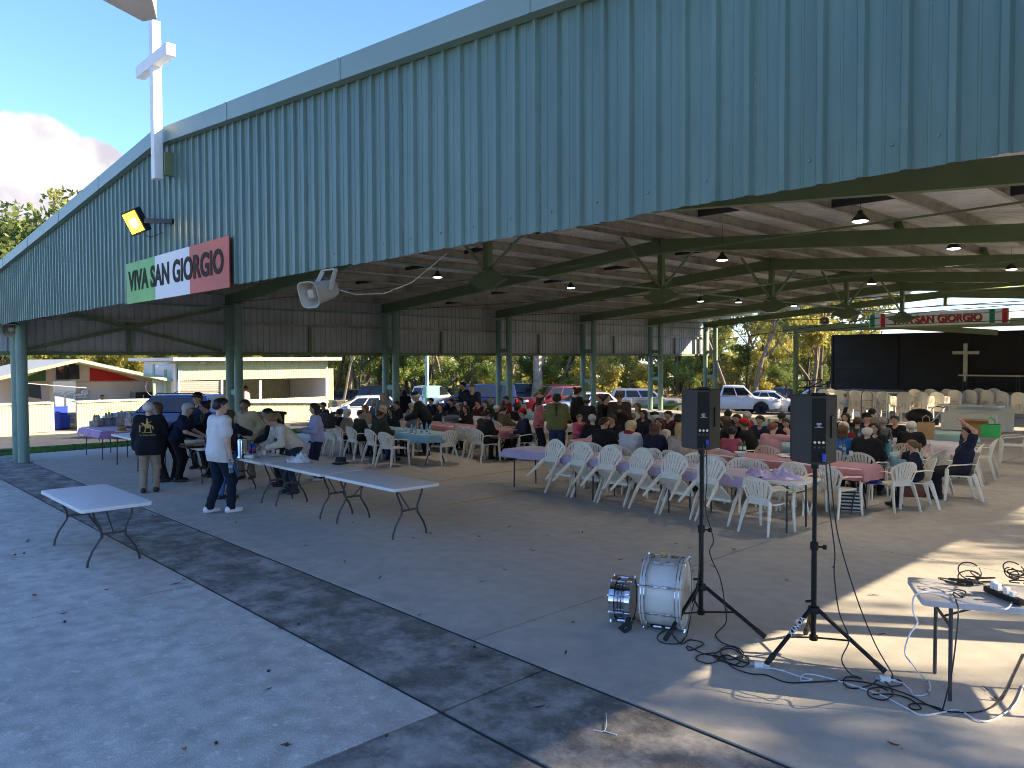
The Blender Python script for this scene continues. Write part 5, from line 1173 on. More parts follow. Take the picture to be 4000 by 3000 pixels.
stand2(1298, 854, 18.0, 250, 'man in red cap standing far back by the silver hatchback', shirt=(.1, .09, .08), pants=K, hair='short', hc=DBR, cap=(.45, .02, .02))
stand2(1306, 865, 14.2, 55, 'woman with tied hair in black leather jacket with fur collar', H=1.68, shirt=K, pants=K, hair='bun', hc=DBR, skin=SKP, hood=(.22, .15, .08), hands=('front', 'front'), jacket=.01)
stand2(1338, 862, 14.2, 0, 'man in sunglasses and brown jacket standing facing us', H=1.76, shirt=(.045, .03, .022), pants=K, hair='short', hc=(.09, .07, .05), skin=SKD, glasses='dark', hands=('hold', 'hold'), jacket=.01)
stand2(1250, 897, 13.5, 40, 'small child in pink jumper beside the woman in green', H=1.22, shirt=(.50, .10, .16), pants=K, hair='short', hc=(.2, .11, .05), skin=SKP, hands=('front', 'down'))
p_ = G(1834, 909); person('small boy in pale blue top standing at the chair stacks', (p_.x, p_.y - .3, 0), facing(p_, 280), H=1.1, shirt=(.35, .42, .5), pants=K, hair='short', hc=(.22, .08, .03), hands=('front', 'front'), h=.022)
# kitchen and kiosk people
p_ = GX(221, 858, XK - 1.5); person('bearded man behind the kitchen pavilion counter', (p_.x, p_.y, zg(XK, 6) + .06), facing(p_, 0), H=max(1.5, min(1.8, p_.z - zg(XK, 6))), shirt=(.42, .40, .36), hair='short', hc=BLK, skin=SKD, h=.024, extra='beard')
p_ = GX(533, 836, XS - 1.2); person('person in pink shirt behind the kiosk hatch', (p_.x, p_.y, zg(XS, 13) + .06), facing(p_, 250), H=max(1.5, min(1.85, p_.z - zg(XS, 13))), shirt=(.5, .36, .33), hair='short', hc=BLK, skin=SKD, h=.026)
# ---- seated
def sit(vx, vy, Y, face, who, label, **k):
    p = GY(vx, vy, Y); z = p.z; H_ = z / .755
    H_ = k.pop('H', max(1.5, min(1.88, H_))); rz_ = rzof(p, face); k.setdefault('h', .023 if Y < 12.7 else .029); k.setdefault('hands', ('table', 'table')); k.setdefault('lean', 10)
    chair(p.x, p.y, rz_, 'white plastic armchair under the %s' % who, 'occupied white armchairs')
    return person(label, (p.x, p.y, 0), rz_, H=H_, pose='sit', **k)
S = sit
def many(rows):
    for vx, vy, Y, f, who, label, sh_, hr_, hcol, kw in rows: sit(vx, vy, Y, f, who, label, shirt=sh_, hair=hr_, hc=hcol, **kw)
BGE = (.32, .25, .18); CRM = (.52, .47, .38); PKJ = (.50, .27, .28)
many([
 (702, 890, 12.0, 'S', 'guest at the far left end', 'dark guest at the far left end of the sky blue table', K, 'short', DBR, {}),
 (812, 874, 13.9, 'S', 'guest in grey behind the pink left cloth', 'guest in grey behind the pink left cloth, left end', (.07, .07, .08), 'short', GREY, {}),
 (934, 876, 15.9, 'S', 'dark guest behind the black cap', 'dark guest seated right behind the man in the black cap', K, 'short', BLK, {}),
 (1010, 884, 13.9, 'S', 'dark guest by the wine bottle', 'dark-haired guest in black behind the wine bottle', K, 'bob', BLK, {}),
 (1036, 876, 16.0, 'S', 'guest in dark red', 'guest in dark red between the leaning men and the van', (.1, .015, .02), 'short', DBR, {}),
 (1045, 890, 12.5, 'N', 'dark guest before the tan handbag', 'dark-jacketed guest with his back to us by the tan handbag', (.02, .02, .024), 'short', DBR, dict(jacket=.01)),
 (1222, 884, 15.6, 'S', 'guest hidden by the green hoodie', 'guest in black right of the woman in the green hoodie', K, 'short', BLK, {}),
 (1326, 898, 13.4, 'S', 'guest before the brown jacket', 'dark guest seated in front of the man in sunglasses', K, 'short', DBR, {}),
 (1393, 893, 15.6, 'S', 'guest in charcoal', 'guest in charcoal behind the blonde woman in white', (.03, .03, .034), 'bob', DBR, {}),
 (1447, 893, 15.6, 'S', 'guest in maroon', 'guest in maroon left of the left loudspeaker', (.09, .02, .025), 'short', BLK, {}),
 (1595, 900, 15.6, 'S', 'guest in dark grey', 'guest in dark grey between the two men in red', (.04, .04, .045), 'short', DBR, {}),
 (1645, 903, 15.6, 'S', 'guest in dark blue', 'guest in dark blue behind the red-haired woman in pink', NV, 'short', BLK, {}),
 (1686, 898, 17.0, 'N', 'guest in black far back', 'guest in black far back left of the right loudspeaker', K, 'short', DBR, {}),
 (1935, 905, 18.0, 'S', 'guest in black before the pram', 'guest in black before the chair stacks beside the white flask', K, 'short', BLK, {}),
 (1850, 914, 16.8, 'N', 'guest in dark green far right', 'guest in dark green between the cap man and the white-haired woman', (.03, .04, .03), 'short', BRN, {}),
 (730, 896, 10.6, 'N', 'left-end guest in black', 'guest in black at the left end of the sky blue table', K, 'short', BLK, {}),
 (746, 893, 10.65, 'N', 'grey-haired guest in beige', 'grey-haired guest in beige jumper at the sky blue table', BGE, 'bob', WHT, dict(skin=SKP, hyaw=-40)),
 (775, 895, 10.65, 'N', 'brown-haired guest in dark green', 'brown-haired guest in dark green shirt at the sky blue table', (.03, .035, .03), 'short', BRN, dict(hyaw=-50)),
 (793, 883, 12.0, 'S', 'curly woman in beige', 'woman with curly auburn hair and beige top facing us', (.3, .22, .17), 'bob', RED, {}),
 (817, 887, 10.6, 'N', 'broad man in olive jacket', 'broad bald man in dark olive jacket with his back to us', DG, 'fringe', BRN, dict(stout=1.25, jacket=.015, pants=JN, skin=SKD)),
 (831, 880, 12.1, 'S', 'short-haired elderly woman', 'elderly woman with short fair hair behind the man in olive', (.05, .05, .06), 'bob', (.42, .33, .22), dict(skin=SKP)),
 (853, 890, 12.0, 'S', 'smiling dark-haired woman', 'smiling dark-haired woman in black facing us', K, 'long', BLK, dict(lean=16)),
 (860, 876, 13.9, 'S', 'dark-haired guest with raised hand', 'dark-haired guest with a hand at the mouth behind the sky blue table', K, 'short', BLK, dict(hands=('mouth', 'table'))),
 (892, 880, 13.9, 'S', 'elderly man with glasses', 'elderly man with glasses in grey facing us', (.2, .17, .15), 'fringe', WHT, dict(glasses='clear', skin=SKP)),
 (896, 892, 12.0, 'S', 'elderly woman in tan', 'elderly woman with glasses and tan cardigan at the sky blue table', (.24, .19, .15), 'bob', (.3, .2, .1), dict(glasses='clear', skin=SKP)),
 (954, 884, 13.9, 'S', 'curly dark-haired woman', 'woman with curly dark hair in black at the pink left table', K, 'curly', BLK, dict(hyaw=40)),
 (978, 875, 15.95, 'S', 'dark young man', 'dark-haired young man beside the grey bin, hand at his chin', K, 'short', BLK, dict(hands=('mouth', 'table'))),
 (994, 875, 14.7, 300, 'balding man in dark jacket', 'balding man in dark jacket in profile at the left tables', (.02, .02, .025), 'fringe', DBR, dict(jacket=.01)),
 (1051, 878, 16.0, 'S', 'guest in dark top by the van', 'guest in dark top seated before the dark blue van', K, 'short', DBR, {}),
 (1058, 871, 17.2, 'N', 'fair child in green', 'fair-haired child in green seated far back left', (.02, .1, .05), 'short', BLD, dict(skin=SKP)),
 (1070, 883, 14.7, 'N', 'white-haired man in leather jacket', 'white-haired man in black leather jacket with his back to us', (.02, .018, .018), 'fringe', WHT, dict(jacket=.015, stout=1.1, skin=SKP)),
 (1086, 886, 14.5, 130, 'guest with fur hood', 'dark-haired guest with a tan fur hood', (.12, .09, .06), 'short', BLK, dict(hood=(.35, .24, .14))),
 (1096, 870, 18.3, 'S', 'guest in red hooded top', 'dark-haired guest in red hooded top facing us', (.22, .02, .03), 'short', BLK, {}),
 (1115, 878, 15.2, 140, 'long-haired woman beside the red cap', 'woman with long dark hair left of the man in the red cap', K, 'long', BLK, {}),
 (1127, 872, 18.0, 'S', 'man in pale shirt far back', 'man in pale shirt seated far back behind the red cap', (.42, .36, .32), 'short', DBR, {}),
 (1134, 888, 13.5, 290, 'man in red cap and navy jumper', 'man in red cap and navy jumper sitting with crossed legs', (.02, .028, .06), 'short', DBR, dict(cap=(.42, .02, .025), skin=SKP, pants=K, stout=1.1, feet=((.1, .55, .30), (-.1, .42, .075)))),
 (1380, 881, 18.0, 'S', 'girl in cream', 'girl with glasses in cream top seated far back by the pale teal table', CRM, 'long', (.12, .05, .025), dict(glasses='clear', skin=SKP, hands=('table', 'table'))),
 (1281, 903, 13.5, 200, 'grey-haired guest', 'grey-haired guest half hidden behind the man in black', K, 'short', GREY, dict(skin=SKP)),
 (1300, 904, 12.1, 'N', 'broad man in black', 'broad man in black jacket with cropped hair at the pink table', K, 'short', DBR, dict(stout=1.25, jacket=.015, hyaw=-45)),
 (1361, 900, 14.3, 'N', 'greying man in navy', 'greying man in navy seated behind the blonde woman', NV, 'short', (.10, .10, .10), {}),
 (1359, 914, 12.1, 'N', 'blonde woman in white', 'blonde woman in white jacket with red scarf, back to us', (.52, .54, .60), 'bob', (.55, .42, .22), dict(hood=(.35, .03, .03), jacket=.015, hyaw=-35, skin=SKP)),
 (1416, 895, 14.3, 200, 'man in black cap', 'man in black cap and navy jacket at the middle of the pink table', NV, 'short', GREY, dict(cap=K)),
 (1429, 909, 13.4, 'S', 'dark-haired woman in cream', 'dark-haired woman in cream cardigan facing us at the pink table', CRM, 'long', (.05, .02, .015), dict(skin=SKP)),
 (1411, 919, 12.1, 'N', 'auburn woman in navy', 'auburn-haired woman in navy coat with her back to us', NV, 'bob', (.10, .04, .02), dict(jacket=.01)),
 (1462, 903, 14.3, 'N', 'man in black cap by the loudspeaker', 'man in black cap beside the left loudspeaker', K, 'short', DBR, dict(cap=K)),
 (1466, 921, 12.1, 'N', 'blonde woman in beige', 'blonde woman in beige jumper half behind the left loudspeaker', (.42, .33, .26), 'long', (.42, .28, .12), dict(skin=SKP)),
 (1570, 893, 16.8, 'N', 'man right of the left loudspeaker', 'dark-haired man right of the left loudspeaker, top row', K, 'short', DBR, {}),
 (1574, 904, 14.4, 250, 'brown-haired woman in black', 'brown-haired woman in black right beside the left loudspeaker', K, 'long', BRN, {}),
 (1619, 894, 16.6, 250, 'grey-haired man in red', 'grey-haired man in red jacket looking left between the loudspeakers', (.42, .02, .02), 'short', GREY, dict(skin=SKP)),
 (1626, 908, 14.4, 250, 'man in red cap and black jacket', 'man in red cap and black jacket hunched between the loudspeakers', K, 'short', BRN, dict(cap=(.45, .015, .02), lean=22, hands=('mouth', 'table'), jacket=.015)),
 (1667, 921, 14.1, 160, 'red-haired woman in pink', 'red-haired woman in pink jumper pointing with one hand', PKJ, 'short', RED, dict(hands=('point', 'lap'), stout=1.15, skin=SKP, hyaw=-40)),
 (1578, 936, 12.9, 150, 'child in pink and grey', 'child in pink and grey top right below the left loudspeaker', (.38, .08, .12), 'short', BLK, dict(H=1.5)),
 (1701, 912, 15.6, 'S', 'dark guest by the right loudspeaker', 'guest in black just left of the right loudspeaker', K, 'short', BLK, {}),
 (1829, 906, 18.0, 'S', 'dark curly woman', 'smiling woman with dark wavy hair at the pale lilac table', K, 'curly', (.03, .012, .01), dict(skin=SKP)),
 (1825, 922, 15.6, 'S', 'white-haired woman in red', 'white-haired woman in dark red with sunglasses on her head', (.2, .015, .02), 'bob', (.6, .55, .45), dict(skin=SKP)),
 (1817, 927, 14.3, 'N', 'woman in bright blue', 'auburn woman in bright blue top beside the right loudspeaker', (.02, .13, .36), 'bob', (.10, .045, .02), {}),
 (1875, 899, 18.0, 'S', 'man in dark cap', 'man in dark cap and navy jacket at the pale lilac table', NV, 'short', DBR, dict(cap=K, skin=SKP, hyaw=50)),
 (1882, 890, 20.0, 'N', 'man in beige far back', 'dark-haired man in beige shirt before the chair trolleys', BGE, 'short', BLK, {}),
 (1912, 908, 17.0, 240, 'grey-haired man in plaid', 'grey-haired man in grey plaid shirt with a moustache', (.10, .10, .10), 'short', (.22, .20, .18), {}),
 (1871, 927, 14.2, 'N', 'bald man in quilted jacket', 'balding white-haired man in black quilted jacket, back to us', K, 'fringe', WHT, dict(stout=1.25, jacket=.02, skin=SKP)),
 (1893, 923, 15.6, 'S', 'dark-haired woman in black', 'dark-haired woman in black beside the man in the quilted jacket', K, 'bob', DBR, {}),
 (1967, 918, 16.3, 'N', 'white-haired man in puffer jacket', 'white-haired man in black puffer jacket at the light blue cloth', K, 'short', WHT, dict(stout=1.25, jacket=.02, skin=SKP)),
 (2072, 926, 15.1, 285, 'stretching man', 'man in dark t-shirt stretching both arms behind his head', NV, 'short', BLK, dict(hands=('up', 'raise'), sleeve='short', lean=-12, skin=SK)),
 (1976, 962, 13.75, 285, 'little girl in navy dress', 'little girl in navy dress eating at the end of the light blue table', (.018, .02, .035), 'pony', (.13, .07, .035), dict(H=1.28, skin=SKP, hands=('mouth', 'table'), sleeve='short')),
])
# ================================================================== fixtures on the shed
gc_ = thing('gable_cross', 'white cross standing on the gable above the blue wall', 'cross', (-10.68, 3.60, 4.9))
ct_ = GY(331, 50, 3.6); cb_ = GY(343, 386, 3.6)
MB().box(((ct_.x + cb_.x) / 2, 3.60, (ct_.z + cb_.z) / 2), (.125, .11, ct_.z - cb_.z)).build('upright', M_white, gc_, world=True, bevel=.006)
MB().box((GY(335, 134, 3.6).x, 3.597, GY(335, 134, 3.6).z), (1.12, .116, .15)).build('arm', M_white, gc_, world=True, bevel=.006)
MB().box((cb_.x + .02, 3.72, cb_.z + .2), (.08, .12, .3)).build('bracket', M_green, gc_, world=True)
M_sg = [mat('banner_green', (.10, .36, .05), .45, var=.25, vs=2, spec=.25), mat('banner_white', (.58, .58, .60), .4, var=.03, spec=.25), mat('banner_red', (.46, .05, .025), .45, var=.2, vs=2, spec=.2), mat('banner_black', (.03, .026, .02), .7, var=.1, spec=.1)]
SX0, SX1, SZ0, SZ1, SY = -12.19, -8.60, 3.335, 3.925, 3.745
bn = thing('gable_banner', 'green, white and red sign reading VIVA SAN GIORGIO on the blue gable', 'sign', ((SX0 + SX1) / 2, SY, SZ0))
w_ = SX1 - SX0
for a, b, k in ((0, .335, 0), (.335, .675, 1), (.675, 1, 2)): MB().box((SX0 + w_ * (a + b) / 2, SY, (SZ0 + SZ1) / 2), (w_ * (b - a) - .001, .014, SZ1 - SZ0)).build('panel', M_sg[k], bn, world=True)
lt = letters('VIVA SAN GIORGIO', .27, M_sg[3], bn, w_ * .93, 0, 0, 0, spacing=1.); lt.matrix_parent_inverse = pmat(bn).inverted(); lt.location = (SX0 + .10, SY - .0085, SZ0 + .19); lt.data.transform(Matrix.Scale(1.45, 4, (0, 1, 0)))
# flood light
M_hot = mat('lamp_hot', (1, .8, .4), .4, var=0, emit=(1, .72, .22), es=14); M_amb = mat('lamp_amber', (.9, .5, .05), .2, var=.1, emit=(1, .50, .02), es=2.6)
fl = thing('flood_light', 'lit amber flood light on an arm on the blue gable', 'lamp', (-11.0, 3.5, 4.3)); fq = Euler((R(22), R(-16), R(30))); fp_ = Vector((-10.93, 3.46, 4.345))
hb = MB().box((0, .05, 0), (.24, .12, .32), taper=1.).build('housing', M_blk, fl, world=True); hb.matrix_parent_inverse = pmat(fl).inverted(); hb.location = fp_; hb.rotation_euler = fq
c_ = MB().box((0, -.014, 0), (.20, .012, .27)).build('glass', M_amb, hb); c_ = MB().box((.01, -.024, -.01), (.09, .012, .10)).build('led_chip', M_hot, hb)
mb = MB(); bar(mb, (-10.8, 3.56, 4.36), (-10.42, 3.78, 4.33), .035, .06); mb.build('arm', M_blk, fl, world=True)
MB().tube([(-10.85, 3.52, 4.2), (-10.75, 3.6, 4.14), (-10.62, 3.72, 4.2)], .006, 5).build('lead', M_blk, fl, world=True)
# horn loudspeakers
M_horn = mat('horn_beige', (.36, .32, .25), .45, var=.06); M_hornd = mat('horn_shade', (.42, .38, .30), .5, var=.1)
def horn(label, p, aim, sc, brk):
    t = thing('horn_speaker', label, 'loudspeaker', p); q = Vector(aim).to_track_quat('Z', 'Y').to_matrix()
    def sq(prof, n=24):
        mb = MB(); V = []; F = []
        for w, hh, z in prof:
            for k in range(n):
                a = 2 * math.pi * k / n; c, s_ = math.cos(a), math.sin(a); f = 1 / (abs(c) ** 4 + abs(s_) ** 4) ** .25
                V.append(q @ Vector((w * c * f, hh * s_ * f, z)) * sc)
        for i in range(len(prof) - 1):
            for k in range(n): F.append((i * n + k, i * n + (k + 1) % n, (i + 1) * n + (k + 1) % n, (i + 1) * n + k))
        return mb.add(V, F)
    sq([(.02, .02, -.22), (.09, .08, -.22), (.11, .10, -.16), (.13, .11, -.05), (.145, .12, .05), (.165, .14, .10), (.168, .143, .11), (.155, .13, .108), (.12, .10, .04), (.10, .08, -.02), (.0, .0, -.03)]).build('bell', M_horn, t, smooth=True, angle=50)
    sq([(.0, .0, .085), (.03, .028, .085), (.05, .045, .08), (.062, .055, .06), (.058, .05, -.02)]).build('reflector', M_horn, t, smooth=True)
    for s_ in (-1, 1): mb = MB(); bar(mb, q @ Vector((s_ * .15, 0, -.06)) * sc, q @ Vector((s_ * .11, 0, -.06)) * sc + Vector(brk), .012, .04); mb.build('bracket_arm', M_horn, t)
    mb = MB(); bar(mb, q @ Vector((-.11, 0, -.06)) * sc + Vector(brk), q @ Vector((.11, 0, -.06)) * sc + Vector(brk), .04, .012); mb.build('bracket_bridge', M_horn, t)
hp_ = GY(684, 632, 3.62); horn('beige horn loudspeaker under the bottom edge of the blue gable', hp_, tuple(Vector((-.05, -.0, CAMH)) * 0 + Vector((.10, -.95, -.28))), .88, (.05, .06, .20))
MB().tube([GY(735, 627, 3.8), GY(770, 636, 4.2), GY(830, 634, 4.6), GY(890, 610, 4.8), GY(965, 548, 4.6)], .006, 5).build('lead', M_white, bpy.data.objects['horn_speaker'], world=True)
horn('grey horn loudspeaker on the left corner column', GX(27, 708, -22.1), (.75, -.35, -.5), 1.25, (-.1, .0, .3))
horn('small horn loudspeaker on the stage roof beam', GY(1782, 692, YS - 1.1), (.2, -.9, -.2), 1.3, (0, .15, -.05))
# pendant lamps
M_led = mat('led_white', (1, 1, 1), .4, var=0, emit=(1, .92, .8), es=5)
for i, (vx, vy) in enumerate(((945, 599), (1233, 622), (1560, 562), (1858, 478), (2060, 537), (2185, 582), (1595, 653), (1715, 661), (1883, 613), (1513, 651))):
    p = G(vx, vy, 4.55); t = thing('pendant_lamp', 'lit black high-bay lamp under the shed roof, %s' % ('leftmost, above the sky blue table', 'second from the left, above the aisle', 'above the pink dining table', 'nearest and largest, upper right', 'at the right between two roof beams', 'at the right picture edge', 'small, over the fourth beam', 'small, over the far columns', 'far, left of the stage sign', 'small, over the third beam')[i], 'lamp', p, 0, 'pendant lamps')
    t.scale = (.72, .72, .72); MB().lathe([(.05, .22), (.06, .16), (.10, .12), (.15, .06), (.18, .02), (.185, 0), (.165, .0)], 20).build('housing', M_blk, t, smooth=True)
    MB().lathe([(.0, -.03), (.08, -.026), (.14, -.012), (.16, .002)], 20, cap=False).build('led_panel', M_led, t)
    MB().tube([(0, 0, .2), (0, 0, (zr(p.x) - 4.58) / .72)], .006, 5).build('hanger', M_blk, t)
    L_ = bpy.data.lights.new('lamp_light', 'SPOT'); L_.energy = 50; L_.spot_size = R(150); L_.spot_blend = .6; L_.shadow_soft_size = .15; L_.color = (1, .86, .68)
    lo_ = bpy.data.objects.new('lamp_light', L_); COL.objects.link(lo_); lo_.parent = t; lo_.location = (0, 0, -.05)
# ================================================================== loudspeakers on stands
M_box = mat('speaker_grey', (.065, .062, .056), .7, var=.05, bump=.15, bs=250, spec=.25); M_bk2 = mat('matt_black', (.010, .010, .010), .5, var=.1, spec=.25); M_wl = mat('white_print', (.7, .7, .7), .5, var=0); M_bl = mat('blue_plug', (.02, .06, .5), .4, var=0); M_chr = mat('chrome', (.75, .75, .77), .07, 1., var=.02)
def speaker(label, x, y, z0, h_, f):
    t = thing('pa_speaker', label, 'loudspeaker', (x, y, z0), math.atan2(f[1], f[0]) - math.pi / 2, 'loudspeakers on tripods'); k = h_ / .52
    pl = [(-.165, .15), (.165, .15), (.165, .05), (.052, -.14), (-.052, -.14), (-.165, .05)][::-1]
    MB().prism([(a * k, b * k) for a, b in pl], 0, h_).build('cabinet', M_box, t, bevel=.008)
    MB().box((0, .155 * k, h_ / 2), (.30 * k, .012, h_ * .96)).build('grille', M_bk2, t)
    cp = MB().box((0, -.142 * k, h_ * .5), (.100 * k, .008, h_ * .93)).build('control_panel', M_bk2, t)
    MB().box((0, -.147 * k, h_ * .56), (.088 * k, .006, h_ * .26)).build('amp_cover', M_bk2, cp)
    l_ = letters('QSC', .022 * k, M_wl, cp, .034 * k, -.152 * k, -.017 * k, h_ * .58); letters('K10.2', .010 * k, M_wl, cp, .02 * k, -.152 * k, -.010 * k, h_ * .555)
    MB().box((0, -.1515 * k, h_ * .545), (.06 * k, .002, .0025)).build('rule', M_wl, cp)
    for q in range(3):
        for r_ in range(2): MB().lathe([(.013, 0), (.011, .02)], 10, ((-.03 + .03 * q) * k, -.147 * k, h_ * (.33 - .07 * r_)), (R(90), 0, 0)).build('knob' if r_ == 0 else 'socket', M_leg if r_ else M_steel, cp)
    MB().tube([(.03 * k, -.15 * k, h_ * .16), (.03 * k, -.19 * k, h_ * .16), (.03 * k, -.20 * k, h_ * .06)], .014, 8).build('power_plug', M_bl, cp)
    for s_ in (1,):
        a = Vector((s_ * .165 * k, .05 * k, 0)); b = Vector((s_ * .052 * k, -.14 * k, 0)); m_ = (a + b) / 2; dr_ = (b - a).normalized(); ang_ = math.atan2(dr_.y, dr_.x)
        MB().rbox((m_.x + s_ * .006, m_.y - .003, h_ * .54), (.012, .05 * k, .17 * k), .004, (0, 0, ang_ - math.pi / 2)).build('side_handle', M_bk2, t)
    MB().tube([(-.05 * k, -.12 * k, h_), (-.045 * k, -.12 * k, h_ + .012), (.045 * k, -.12 * k, h_ + .012), (.05 * k, -.12 * k, h_)], .012, 6).build('top_handle', M_bk2, t)
    MB().lathe([(.03, -.05), (.03, .0)], 12).build('pole_cup', M_bk2, t)
    return t
def tripod(label, x, y, ztop, feet, txt=None):
    t = thing('speaker_stand', label, 'stand', (x, y, 0), 0, 'tripod speaker stands'); Z = .40
    MB().tube([(0, 0, .14), (0, 0, .95)], .0225, 12).build('lower_tube', M_bk2, t, smooth=True); MB().tube([(0, 0, .9), (0, 0, ztop)], .0175, 12).build('upper_tube', M_bk2, t, smooth=True)
    MB().lathe([(.03, 0), (.033, .01), (.033, .06), (.028, .07)], 12, (0, 0, .90)).build('collar', M_bk2, t); MB().lathe([(.05, 0), (.055, .015), (.05, .05), (.03, .06)], 6, (0, 0, Z - .03)).build('hub', M_bk2, t); MB().lathe([(.034, 0), (.034, .04)], 12, (0, 0, .14)).build('foot_collar', M_bk2, t)
    MB().tube([(0, 0, .93), (.07, .03, .93)], .008, 6).lathe([(.02, 0), (.02, .03)], 8, (.06, .026, .93), (0, R(90), R(20))).build('knob', M_bk2, t)
    MB().tube([(0, 0, .47), (-.04, -.06, .47)], .012, 6).build('knob', M_bk2, t)
    for i, f in enumerate(feet):
        f = Vector((f[0] - x, f[1] - y, 0)); u = f.normalized(); a = Vector((u.x * .04, u.y * .04, Z)); b = f + Vector((0, 0, .022))
        lg = MB().tube([a, b], .0175, 10).build('leg', M_bk2, t, smooth=True); e = b - (b - a).normalized() * .09
        MB().tube([e, b + (b - a).normalized() * .012], .0225, 10).build('rubber_foot', M_tyre, lg); m_ = a.lerp(b, .52)
        MB().tube([(u.x * .03, u.y * .03, .165), m_], .008, 6).build('brace', M_bk2, t)
        if txt and i == txt[1]:
            tm = text_mesh(txt[0], .055, .0008, True); tm.materials.append(M_wl); dirv = (b - a).normalized(); mid_ = a.lerp(b, .16); cdir = (Vector((-x, -y, CAMH)) - mid_).normalized(); zz = (cdir - dirv * cdir.dot(dirv)).normalized(); xx_ = dirv; yy_ = zz.cross(xx_)
            o_ = obj('brand_lettering', tm, lg); o_.matrix_local = Matrix.Translation(mid_ + zz * .019 - yy_ * .02) @ Matrix((xx_, yy_, zz)).transposed().to_4x4()
    return t
c1 = (-3.89, 6.105); c2 = (-2.875, 6.22)
tripod('left black tripod speaker stand beside the drums', *c1, 1.70, ((-3.94, 5.62), (-3.36, 6.30), (-4.27, 6.46)))
tripod('right black tripod speaker stand with white lettering on one leg', *c2, 1.66, ((-3.05, 5.77), (-2.325, 6.28), (-3.15, 6.66)), ('VONYX', 0))
speaker('left grey loudspeaker on a tripod, seen from behind', *c1, 1.68, .54, (-.615, .788)); speaker('right grey loudspeaker on a tripod, seen from behind', *c2, 1.635, .56, (-.564, .826))
# ================================================================== drums
M_drum = mat('drum_white', (.66, .64, .60), .3, var=.04); M_skin = mat('drum_skin', (.60, .56, .50), .6, var=.1, vs=4, dirt=(.35, .28, .2), ds=3.); M_dk = mat('drum_dark_chrome', (.42, .43, .46), .12, 1., var=.1)
def drum(label, px, py, ax, Rr, Ld, shell, nl, snare=False):
    ax = Vector((ax[0], ax[1], 0)).normalized(); t = thing('bass_drum' if not snare else 'snare_drum', label, 'drum', (px, py, 0)); q = ax.to_track_quat('Z', 'Y').to_matrix(); cz = Vector((0, 0, Rr + .012))
    prof = [(Rr - .012, -Ld / 2)] + ([(Rr - .012, Ld / 2)] if not snare else [(Rr - .012, -.02), (Rr - .006, -.015), (Rr - .012, -.01), (Rr - .012, .01), (Rr - .006, .015), (Rr - .012, .02), (Rr - .012, Ld / 2)])
    MB().lathe(prof, 40, cz, q, cap=False).build('shell', shell, t, smooth=True, angle=30)
    for s_ in (-1, 1):
        z = s_ * Ld / 2; hd_m = MB().lathe([(0, z + s_ * .004), (Rr - .01, z + s_ * .004), (Rr - .006, z)], 40, cz, q, cap=False).build('drumhead', M_skin, t, smooth=True)
        MB().lathe([(Rr + .002, z - s_ * .035), (Rr + .012, z - s_ * .035), (Rr + .012, z + s_ * .012), (Rr - .002, z + s_ * .012)], 40, cz, q, cap=False).build('hoop', M_chr if snare else M_drum, t, smooth=True, angle=30)
        if not snare:
            for zz in (z - s_ * .036, z - s_ * .006): MB().tube([cz + q @ Vector(((Rr + .013) * math.cos(a), (Rr + .013) * math.sin(a), zz)) for a in [2 * math.pi * i / 40 for i in range(40)]], .005, 5, closed=True).build('hoop_edge', M_chr, t)
    for i in range(nl):
        a = 2 * math.pi * (i + .5) / nl; u = Vector((math.cos(a), math.sin(a), 0))
        for s_ in ((-1, 1) if not snare else (0,)):
            zc = s_ * Ld * .16; lgm = MB(); c = q @ (u * (Rr + .006)) + cz + q @ Vector((0, 0, zc)); rm = q @ Matrix((Vector((-u.y, u.x, 0)), u, Vector((0, 0, 1)))).transposed()
            lgm.rbox(c, (.022, .022, .075), .006, rm); lgm.build('lug', M_chr, t); e = Ld / 2 + .012
            for k in ((s_,) if s_ else (-1, 1)):
                MB().tube([c + q @ (u * .012), q @ (u * (Rr + .018) + Vector((0, 0, k * e))) + cz], .004, 5).build('tension_rod', M_chr, t)
                MB().tube([q @ (u * (Rr - .004) + Vector((0, 0, k * (e + .004)))) + cz, q @ (u * (Rr + .03) + Vector((0, 0, k * (e + .004)))) + cz], .009, 6).build('claw', M_chr, t)
    return t, q, cz
bp = G(1420, 1361); bt, bq, bz = drum('white bass drum with chrome lugs lying on its side by the tripod', bp.x, bp.y + .14, (.91, .40), .315, .35, M_drum, 8)
sp_ = G(1332, 1345); drum('chrome snare drum lying against the bass drum', sp_.x, sp_.y + .10, (.90, .43), .195, .17, M_dk, 8, True)
M_strap = mat('pale_strap', (.55, .50, .52), .8, var=.1); M_rope = mat('yellow_cord', (.55, .42, .03), .7)
topc = lambda a, z, r_=.335: bq @ Vector((r_ * math.cos(a), r_ * math.sin(a), z)) + bz
ups = [a for a in np.linspace(0, 2 * math.pi, 73)]; a_up = max(ups, key=lambda a: topc(a, 0).z); sgn_ = 1 if topc(a_up + .3, 0).dot(Vector((c1[0] - bp.x, c1[1] - bp.y, 0))) > topc(a_up - .3, 0).dot(Vector((c1[0] - bp.x, c1[1] - bp.y, 0))) else -1
MB().tube([topc(a_up - .1, -.10, .335), topc(a_up, -.02, .36), topc(a_up + .1 * sgn_, .08, .35), topc(a_up - .25, .14, .34), topc(a_up - .5, .18, .335)], .035, 6, flat=.15).build('strap', M_strap, bt, smooth=True)
MB().tube([topc(a_up - .12, -.12, .33), topc(a_up, -.05, .37), topc(a_up + .08, .03, .385)], .006, 5).build('cord', M_rope, bt); MB().tube([topc(a_up - .2, .08, .335), topc(a_up - .02, .02, .36), topc(a_up + .1, -.03, .34)], .006, 5).build('cord', M_rope, bt)
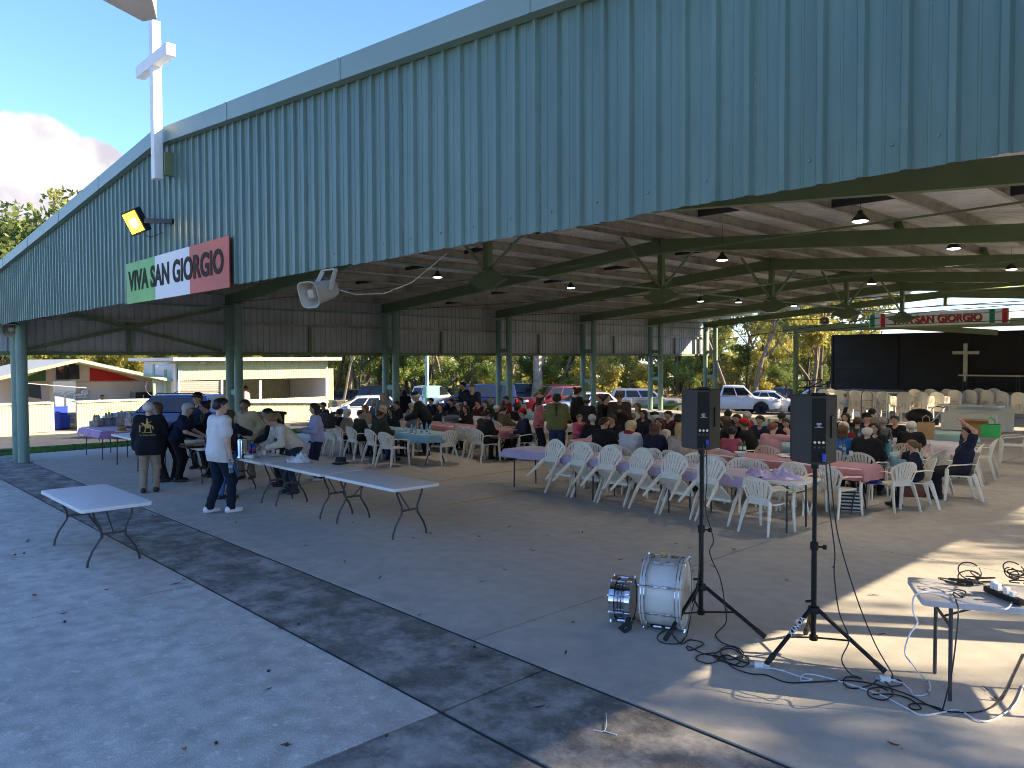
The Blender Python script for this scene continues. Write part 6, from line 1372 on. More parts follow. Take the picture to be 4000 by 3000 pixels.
k0 = G(1350, 1362); st_ = MB().tube([k0 + Vector((-.02, .08, .10)), k0 + Vector((.0, .03, .06)), k0 + Vector((-.03, -.03, .02)), k0 + Vector((.03, -.04, .012)), k0 + Vector((.05, .0, .03)), k0 + Vector((.02, .05, .08))], .028, 6, flat=.25).build('drum_strap', mat('black_webbing', (.015, .015, .016), .8), smooth=True); tag(st_, 'black webbing strap on the floor at the snare drum', 'strap')
# ================================================================== right-hand table with cables
M_oldtop = mat('grey_white_top', (.55, .53, .53), .45, var=.06, vs=3, dirt=(.42, .39, .38), ds=2.)
tR = table('grey-white folding table with cables at the right edge', -1.30, 6.69, 1.83, .64, math.atan2(.48, .88), False, topm=M_oldtop); 
M_cab = mat('black_cable', (.012, .012, .012), .5, var=0); M_cabw = mat('white_cable', (.66, .64, .66), .45, var=0)
def smooth_path(pts, n=5):
    P_ = [Vector(p) for p in pts]; out_ = []
    for i in range(len(P_) - 1):
        p0, p1, p2, p3 = P_[max(i - 1, 0)], P_[i], P_[i + 1], P_[min(i + 2, len(P_) - 1)]
        for k in range(n):
            t = k / n; out_.append(.5 * (2 * p1 + (p2 - p0) * t + (2 * p0 - 5 * p1 + 4 * p2 - p3) * t * t + (3 * p1 - p0 - 3 * p2 + p3) * t ** 3))
    return out_ + [P_[-1]]
def cable(label, pts, m, r_=.0055):
    pts = smooth_path(pts)
    for p in pts: p.z = max(p.z, r_ + .0005)
    o_ = MB().tube(pts, r_, 6).build('cable', m, smooth=True); return tag(o_, label, 'cable')
fl_ = lambda *q: [G(a, b, .006 + .004 * (i % 2)) for i, (a, b) in enumerate(q)]
def hang(c, q): return [Vector((c[0], c[1], 0)) + Vector((G(a, b).x - c[0], G(a, b).y - c[1], 0)) * 0 for a, b in q]
def atr(vx, vy, rng_): d = pdir(vx, vy); t = rng_ / math.hypot(d.x, d.y); return Vector((0, 0, CAMH)) + d * t
r1 = math.hypot(*c1) - .22; r2_ = math.hypot(*c2) - .25
cable('black lead hanging from the left loudspeaker to the coil on the floor', [atr(1526, 960, r1), atr(1527, 1040, r1), atr(1524, 1100, r1), atr(1541, 1165, r1), atr(1533, 1195, r1), atr(1556, 1250, r1), atr(1566, 1310, r1), atr(1568, 1345, r1 - .1)] + fl_((1545, 1372), (1560, 1388), (1590, 1400), (1600, 1415), (1575, 1425), (1555, 1405), (1580, 1395), (1606, 1410), (1590, 1435), (1560, 1425), (1540, 1418)), M_cab)
cable('second black lead running down the left tripod to its foot', [atr(1520, 960, r1), atr(1519, 1100, r1), atr(1507, 1262, r1), atr(1492, 1330, r1 - .1), ] + fl_((1482, 1375), (1465, 1390), (1430, 1388), (1420, 1375), (1440, 1358)), M_cab)
cable('black cable snaking from the left tripod along the floor to the table', fl_((1445, 1360), (1470, 1390), (1490, 1382), (1520, 1390), (1490, 1405), (1485, 1395), (1520, 1412), (1560, 1420), (1580, 1440), (1620, 1455), (1655, 1458), (1700, 1474), (1760, 1473), (1830, 1470), (1890, 1478), (1960, 1500), (2020, 1530), (2060, 1538), (2120, 1536), (2165, 1510), (2195, 1450), (2215, 1410)), M_cab)
cable('coiled black cable between the two tripods', fl_((1545, 1410), (1510, 1415), (1505, 1425), (1530, 1433), (1552, 1425), (1545, 1412), (1575, 1400), (1600, 1412), (1618, 1424), (1606, 1440), (1570, 1432), (1548, 1422), (1572, 1415), (1600, 1428), (1625, 1434)), M_cab)
cable('black lead hanging from the right loudspeaker to the floor coil', [atr(1784, 1000, r2_), atr(1792, 1100, r2_), atr(1803, 1190, r2_), atr(1802, 1240, r2_), atr(1812, 1320, r2_), atr(1834, 1380, r2_), atr(1818, 1425, r2_ - .1)] + fl_((1840, 1458), (1862, 1466), (1830, 1462), (1822, 1475), (1840, 1487), (1880, 1480), (1900, 1466), (1920, 1480), (1928, 1500), (1910, 1512), (1880, 1505), (1876, 1490), (1900, 1484), (1918, 1492)), M_cab)
cable('straight black lead from the right loudspeaker down to the white plug', [atr(1792, 1000, r2_), atr(1803, 1110, r2_), atr(1815, 1175, r2_), atr(1850, 1290, r2_), atr(1890, 1390, r2_ + .05), atr(1927, 1455, r2_ + .05)] + fl_((1925, 1465), (1945, 1470), (1946, 1480), (1920, 1482)), M_cab)
cable('loose black cable by the near leg of the right table', fl_((1885, 1500), (1930, 1500), (1965, 1510), (1990, 1530), (1970, 1532), (1965, 1522), (1990, 1520), (2030, 1530), (2035, 1535)) + [atr(2045, 1500, 6.1), atr(2058, 1440, 6.1), atr(2070, 1330, 6.15), G(2066, 1300, .75), G(2060, 1280, .75), G(2080, 1290, .75), G(2085, 1278, .75), G(2060, 1272, .75)], M_cab)
cable('white extension lead along the floor to the table', fl_((1640, 1442), (1680, 1446), (1730, 1462), (1755, 1468), (1730, 1470), (1740, 1456), (1790, 1465), (1840, 1480), (1900, 1500), (1960, 1530), (1990, 1545), (2030, 1540), (2070, 1534), (2110, 1555), (2140, 1556), (2190, 1525), (2210, 1480)) , M_cabw, .006)
cable('white lead looping from the table top down to the floor plug', [G(2195, 1285, .76), G(2175, 1315, .755), G(2140, 1310, .755), G(2080, 1300, .755), G(2040, 1283, .755), G(2000, 1278, .756), atr(1975, 1288, 6.25), atr(1972, 1320, 6.2), atr(1982, 1345, 6.15), atr(1965, 1370, 6.1), atr(1955, 1410, 6.1), atr(1975, 1440, 6.0)] + fl_((2000, 1470), (2010, 1485), (2000, 1500), (1975, 1502), (1966, 1490), (1950, 1476), (1930, 1472)), M_cabw, .006)
for vx, vy, l in ((1640, 1441, 'white plug socket on the floor at the foot of the right tripod'), (1912, 1472, 'white plug socket on the floor left of the right table')):
    p = G(vx, vy); t = thing('cable_socket', l, 'plug', p, .6); MB().rbox((0, 0, .022), (.075, .045, .044), .012).build('shell', M_white, t, bevel=.004); MB().tube([(.03, 0, .02), (.08, 0, .012)], .009, 6).build('gland', M_white, t); MB().tube([(-.03, 0, .022), (-.075, 0, .022)], .016, 8).build('plug', mat('clear_plug', (.3, .3, .36), .2), t)
r5 = random.Random(5)
for j, (vx, vy, l) in enumerate(((2068, 1275, 'left tangle of black cable on the right table'), (2110, 1262, 'middle heap of tangled black cable on the right table'), (2195, 1258, 'right heap of tangled black cable on the right table'))):
    c = G(vx, vy, .75); mb = MB()
    for k in range(7 if j else 3):
        ph = r5.uniform(0, 6); ra, rb = r5.uniform(.04, .10), r5.uniform(.03, .07); zz = r5.uniform(.0, .05); cx0 = c + Vector((r5.uniform(-.05, .05), r5.uniform(-.05, .05), 0)); tilt = r5.uniform(.2, 1.2) if k % 3 == 0 else r5.uniform(0, .3)
        mb.tube([cx0 + Vector((ra * math.cos(a + ph), rb * math.sin(a), .012 + zz + ra * math.sin(tilt) * (1 + math.sin(a + ph)) * .8)) for a in np.linspace(0, 6.28 * .95, 20)], .005, 5)
    o_ = mb.build('cable_tangle', M_cab, smooth=True); o_['kind'] = 'stuff'; tag(o_, l, 'cables')
ps = G(2168, 1292, .75); t = thing('power_strip', 'black power strip with white plugs on the right table', 'power strip', ps, R(-38))
MB().rbox((0, 0, .02), (.36, .055, .04), .01).build('body', M_bk2, t, bevel=.004)
for x, hh in ((-.10, .06), (-.06, .05), (.03, .05), (.09, .035)): MB().rbox((x, 0, .04 + hh / 2), (.035, .04, hh), .006).build('plug', M_white, t, bevel=.004)
pa_ = G(2085, 1262, .75); t = thing('power_adapter', 'black power adapter among the cables on the right table', 'adapter', pa_, .4); MB().rbox((0, 0, .018), (.11, .05, .036), .008).build('body', M_bk2, t); MB().tube([(.05, 0, .018), (.12, .02, .012)], .005, 5).build('lead', M_bk2, t)
# ================================================================== things on tables
M_pet = mat('clear_pet', (.80, .84, .88), .08, var=0, trans=.85, spec=.6); M_paper = mat('paper_white', (.72, .71, .68), .7, var=.03); M_wine = mat('dark_bottle', (.012, .02, .012), .1, var=0); M_gb = mat('green_glass', (.02, .16, .05), .1, var=0); M_cap = mat('blue_cap', (.03, .12, .5), .4, var=0)
BOT = MB().lathe([(.0, 0), (.03, 0), (.033, .01), (.032, .06), (.030, .08), (.033, .1), (.033, .15), (.022, .185), (.013, .20), (.013, .215)], 12).mesh('bottle_body', M_pet, True); BCAP = MB().lathe([(.016, .212), (.016, .232), (.0, .232)], 10).mesh('bottle_cap', M_cap); BLAB = MB().lathe([(.0335, .09), (.0335, .14)], 12, cap=False).mesh('bottle_label', mat('label_blue', (.25, .42, .62), .5))
WINE = MB().lathe([(0, 0), (.037, 0), (.038, .02), (.038, .19), (.03, .215), (.015, .24), (.014, .31), (0, .31)], 12).mesh('bottle_body', M_wine, True); BEER = MB().lathe([(0, 0), (.03, 0), (.031, .12), (.024, .15), (.013, .18), (.013, .225), (0, .225)], 12).mesh('bottle_body', M_gb, True)
CUP = MB().lathe([(.0, .0), (.026, 0), (.036, .09), (.034, .09), (.025, .004)], 12).mesh('cup', M_paper, True)
BOWL = MB().lathe([(.0, 0), (.05, 0), (.10, .05), (.115, .075), (.108, .075), (.05, .008), (0, .008)], 16).mesh('bowl', M_paper, True)
PLATE = MB().lathe([(.0, .002), (.07, .002), (.11, .014), (.11, .018), (.07, .006), (0, .006)], 18).mesh('plate', M_paper, True)
def bottle(vx, vy, l, kind='water', z=.752):
    p = G(vx, vy, z); t = thing('water_bottle' if kind == 'water' else 'glass_bottle', l, 'bottle', p, 0, 'bottles on the tables')
    if kind == 'water': obj('bottle_body', BOT, t); obj('bottle_cap', BCAP, t); obj('bottle_label', BLAB, t)
    else:
        obj('bottle_body', WINE if kind == 'wine' else BEER, t); MB().lathe([(.0385 if kind == 'wine' else .0318, .06), (.0385 if kind == 'wine' else .0318, .12)], 12, cap=False).build('bottle_label', M_paper, t)
def single(name, me, vx, vy, l, cat, z=.752, group=None): p = G(vx, vy, z); return tag(obj(name, me, None, p), l, cat, group)
for vx, vy, l in ((889, 935, 'water bottle right of the bowl on the sky blue table'), (897, 937, 'taller water bottle in the middle of the sky blue table'), (911, 934, 'water bottle beside the jug on the sky blue table'), (922, 933, 'water bottle at the right of the sky blue table'), (929, 937, 'rightmost water bottle on the sky blue table'), (957, 915, 'water bottle at the left end of the left pink cloth'), (1058, 918, 'left water bottle beside the tan handbag'), (1065, 919, 'right water bottle beside the tan handbag'), (1318, 957, 'water bottle at the elbow of the broad man in black'), (1436, 967, 'left bottle near the woman in cream'), (1444, 966, 'right bottle near the woman in cream'), (1622, 945, 'water bottle before the hunched man in the red cap'), (1661, 925, 'left of two clear bottles far behind the pink jumper'), (1684, 925, 'right of two clear bottles far behind the pink jumper'), (1816, 978, 'left water bottle at the right end of the pink cloth'), (1823, 982, 'right water bottle at the right end of the pink cloth'), (1841, 952, 'water bottle before the white-haired woman in red'), (1856, 950, 'water bottle left of the quilted jacket'), (1925, 975, 'clear bottle beside the teal flask')): bottle(vx, vy, l)
bottle(994, 912, 'dark wine bottle standing on the left pink cloth', 'wine'); bottle(1921, 962, 'dark wine bottle behind the quilted jacket', 'wine'); bottle(1599, 978, 'left green beer bottle on the middle pink cloth', 'beer'); bottle(1608, 978, 'right green beer bottle on the middle pink cloth', 'beer')
t = thing('drink_flask', 'teal metal flask on the light blue cloth at the right', 'flask', G(1917, 984, .752)); MB().lathe([(0, 0), (.04, 0), (.04, .2), (.03, .23), (.0, .23)], 12).build('body', mat('flask_teal', (.01, .16, .17), .35), t, smooth=True); MB().lathe([(.028, .228), (.028, .262), (0, .262)], 10).build('lid', M_bk2, t)
t = thing('drink_flask', 'white flask with red lid on the pale lilac table', 'flask', G(1936, 930, .752)); MB().lathe([(0, 0), (.04, 0), (.04, .18), (.035, .19)], 12).build('body', M_paper, t, smooth=True); MB().lathe([(.04, .19), (.04, .26), (0, .26)], 10).build('lid', M_fr, t)
for vx, vy, l in ((872, 931, 'white bowl of crisps on the sky blue table'), (1600, 985, 'white bowl on the middle pink cloth'), (577, 975, 'large white bowl on the serving table beside the urn')): single('bowl', BOWL, vx, vy, l, 'bowl')
MB_crisp = mat('crisps', (.5, .32, .08), .8, var=.4, vs=40)
for vx, vy, l in ((1690, 985, 'paper plate of scraps on the middle pink cloth'), (270, 930, 'paper plate on the left buffet table'), (1700, 988, 'second paper plate beside the right loudspeaker'), (595, 985, 'paper plate beside the cups on the serving table'), (1950, 988, 'paper plate before the little girl')): single('plate', PLATE, vx, vy, l, 'plate')
for vx, vy, l in ((590, 978, 'white paper cup nearest the crumpled cloth'), (600, 982, 'white paper cup behind the crumpled cloth'), (571, 983, 'white paper cup beside the cling film'), (584, 968, 'white paper cup at the knitted sleeve'), (1838, 985, 'paper cup at the right end of the pink cloth'), (1420, 968, 'paper cup near the auburn woman'), (884, 934, 'paper cup by the crisps')): single('cup', CUP, vx, vy, l, 'cup', group='paper cups')
t = thing('fritter_plate', 'stack of golden fritters on the left buffet table', 'food', G(263, 932, .745)); MB().lathe([(0, 0), (.14, 0), (.16, .02), (.15, .02), (0, .01)], 16).build('plate', M_paper, t)
for k in range(5): MB().lathe([(0, 0), (.10, .0), (.11, .012), (.1, .022), (0, .024)], 12, (.01 * math.sin(k * 2), .012 * math.cos(k * 3), .012 + k * .02)).build('fritter', mat('fritter', (.42, .24, .07), .8, var=.3, vs=30), t, smooth=True)
t = thing('food_tray', 'dark tray of fried food on the buffet table', 'food', G(413, 966, .745)); MB().rbox((0, 0, .02), (.5, .34, .04), .04).build('tray', M_bk2, t); r6 = random.Random(2)
for k in range(14): MB().ball((r6.uniform(-.2, .2), r6.uniform(-.12, .12), .05), (.05, .035, .025), 8, 5).build('piece', mat('fried', (.36, .22, .09), .8, var=.4, vs=30), t, smooth=True)
t = thing('coffee_urn', 'stainless coffee urn on the serving table', 'urn', G(521, 988, .745)); MB().lathe([(0, 0), (.11, 0), (.11, .03), (.105, .04), (.105, .3), (.095, .34), (.03, .37), (0, .37)], 20).build('body', M_chr, t, smooth=True); MB().lathe([(.02, .37), (.02, .4), (0, .4)], 8).build('lid_knob', M_bk2, t); MB().tube([(.1, 0, .07), (.15, 0, .07), (.15, 0, .04)], .012, 6).build('tap', M_bk2, t)
for k, (vx, vy, c, l) in enumerate(((541, 979, (.02, .06, .35), 'blue drink can right of the urn'), (549, 979, (.02, .08, .45), 'second blue drink can right of the urn'))):
    t = thing('drink_can', l, 'can', G(vx, vy, .745)); MB().lathe([(0, 0), (.026, 0), (.032, .012), (.032, .15), (.026, .163), (0, .163)], 14).build('can', mat('can%d' % k, c, .25, .5), t, smooth=True); MB().lathe([(.0324, .05), (.0324, .09)], 14, cap=False).build('red_badge', M_fr, t)
t = thing('cup_sleeve', 'sleeve of black and white paper cups lying on the serving table', 'cups', G(537, 991, .745), R(20)); MB().lathe([(.03, 0), (.036, .2)], 12, (-.1, 0, .037), (0, R(90), 0)).build('cups', M_paper, t); MB().lathe([(.038, 0), (.038, .05)], 12, (-.14, 0, .038), (0, R(90), 0)).build('dark_rim', M_bk2, t)
# crumpled cloth, hat
def crumple(name, label, c, rx, ry, hz_, m, seed, cat='cloth', n=26):
    r_ = np.random.default_rng(seed); ph = r_.uniform(0, 6.28, 12); V = []; F = []
    for i in range(n + 1):
        for j in range(n + 1):
            u = i / n * 2 - 1; v = j / n * 2 - 1; e = max(0, 1 - (u * u + v * v) ** .9)
            hgt = e ** .6 * (.55 + .25 * math.sin(5 * u + ph[0] + 3 * v) + .2 * math.sin(9 * v + ph[1] - 4 * u) + .12 * math.sin(17 * (u + v) + ph[2]) + .1 * math.sin(23 * u + ph[3]))
            V.append((c[0] + rx * u * (1 + .15 * math.sin(4 * v + ph[4])), c[1] + ry * v * (1 + .18 * math.sin(5 * u + ph[5])), c[2] + max(0, hgt) * hz_))
    for i in range(n):
        for j in range(n): a = i * (n + 1) + j; F.append((a, a + n + 1, a + n + 2, a + 1))
    keep = [f for f in F if any(((V[q][0] - c[0]) / rx) ** 2 + ((V[q][1] - c[1]) / ry) ** 2 < 1.05 for q in f)]
    return tag(MB().add(V, keep).build(name, m, smooth=True, angle=60), label, cat)
crumple('cloth_bundle', 'crumpled white cloth lying on the serving table', G(646, 997, .745), .27, .2, .16, mat('white_cotton', (.74, .73, .76), .85), 3)
crumple('plastic_bundle', 'bunched lilac plastic sheet on the right end of the lilac table', G(1668, 1030, .745), .42, .28, .16, mat('lilac_plastic', (.46, .38, .62), .35, var=.1), 5)
crumple('jacket_bundle', 'blue jacket lying on the chair at the right end of the pink table', G(1865, 1040, .46), .28, .2, .12, mat('blue_jacket', (.05, .06, .3), .8), 7, 'jacket')
crumple('spotted_jacket', 'white jacket with red spots hung over a chair back', G(1998, 985, .62), .2, .16, .30, mat('spotted', (.6, .52, .5), .8, var=.1, dirt=(.35, .03, .06), ds=14.), 9, 'jacket')
hp2 = G(736, 1002, .745); t = thing('felt_hat', 'black felt hat on the serving table', 'hat', hp2, .3); mh = mat('black_felt', (.012, .012, .013), .9)
MB().lathe([(0, .003), (.13, .003), (.15, .012), (.148, .016), (.1, .012), (.095, .03), (.088, .085), (.075, .11), (.04, .105), (0, .098)], 24).build('crown', mh, t, smooth=True); MB().lathe([(.0965, .015), (.0945, .04)], 24, cap=False).build('band', mat('hat_band', (.03, .03, .03), .5), t)
# bottle in the hand of the man in the t-shirt
for hi_ in (0,):
    hw = JT['m'] @ JT['hand'][1]; hw2 = JT['m'] @ JT['hand'][0]; hs = max((hw, hw2), key=lambda p: p.dot(r2))
    t = thing('water_bottle', 'clear water bottle held by the man in the white t-shirt', 'bottle', hs + Vector((.0, .0, -.17)), (R(8), R(6), 0)); obj('bottle_body', BOT, t); obj('bottle_cap', BCAP, t); obj('bottle_label', BLAB, t)
# emblem on the black jacket
M_gold = mat('gold_print', (.55, .38, .08), .6, var=.2, vs=40)
pb = J1['chest'] / J1['s']; bk = -J1['fwd']; em = MB()
def e2(x, z): return Vector((-x, 0, z))
for poly in ([(-.05, .0), (.03, .0), (.05, .05), (.03, .07), (-.03, .06), (-.06, .05)], [(.03, .05), (.06, .09), (.09, .08), (.07, .05)], [(-.05, 0), (-.06, -.06), (-.045, -.06), (-.035, 0)], [(.02, 0), (.03, -.06), (.045, -.055), (.035, 0)], [(-.02, .06), (.02, .06), (.015, .13), (-.01, .13)], [(-.01, .13), (.012, .13), (.01, .155), (-.008, .155)], [(-.06, .05), (-.09, .02), (-.085, -.03), (-.07, .0)], [(-.06, .1), (.1, .02), (.1, .03), (-.06, .11)], [(-.07, -.075), (.08, -.075), (.08, -.065), (-.07, -.065)], [(.10, -.06), (.12, -.06), (.12, .03), (.11, .06), (.10, .03)]):
    n_ = len(poly); em.add([Vector((-x * 1.2, -.168 + .3 * x * x, z * 1.2)) for x, z in poly], [tuple(range(n_))])
e_o = em.build('emblem', M_gold, o1); e_o.location = pb + Vector((0, -.028, .01))
tm = text_mesh('San Giorgio Martire', .05, .0006, False); w0 = max(v.co.x for v in tm.vertices)
for v in tm.vertices: x_, y_ = v.co.x - w0 / 2, v.co.y; v.co = Vector(((x_ + .3 * y_) * .7, y_, v.co.z))
tm.materials.append(M_gold); l_o = obj('emblem_lettering', tm, o1); l_o.location = pb + Vector((0, -.202, -.135)); l_o.rotation_euler = (R(90), 0, 0)
# ================================================================== gifts, bags
M_cel = mat('cellophane', (.75, .78, .8), .06, var=0, trans=.0, alpha=.22, spec=.9); r7 = random.Random(11)
for i, (vx, vy, w, hh, c, l) in enumerate(((209, 921, .3, .22, (.36, .24, .12), 'low cellophane-wrapped basket at the left of the gift table'), (236, 919, .38, .30, (.03, .03, .05), 'large dark gift basket in cellophane on the gift table'), (263, 918, .36, .32, (.30, .11, .07), 'red-brown gift box in cellophane on the gift table'), (281, 920, .22, .3, (.5, .33, .28), 'narrow pink gift bag in cellophane on the gift table'), (300, 924, .2, .22, (.4, .38, .42), 'small pale gift in cellophane at the right of the gift table'))):
    p = G(vx, vy, .752); t = thing('gift_basket', l, 'gift', p, r7.uniform(0, 1), 'cellophane gifts'); MB().rbox((0, 0, hh * .35), (w, w * .8, hh * .7), .03).build('box', mat('gift%d' % i, c, .6, var=.6, vs=12), t)
    for q in range(3): MB().lathe([(0, 0), (.035, 0), (.035, .15), (.015, .2), (0, .2)], 10, ((q - 1) * w * .25, 0, hh * .5)).build('jar', mat('jar%d' % q, ((.4, .1, .05), (.5, .4, .1), (.1, .2, .3))[q], .2), t, smooth=True)
    MB().lathe([(w * .62, 0), (w * .66, hh * .5), (w * .4, hh * .95), (.03, hh * 1.15), (.1, hh * 1.45), (.13, hh * 1.6)], 11, cap=False).build('cellophane', M_cel, t)
    MB().lathe([(.035, 0), (.035, .03)], 8, (0, 0, hh * 1.13)).build('ribbon', M_fr if i == 0 else M_gold, t)
def bag(name, label, p, w, d_, hh, m, rz=0., handles=True, hm=None, cat='bag'):
    t = thing(name, label, cat, p, rz); MB().box((0, 0, hh / 2), (w, d_, hh), taper=1.04).build('body', m, t, bevel=.01)
    MB().box((0, 0, hh + .002), (w * .98, d_ * .9, .006)).build('opening', M_bk2, t)
    if handles:
        for s_ in (-1, 1): MB().tube([(-w * .22, s_ * d_ * .45, hh - .02), (-w * .2, s_ * d_ * .4, hh + .1), (0, s_ * d_ * .35, hh + .15), (w * .2, s_ * d_ * .4, hh + .1), (w * .22, s_ * d_ * .45, hh - .02)], .008, 5).build('handle', hm or m, t)
    return t
def stripe_mat(name, c0, c1, scale, ax='Z'):
    m = mat(name, c0, .7, var=0); nt = m.node_tree; b = nt.nodes['Principled BSDF']; t = N('ShaderNodeTexCoord', nt.nodes); w = N('ShaderNodeTexWave', nt.nodes, inp={'Scale': scale}); w.bands_direction = ax; w.wave_profile = 'SIN'; nt.links.new(t.outputs['Object'], w.inputs[0])
    r = N('ShaderNodeValToRGB', nt.nodes); r.color_ramp.interpolation = 'CONSTANT'; r.color_ramp.elements[0].color = (*c0, 1); r.color_ramp.elements[1].position = .5; r.color_ramp.elements[1].color = (*c1, 1); nt.links.new(w.outputs[0], r.inputs[0]); nt.links.new(r.outputs[0], b.inputs['Base Color']); return m
bag('tote_bag', 'black and white striped tote bag on the floor behind the right loudspeaker pole', G(1838, 1103), .30, .16, .34, stripe_mat('tote_stripe', (.65, .64, .58), (.02, .02, .02), 5.5), .5, hm=M_bk2)
bag('handbag', 'brown leather handbag on the floor behind an empty chair', G(1972, 1072), .36, .16, .22, mat('brown_leather', (.16, .05, .03), .45), .6)
bag('shopping_bag', 'white floral shopping bag on the floor near the little girl', G(2025, 1045), .28, .16, .32, mat('floral', (.55, .56, .46), .7, var=.05, dirt=(.25, .03, .04), ds=11.), .4, hm=M_bk2)
bag('paper_bag', 'brown paper bag with dark lettering on the pale lilac table', G(2000, 948, .752), .32, .16, .36, mat('kraft_paper', (.38, .23, .10), .8), .35); bag('green_bag', 'bright green plastic bag at the end of the pale lilac table', G(2140, 944, .752), .36, .22, .28, mat('green_plastic', (.03, .42, .10), .4), .2)
t = thing('cardboard_box', 'open brown cardboard box on the pale lilac table', 'box', G(2105, 942, .752), .3); mk = mat('cardboard', (.30, .17, .07), .8, var=.1)
MB().box((0, 0, .15), (.46, .3, .3), taper=1.12).build('carton', mk, t)
for s_ in (-1, 1): MB().box((0, s_ * .2, .33), (.5, .12, .008), (R(s_ * 35), 0, 0)).build('flap', mk, t)
bag('handbag', 'tan handbag lying on the left pink cloth', G(1048, 921, .752), .34, .14, .13, mat('tan_leather', (.34, .18, .07), .5), .3)
bag('backpack', 'black backpack on a table left of the beige guest', G(706, 925, .752), .34, .22, .38, mat('black_nylon', (.014, .014, .016), .7), .2)
# pram
pr_ = G(1985, 950); t = thing('pram', 'black pram with white frame behind the puffer jacket', 'pram', (pr_.x, pr_.y, 0), .9); MB().ball((0, 0, .72), (.42, .25, .24), 14, 8).build('hood', M_bk2, t, smooth=True); MB().box((.2, 0, .55), (.6, .4, .2)).build('seat', M_bk2, t)
for s_ in (-1, 1):
    MB().tube([(-.4, s_ * .2, .15), (.3, s_ * .22, .6), (.62, s_ * .22, .98), (.70, s_ * .2, 1.0)], .015, 6).build('frame', M_steel, t)
    for x in (-.35, .35): MB().lathe([(.12, -.02), (.12, .02)], 14, (x, s_ * .27, .12), (R(90), 0, 0)).build('wheel', M_tyre, t)
MB().tube([(.7, -.2, 1.0), (.7, .2, 1.0)], .018, 6).build('handle', M_bk2, t)
t = thing('grey_bin', 'grey litter bin beside the left dining tables', 'bin', G(978, 965) + Vector((0, 0, 0))); MB().lathe([(.22, 0), (.26, .8), (.28, .82)], 16).build('drum', mat('bin_grey', (.12, .13, .14), .5), t, smooth=True); MB().lathe([(.28, .82), (.28, .87), (.1, .92), (0, .92)], 16).build('lid', mat('bin_grey', (.12, .13, .14)), t, smooth=True)
pb_ = G(583, 985); t = thing('black_bin', 'tall black wheelie bin behind the woman in the white jumper', 'bin', (pb_.x, pb_.y, 0)); MB().box((0, 0, .55), (.5, .5, 1.05), taper=1.15).build('body', M_bk2, t); MB().box((0, 0, 1.12), (.64, .66, .08)).build('lid', M_bk2, t)
# ================================================================== leaf litter
r8 = random.Random(21); LM = [mat('dead_leaf_brown', (.17, .08, .03), .8, var=.3, vs=30), mat('dead_leaf_dark', (.05, .03, .018), .8, var=.3, vs=30), mat('dead_leaf_tan', (.30, .19, .09), .8, var=.3, vs=30)]
def leafmesh(L_, w, curl, m, k):
    V = []; n = 6
    for i in range(n + 1):
        t = i / n; ww = w * math.sin(math.pi * min(1, t * .95 + .03)) ** .7; z = .004 + curl * (t - .4) ** 2
        V += [(L_ * (t - .5), -ww, z + .5 * ww), (L_ * (t - .5), 0, z), (L_ * (t - .5), ww, z + .6 * ww)]
    F = []
    for i in range(n): a = 3 * i; F += [(a, a + 3, a + 4, a + 1), (a + 1, a + 4, a + 5, a + 2)]
    mb = MB().add(V, F); mb.tube([(L_ * .5, 0, .005), (L_ * .7, .004, .006)], .0015, 4); return mb.mesh('dead_leaf', m, True)
LEAF = [leafmesh(.075, .012, .05, LM[0], 0), leafmesh(.06, .016, .1, LM[2], 1), leafmesh(.09, .009, .04, LM[1], 2)]
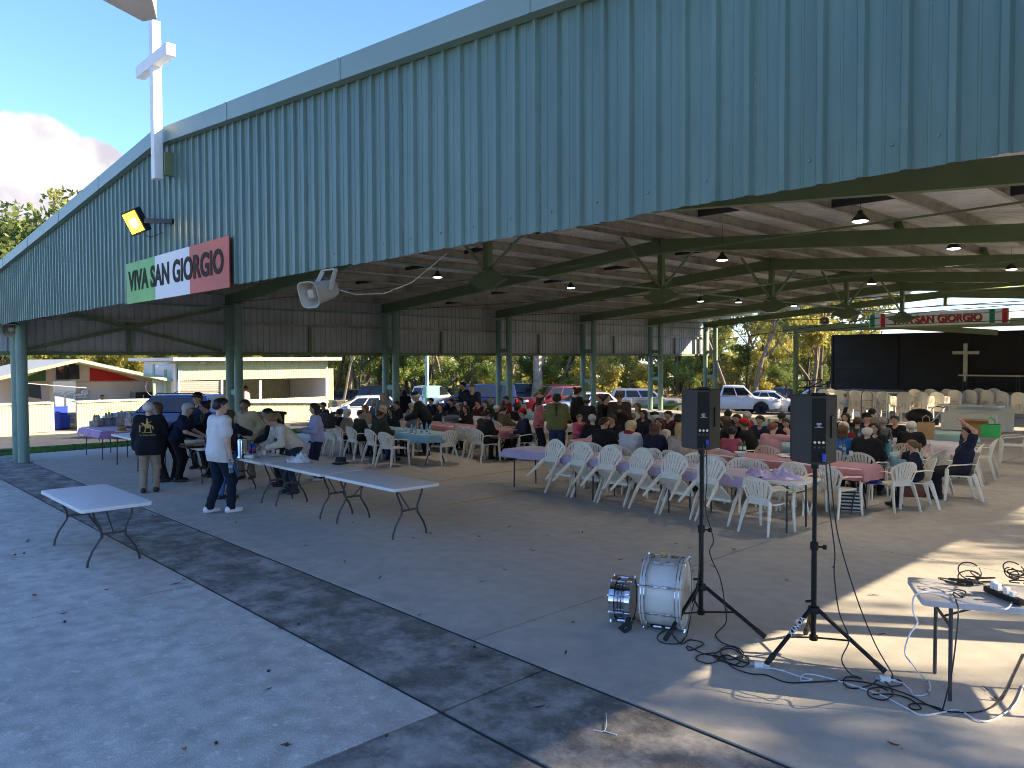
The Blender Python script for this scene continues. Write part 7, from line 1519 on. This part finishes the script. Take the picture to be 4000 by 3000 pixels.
spots = [(137, 1327), (398, 1254), (378, 1263), (230, 1275), (745, 1215), (763, 1130), (893, 1162), (930, 1154), (1183, 1157), (1035, 1160), (1258, 1152), (1040, 1257), (1090, 1232), (1238, 1347), (1165, 1530), (1040, 1420), (980, 1397), (1222, 1412), (614, 1610), (398, 1622), (580, 1490), (1930, 1612), (1895, 1497), (1890, 1287), (1905, 1372), (2005, 1500), (330, 1115), (510, 1130), (1310, 1090), (1460, 1175), (1490, 1185), (1585, 1190), (1760, 1215), (1540, 1225), (1100, 1140), (1150, 1190), (1340, 1210), (1570, 1325), (820, 1250), (660, 1180), (560, 1215), (905, 1330), (430, 1192), (75, 1290), (60, 1170), (1700, 1255), (1800, 1228), (2130, 1490), (2150, 1510), (1660, 1040 + 120)]
for i, (vx, vy) in enumerate(spots):
    p = G(vx, vy); o_ = obj('dead_leaf', LEAF[i % 3], None, (p.x, p.y, .001), r8.uniform(0, 6.28)); k = r8.uniform(.7, 1.25); o_.scale = (k, k, k); zn = 'on the pale apron slab' if p.y < 3.33 else 'on the dark stained strip' if p.y < 4.4 else 'on the shed floor left of the drums' if vx < 1300 else 'on the shed floor around the tripods' if vx < 1800 else 'on the shed floor near the cable table'; tag(o_, 'small dry brown gum leaf lying ' + zn, 'leaf', 'fallen leaves ' + zn)
NUT = MB().ball((0, 0, .011), (.014, .012, .011), 8, 6).tube([(.01, 0, .01), (.03, .004, .008)], .002, 4).mesh('gum_nut', LM[1], True)
for i, (vx, vy) in enumerate(((32, 1200), (52, 1197), (140, 1345), (605, 1358), (580, 1452), (645, 1350), (467, 1608), (620, 1612), (1025, 1400), (835, 1592))):
    p = G(vx, vy); tag(obj('gum_nut', NUT, None, (p.x, p.y, .001), r8.uniform(0, 6)), 'small dark gum nut lying on the concrete', 'gum nut', 'gum nuts on the concrete')
ct = [G(1281, 1576, .006), G(1305, 1579, .006), G(1310, 1560, .012), G(1309, 1540, .006)]; o_ = MB().tube(smooth_path(ct), .003, 5).tube([ct[1], G(1332, 1587, .006)], .004, 5).build('cable_tie', M_cabw); tag(o_, 'white cable tie lying on the stained concrete strip', 'cable tie')
# overhead wires in front of the stage sky
for i, (q, l) in enumerate((([(1550, 735), (1800, 700), (2020, 672), (2240, 655)], 'upper black overhead wire crossing in front of the stage'), ([(1690, 722), (1900, 702), (2240, 690)], 'lower black overhead wire crossing in front of the stage'))):
    tag(MB().tube([GY(a, b, 36.6) for a, b in q], .018, 5).build('overhead_wire', M_blk), l, 'wire')
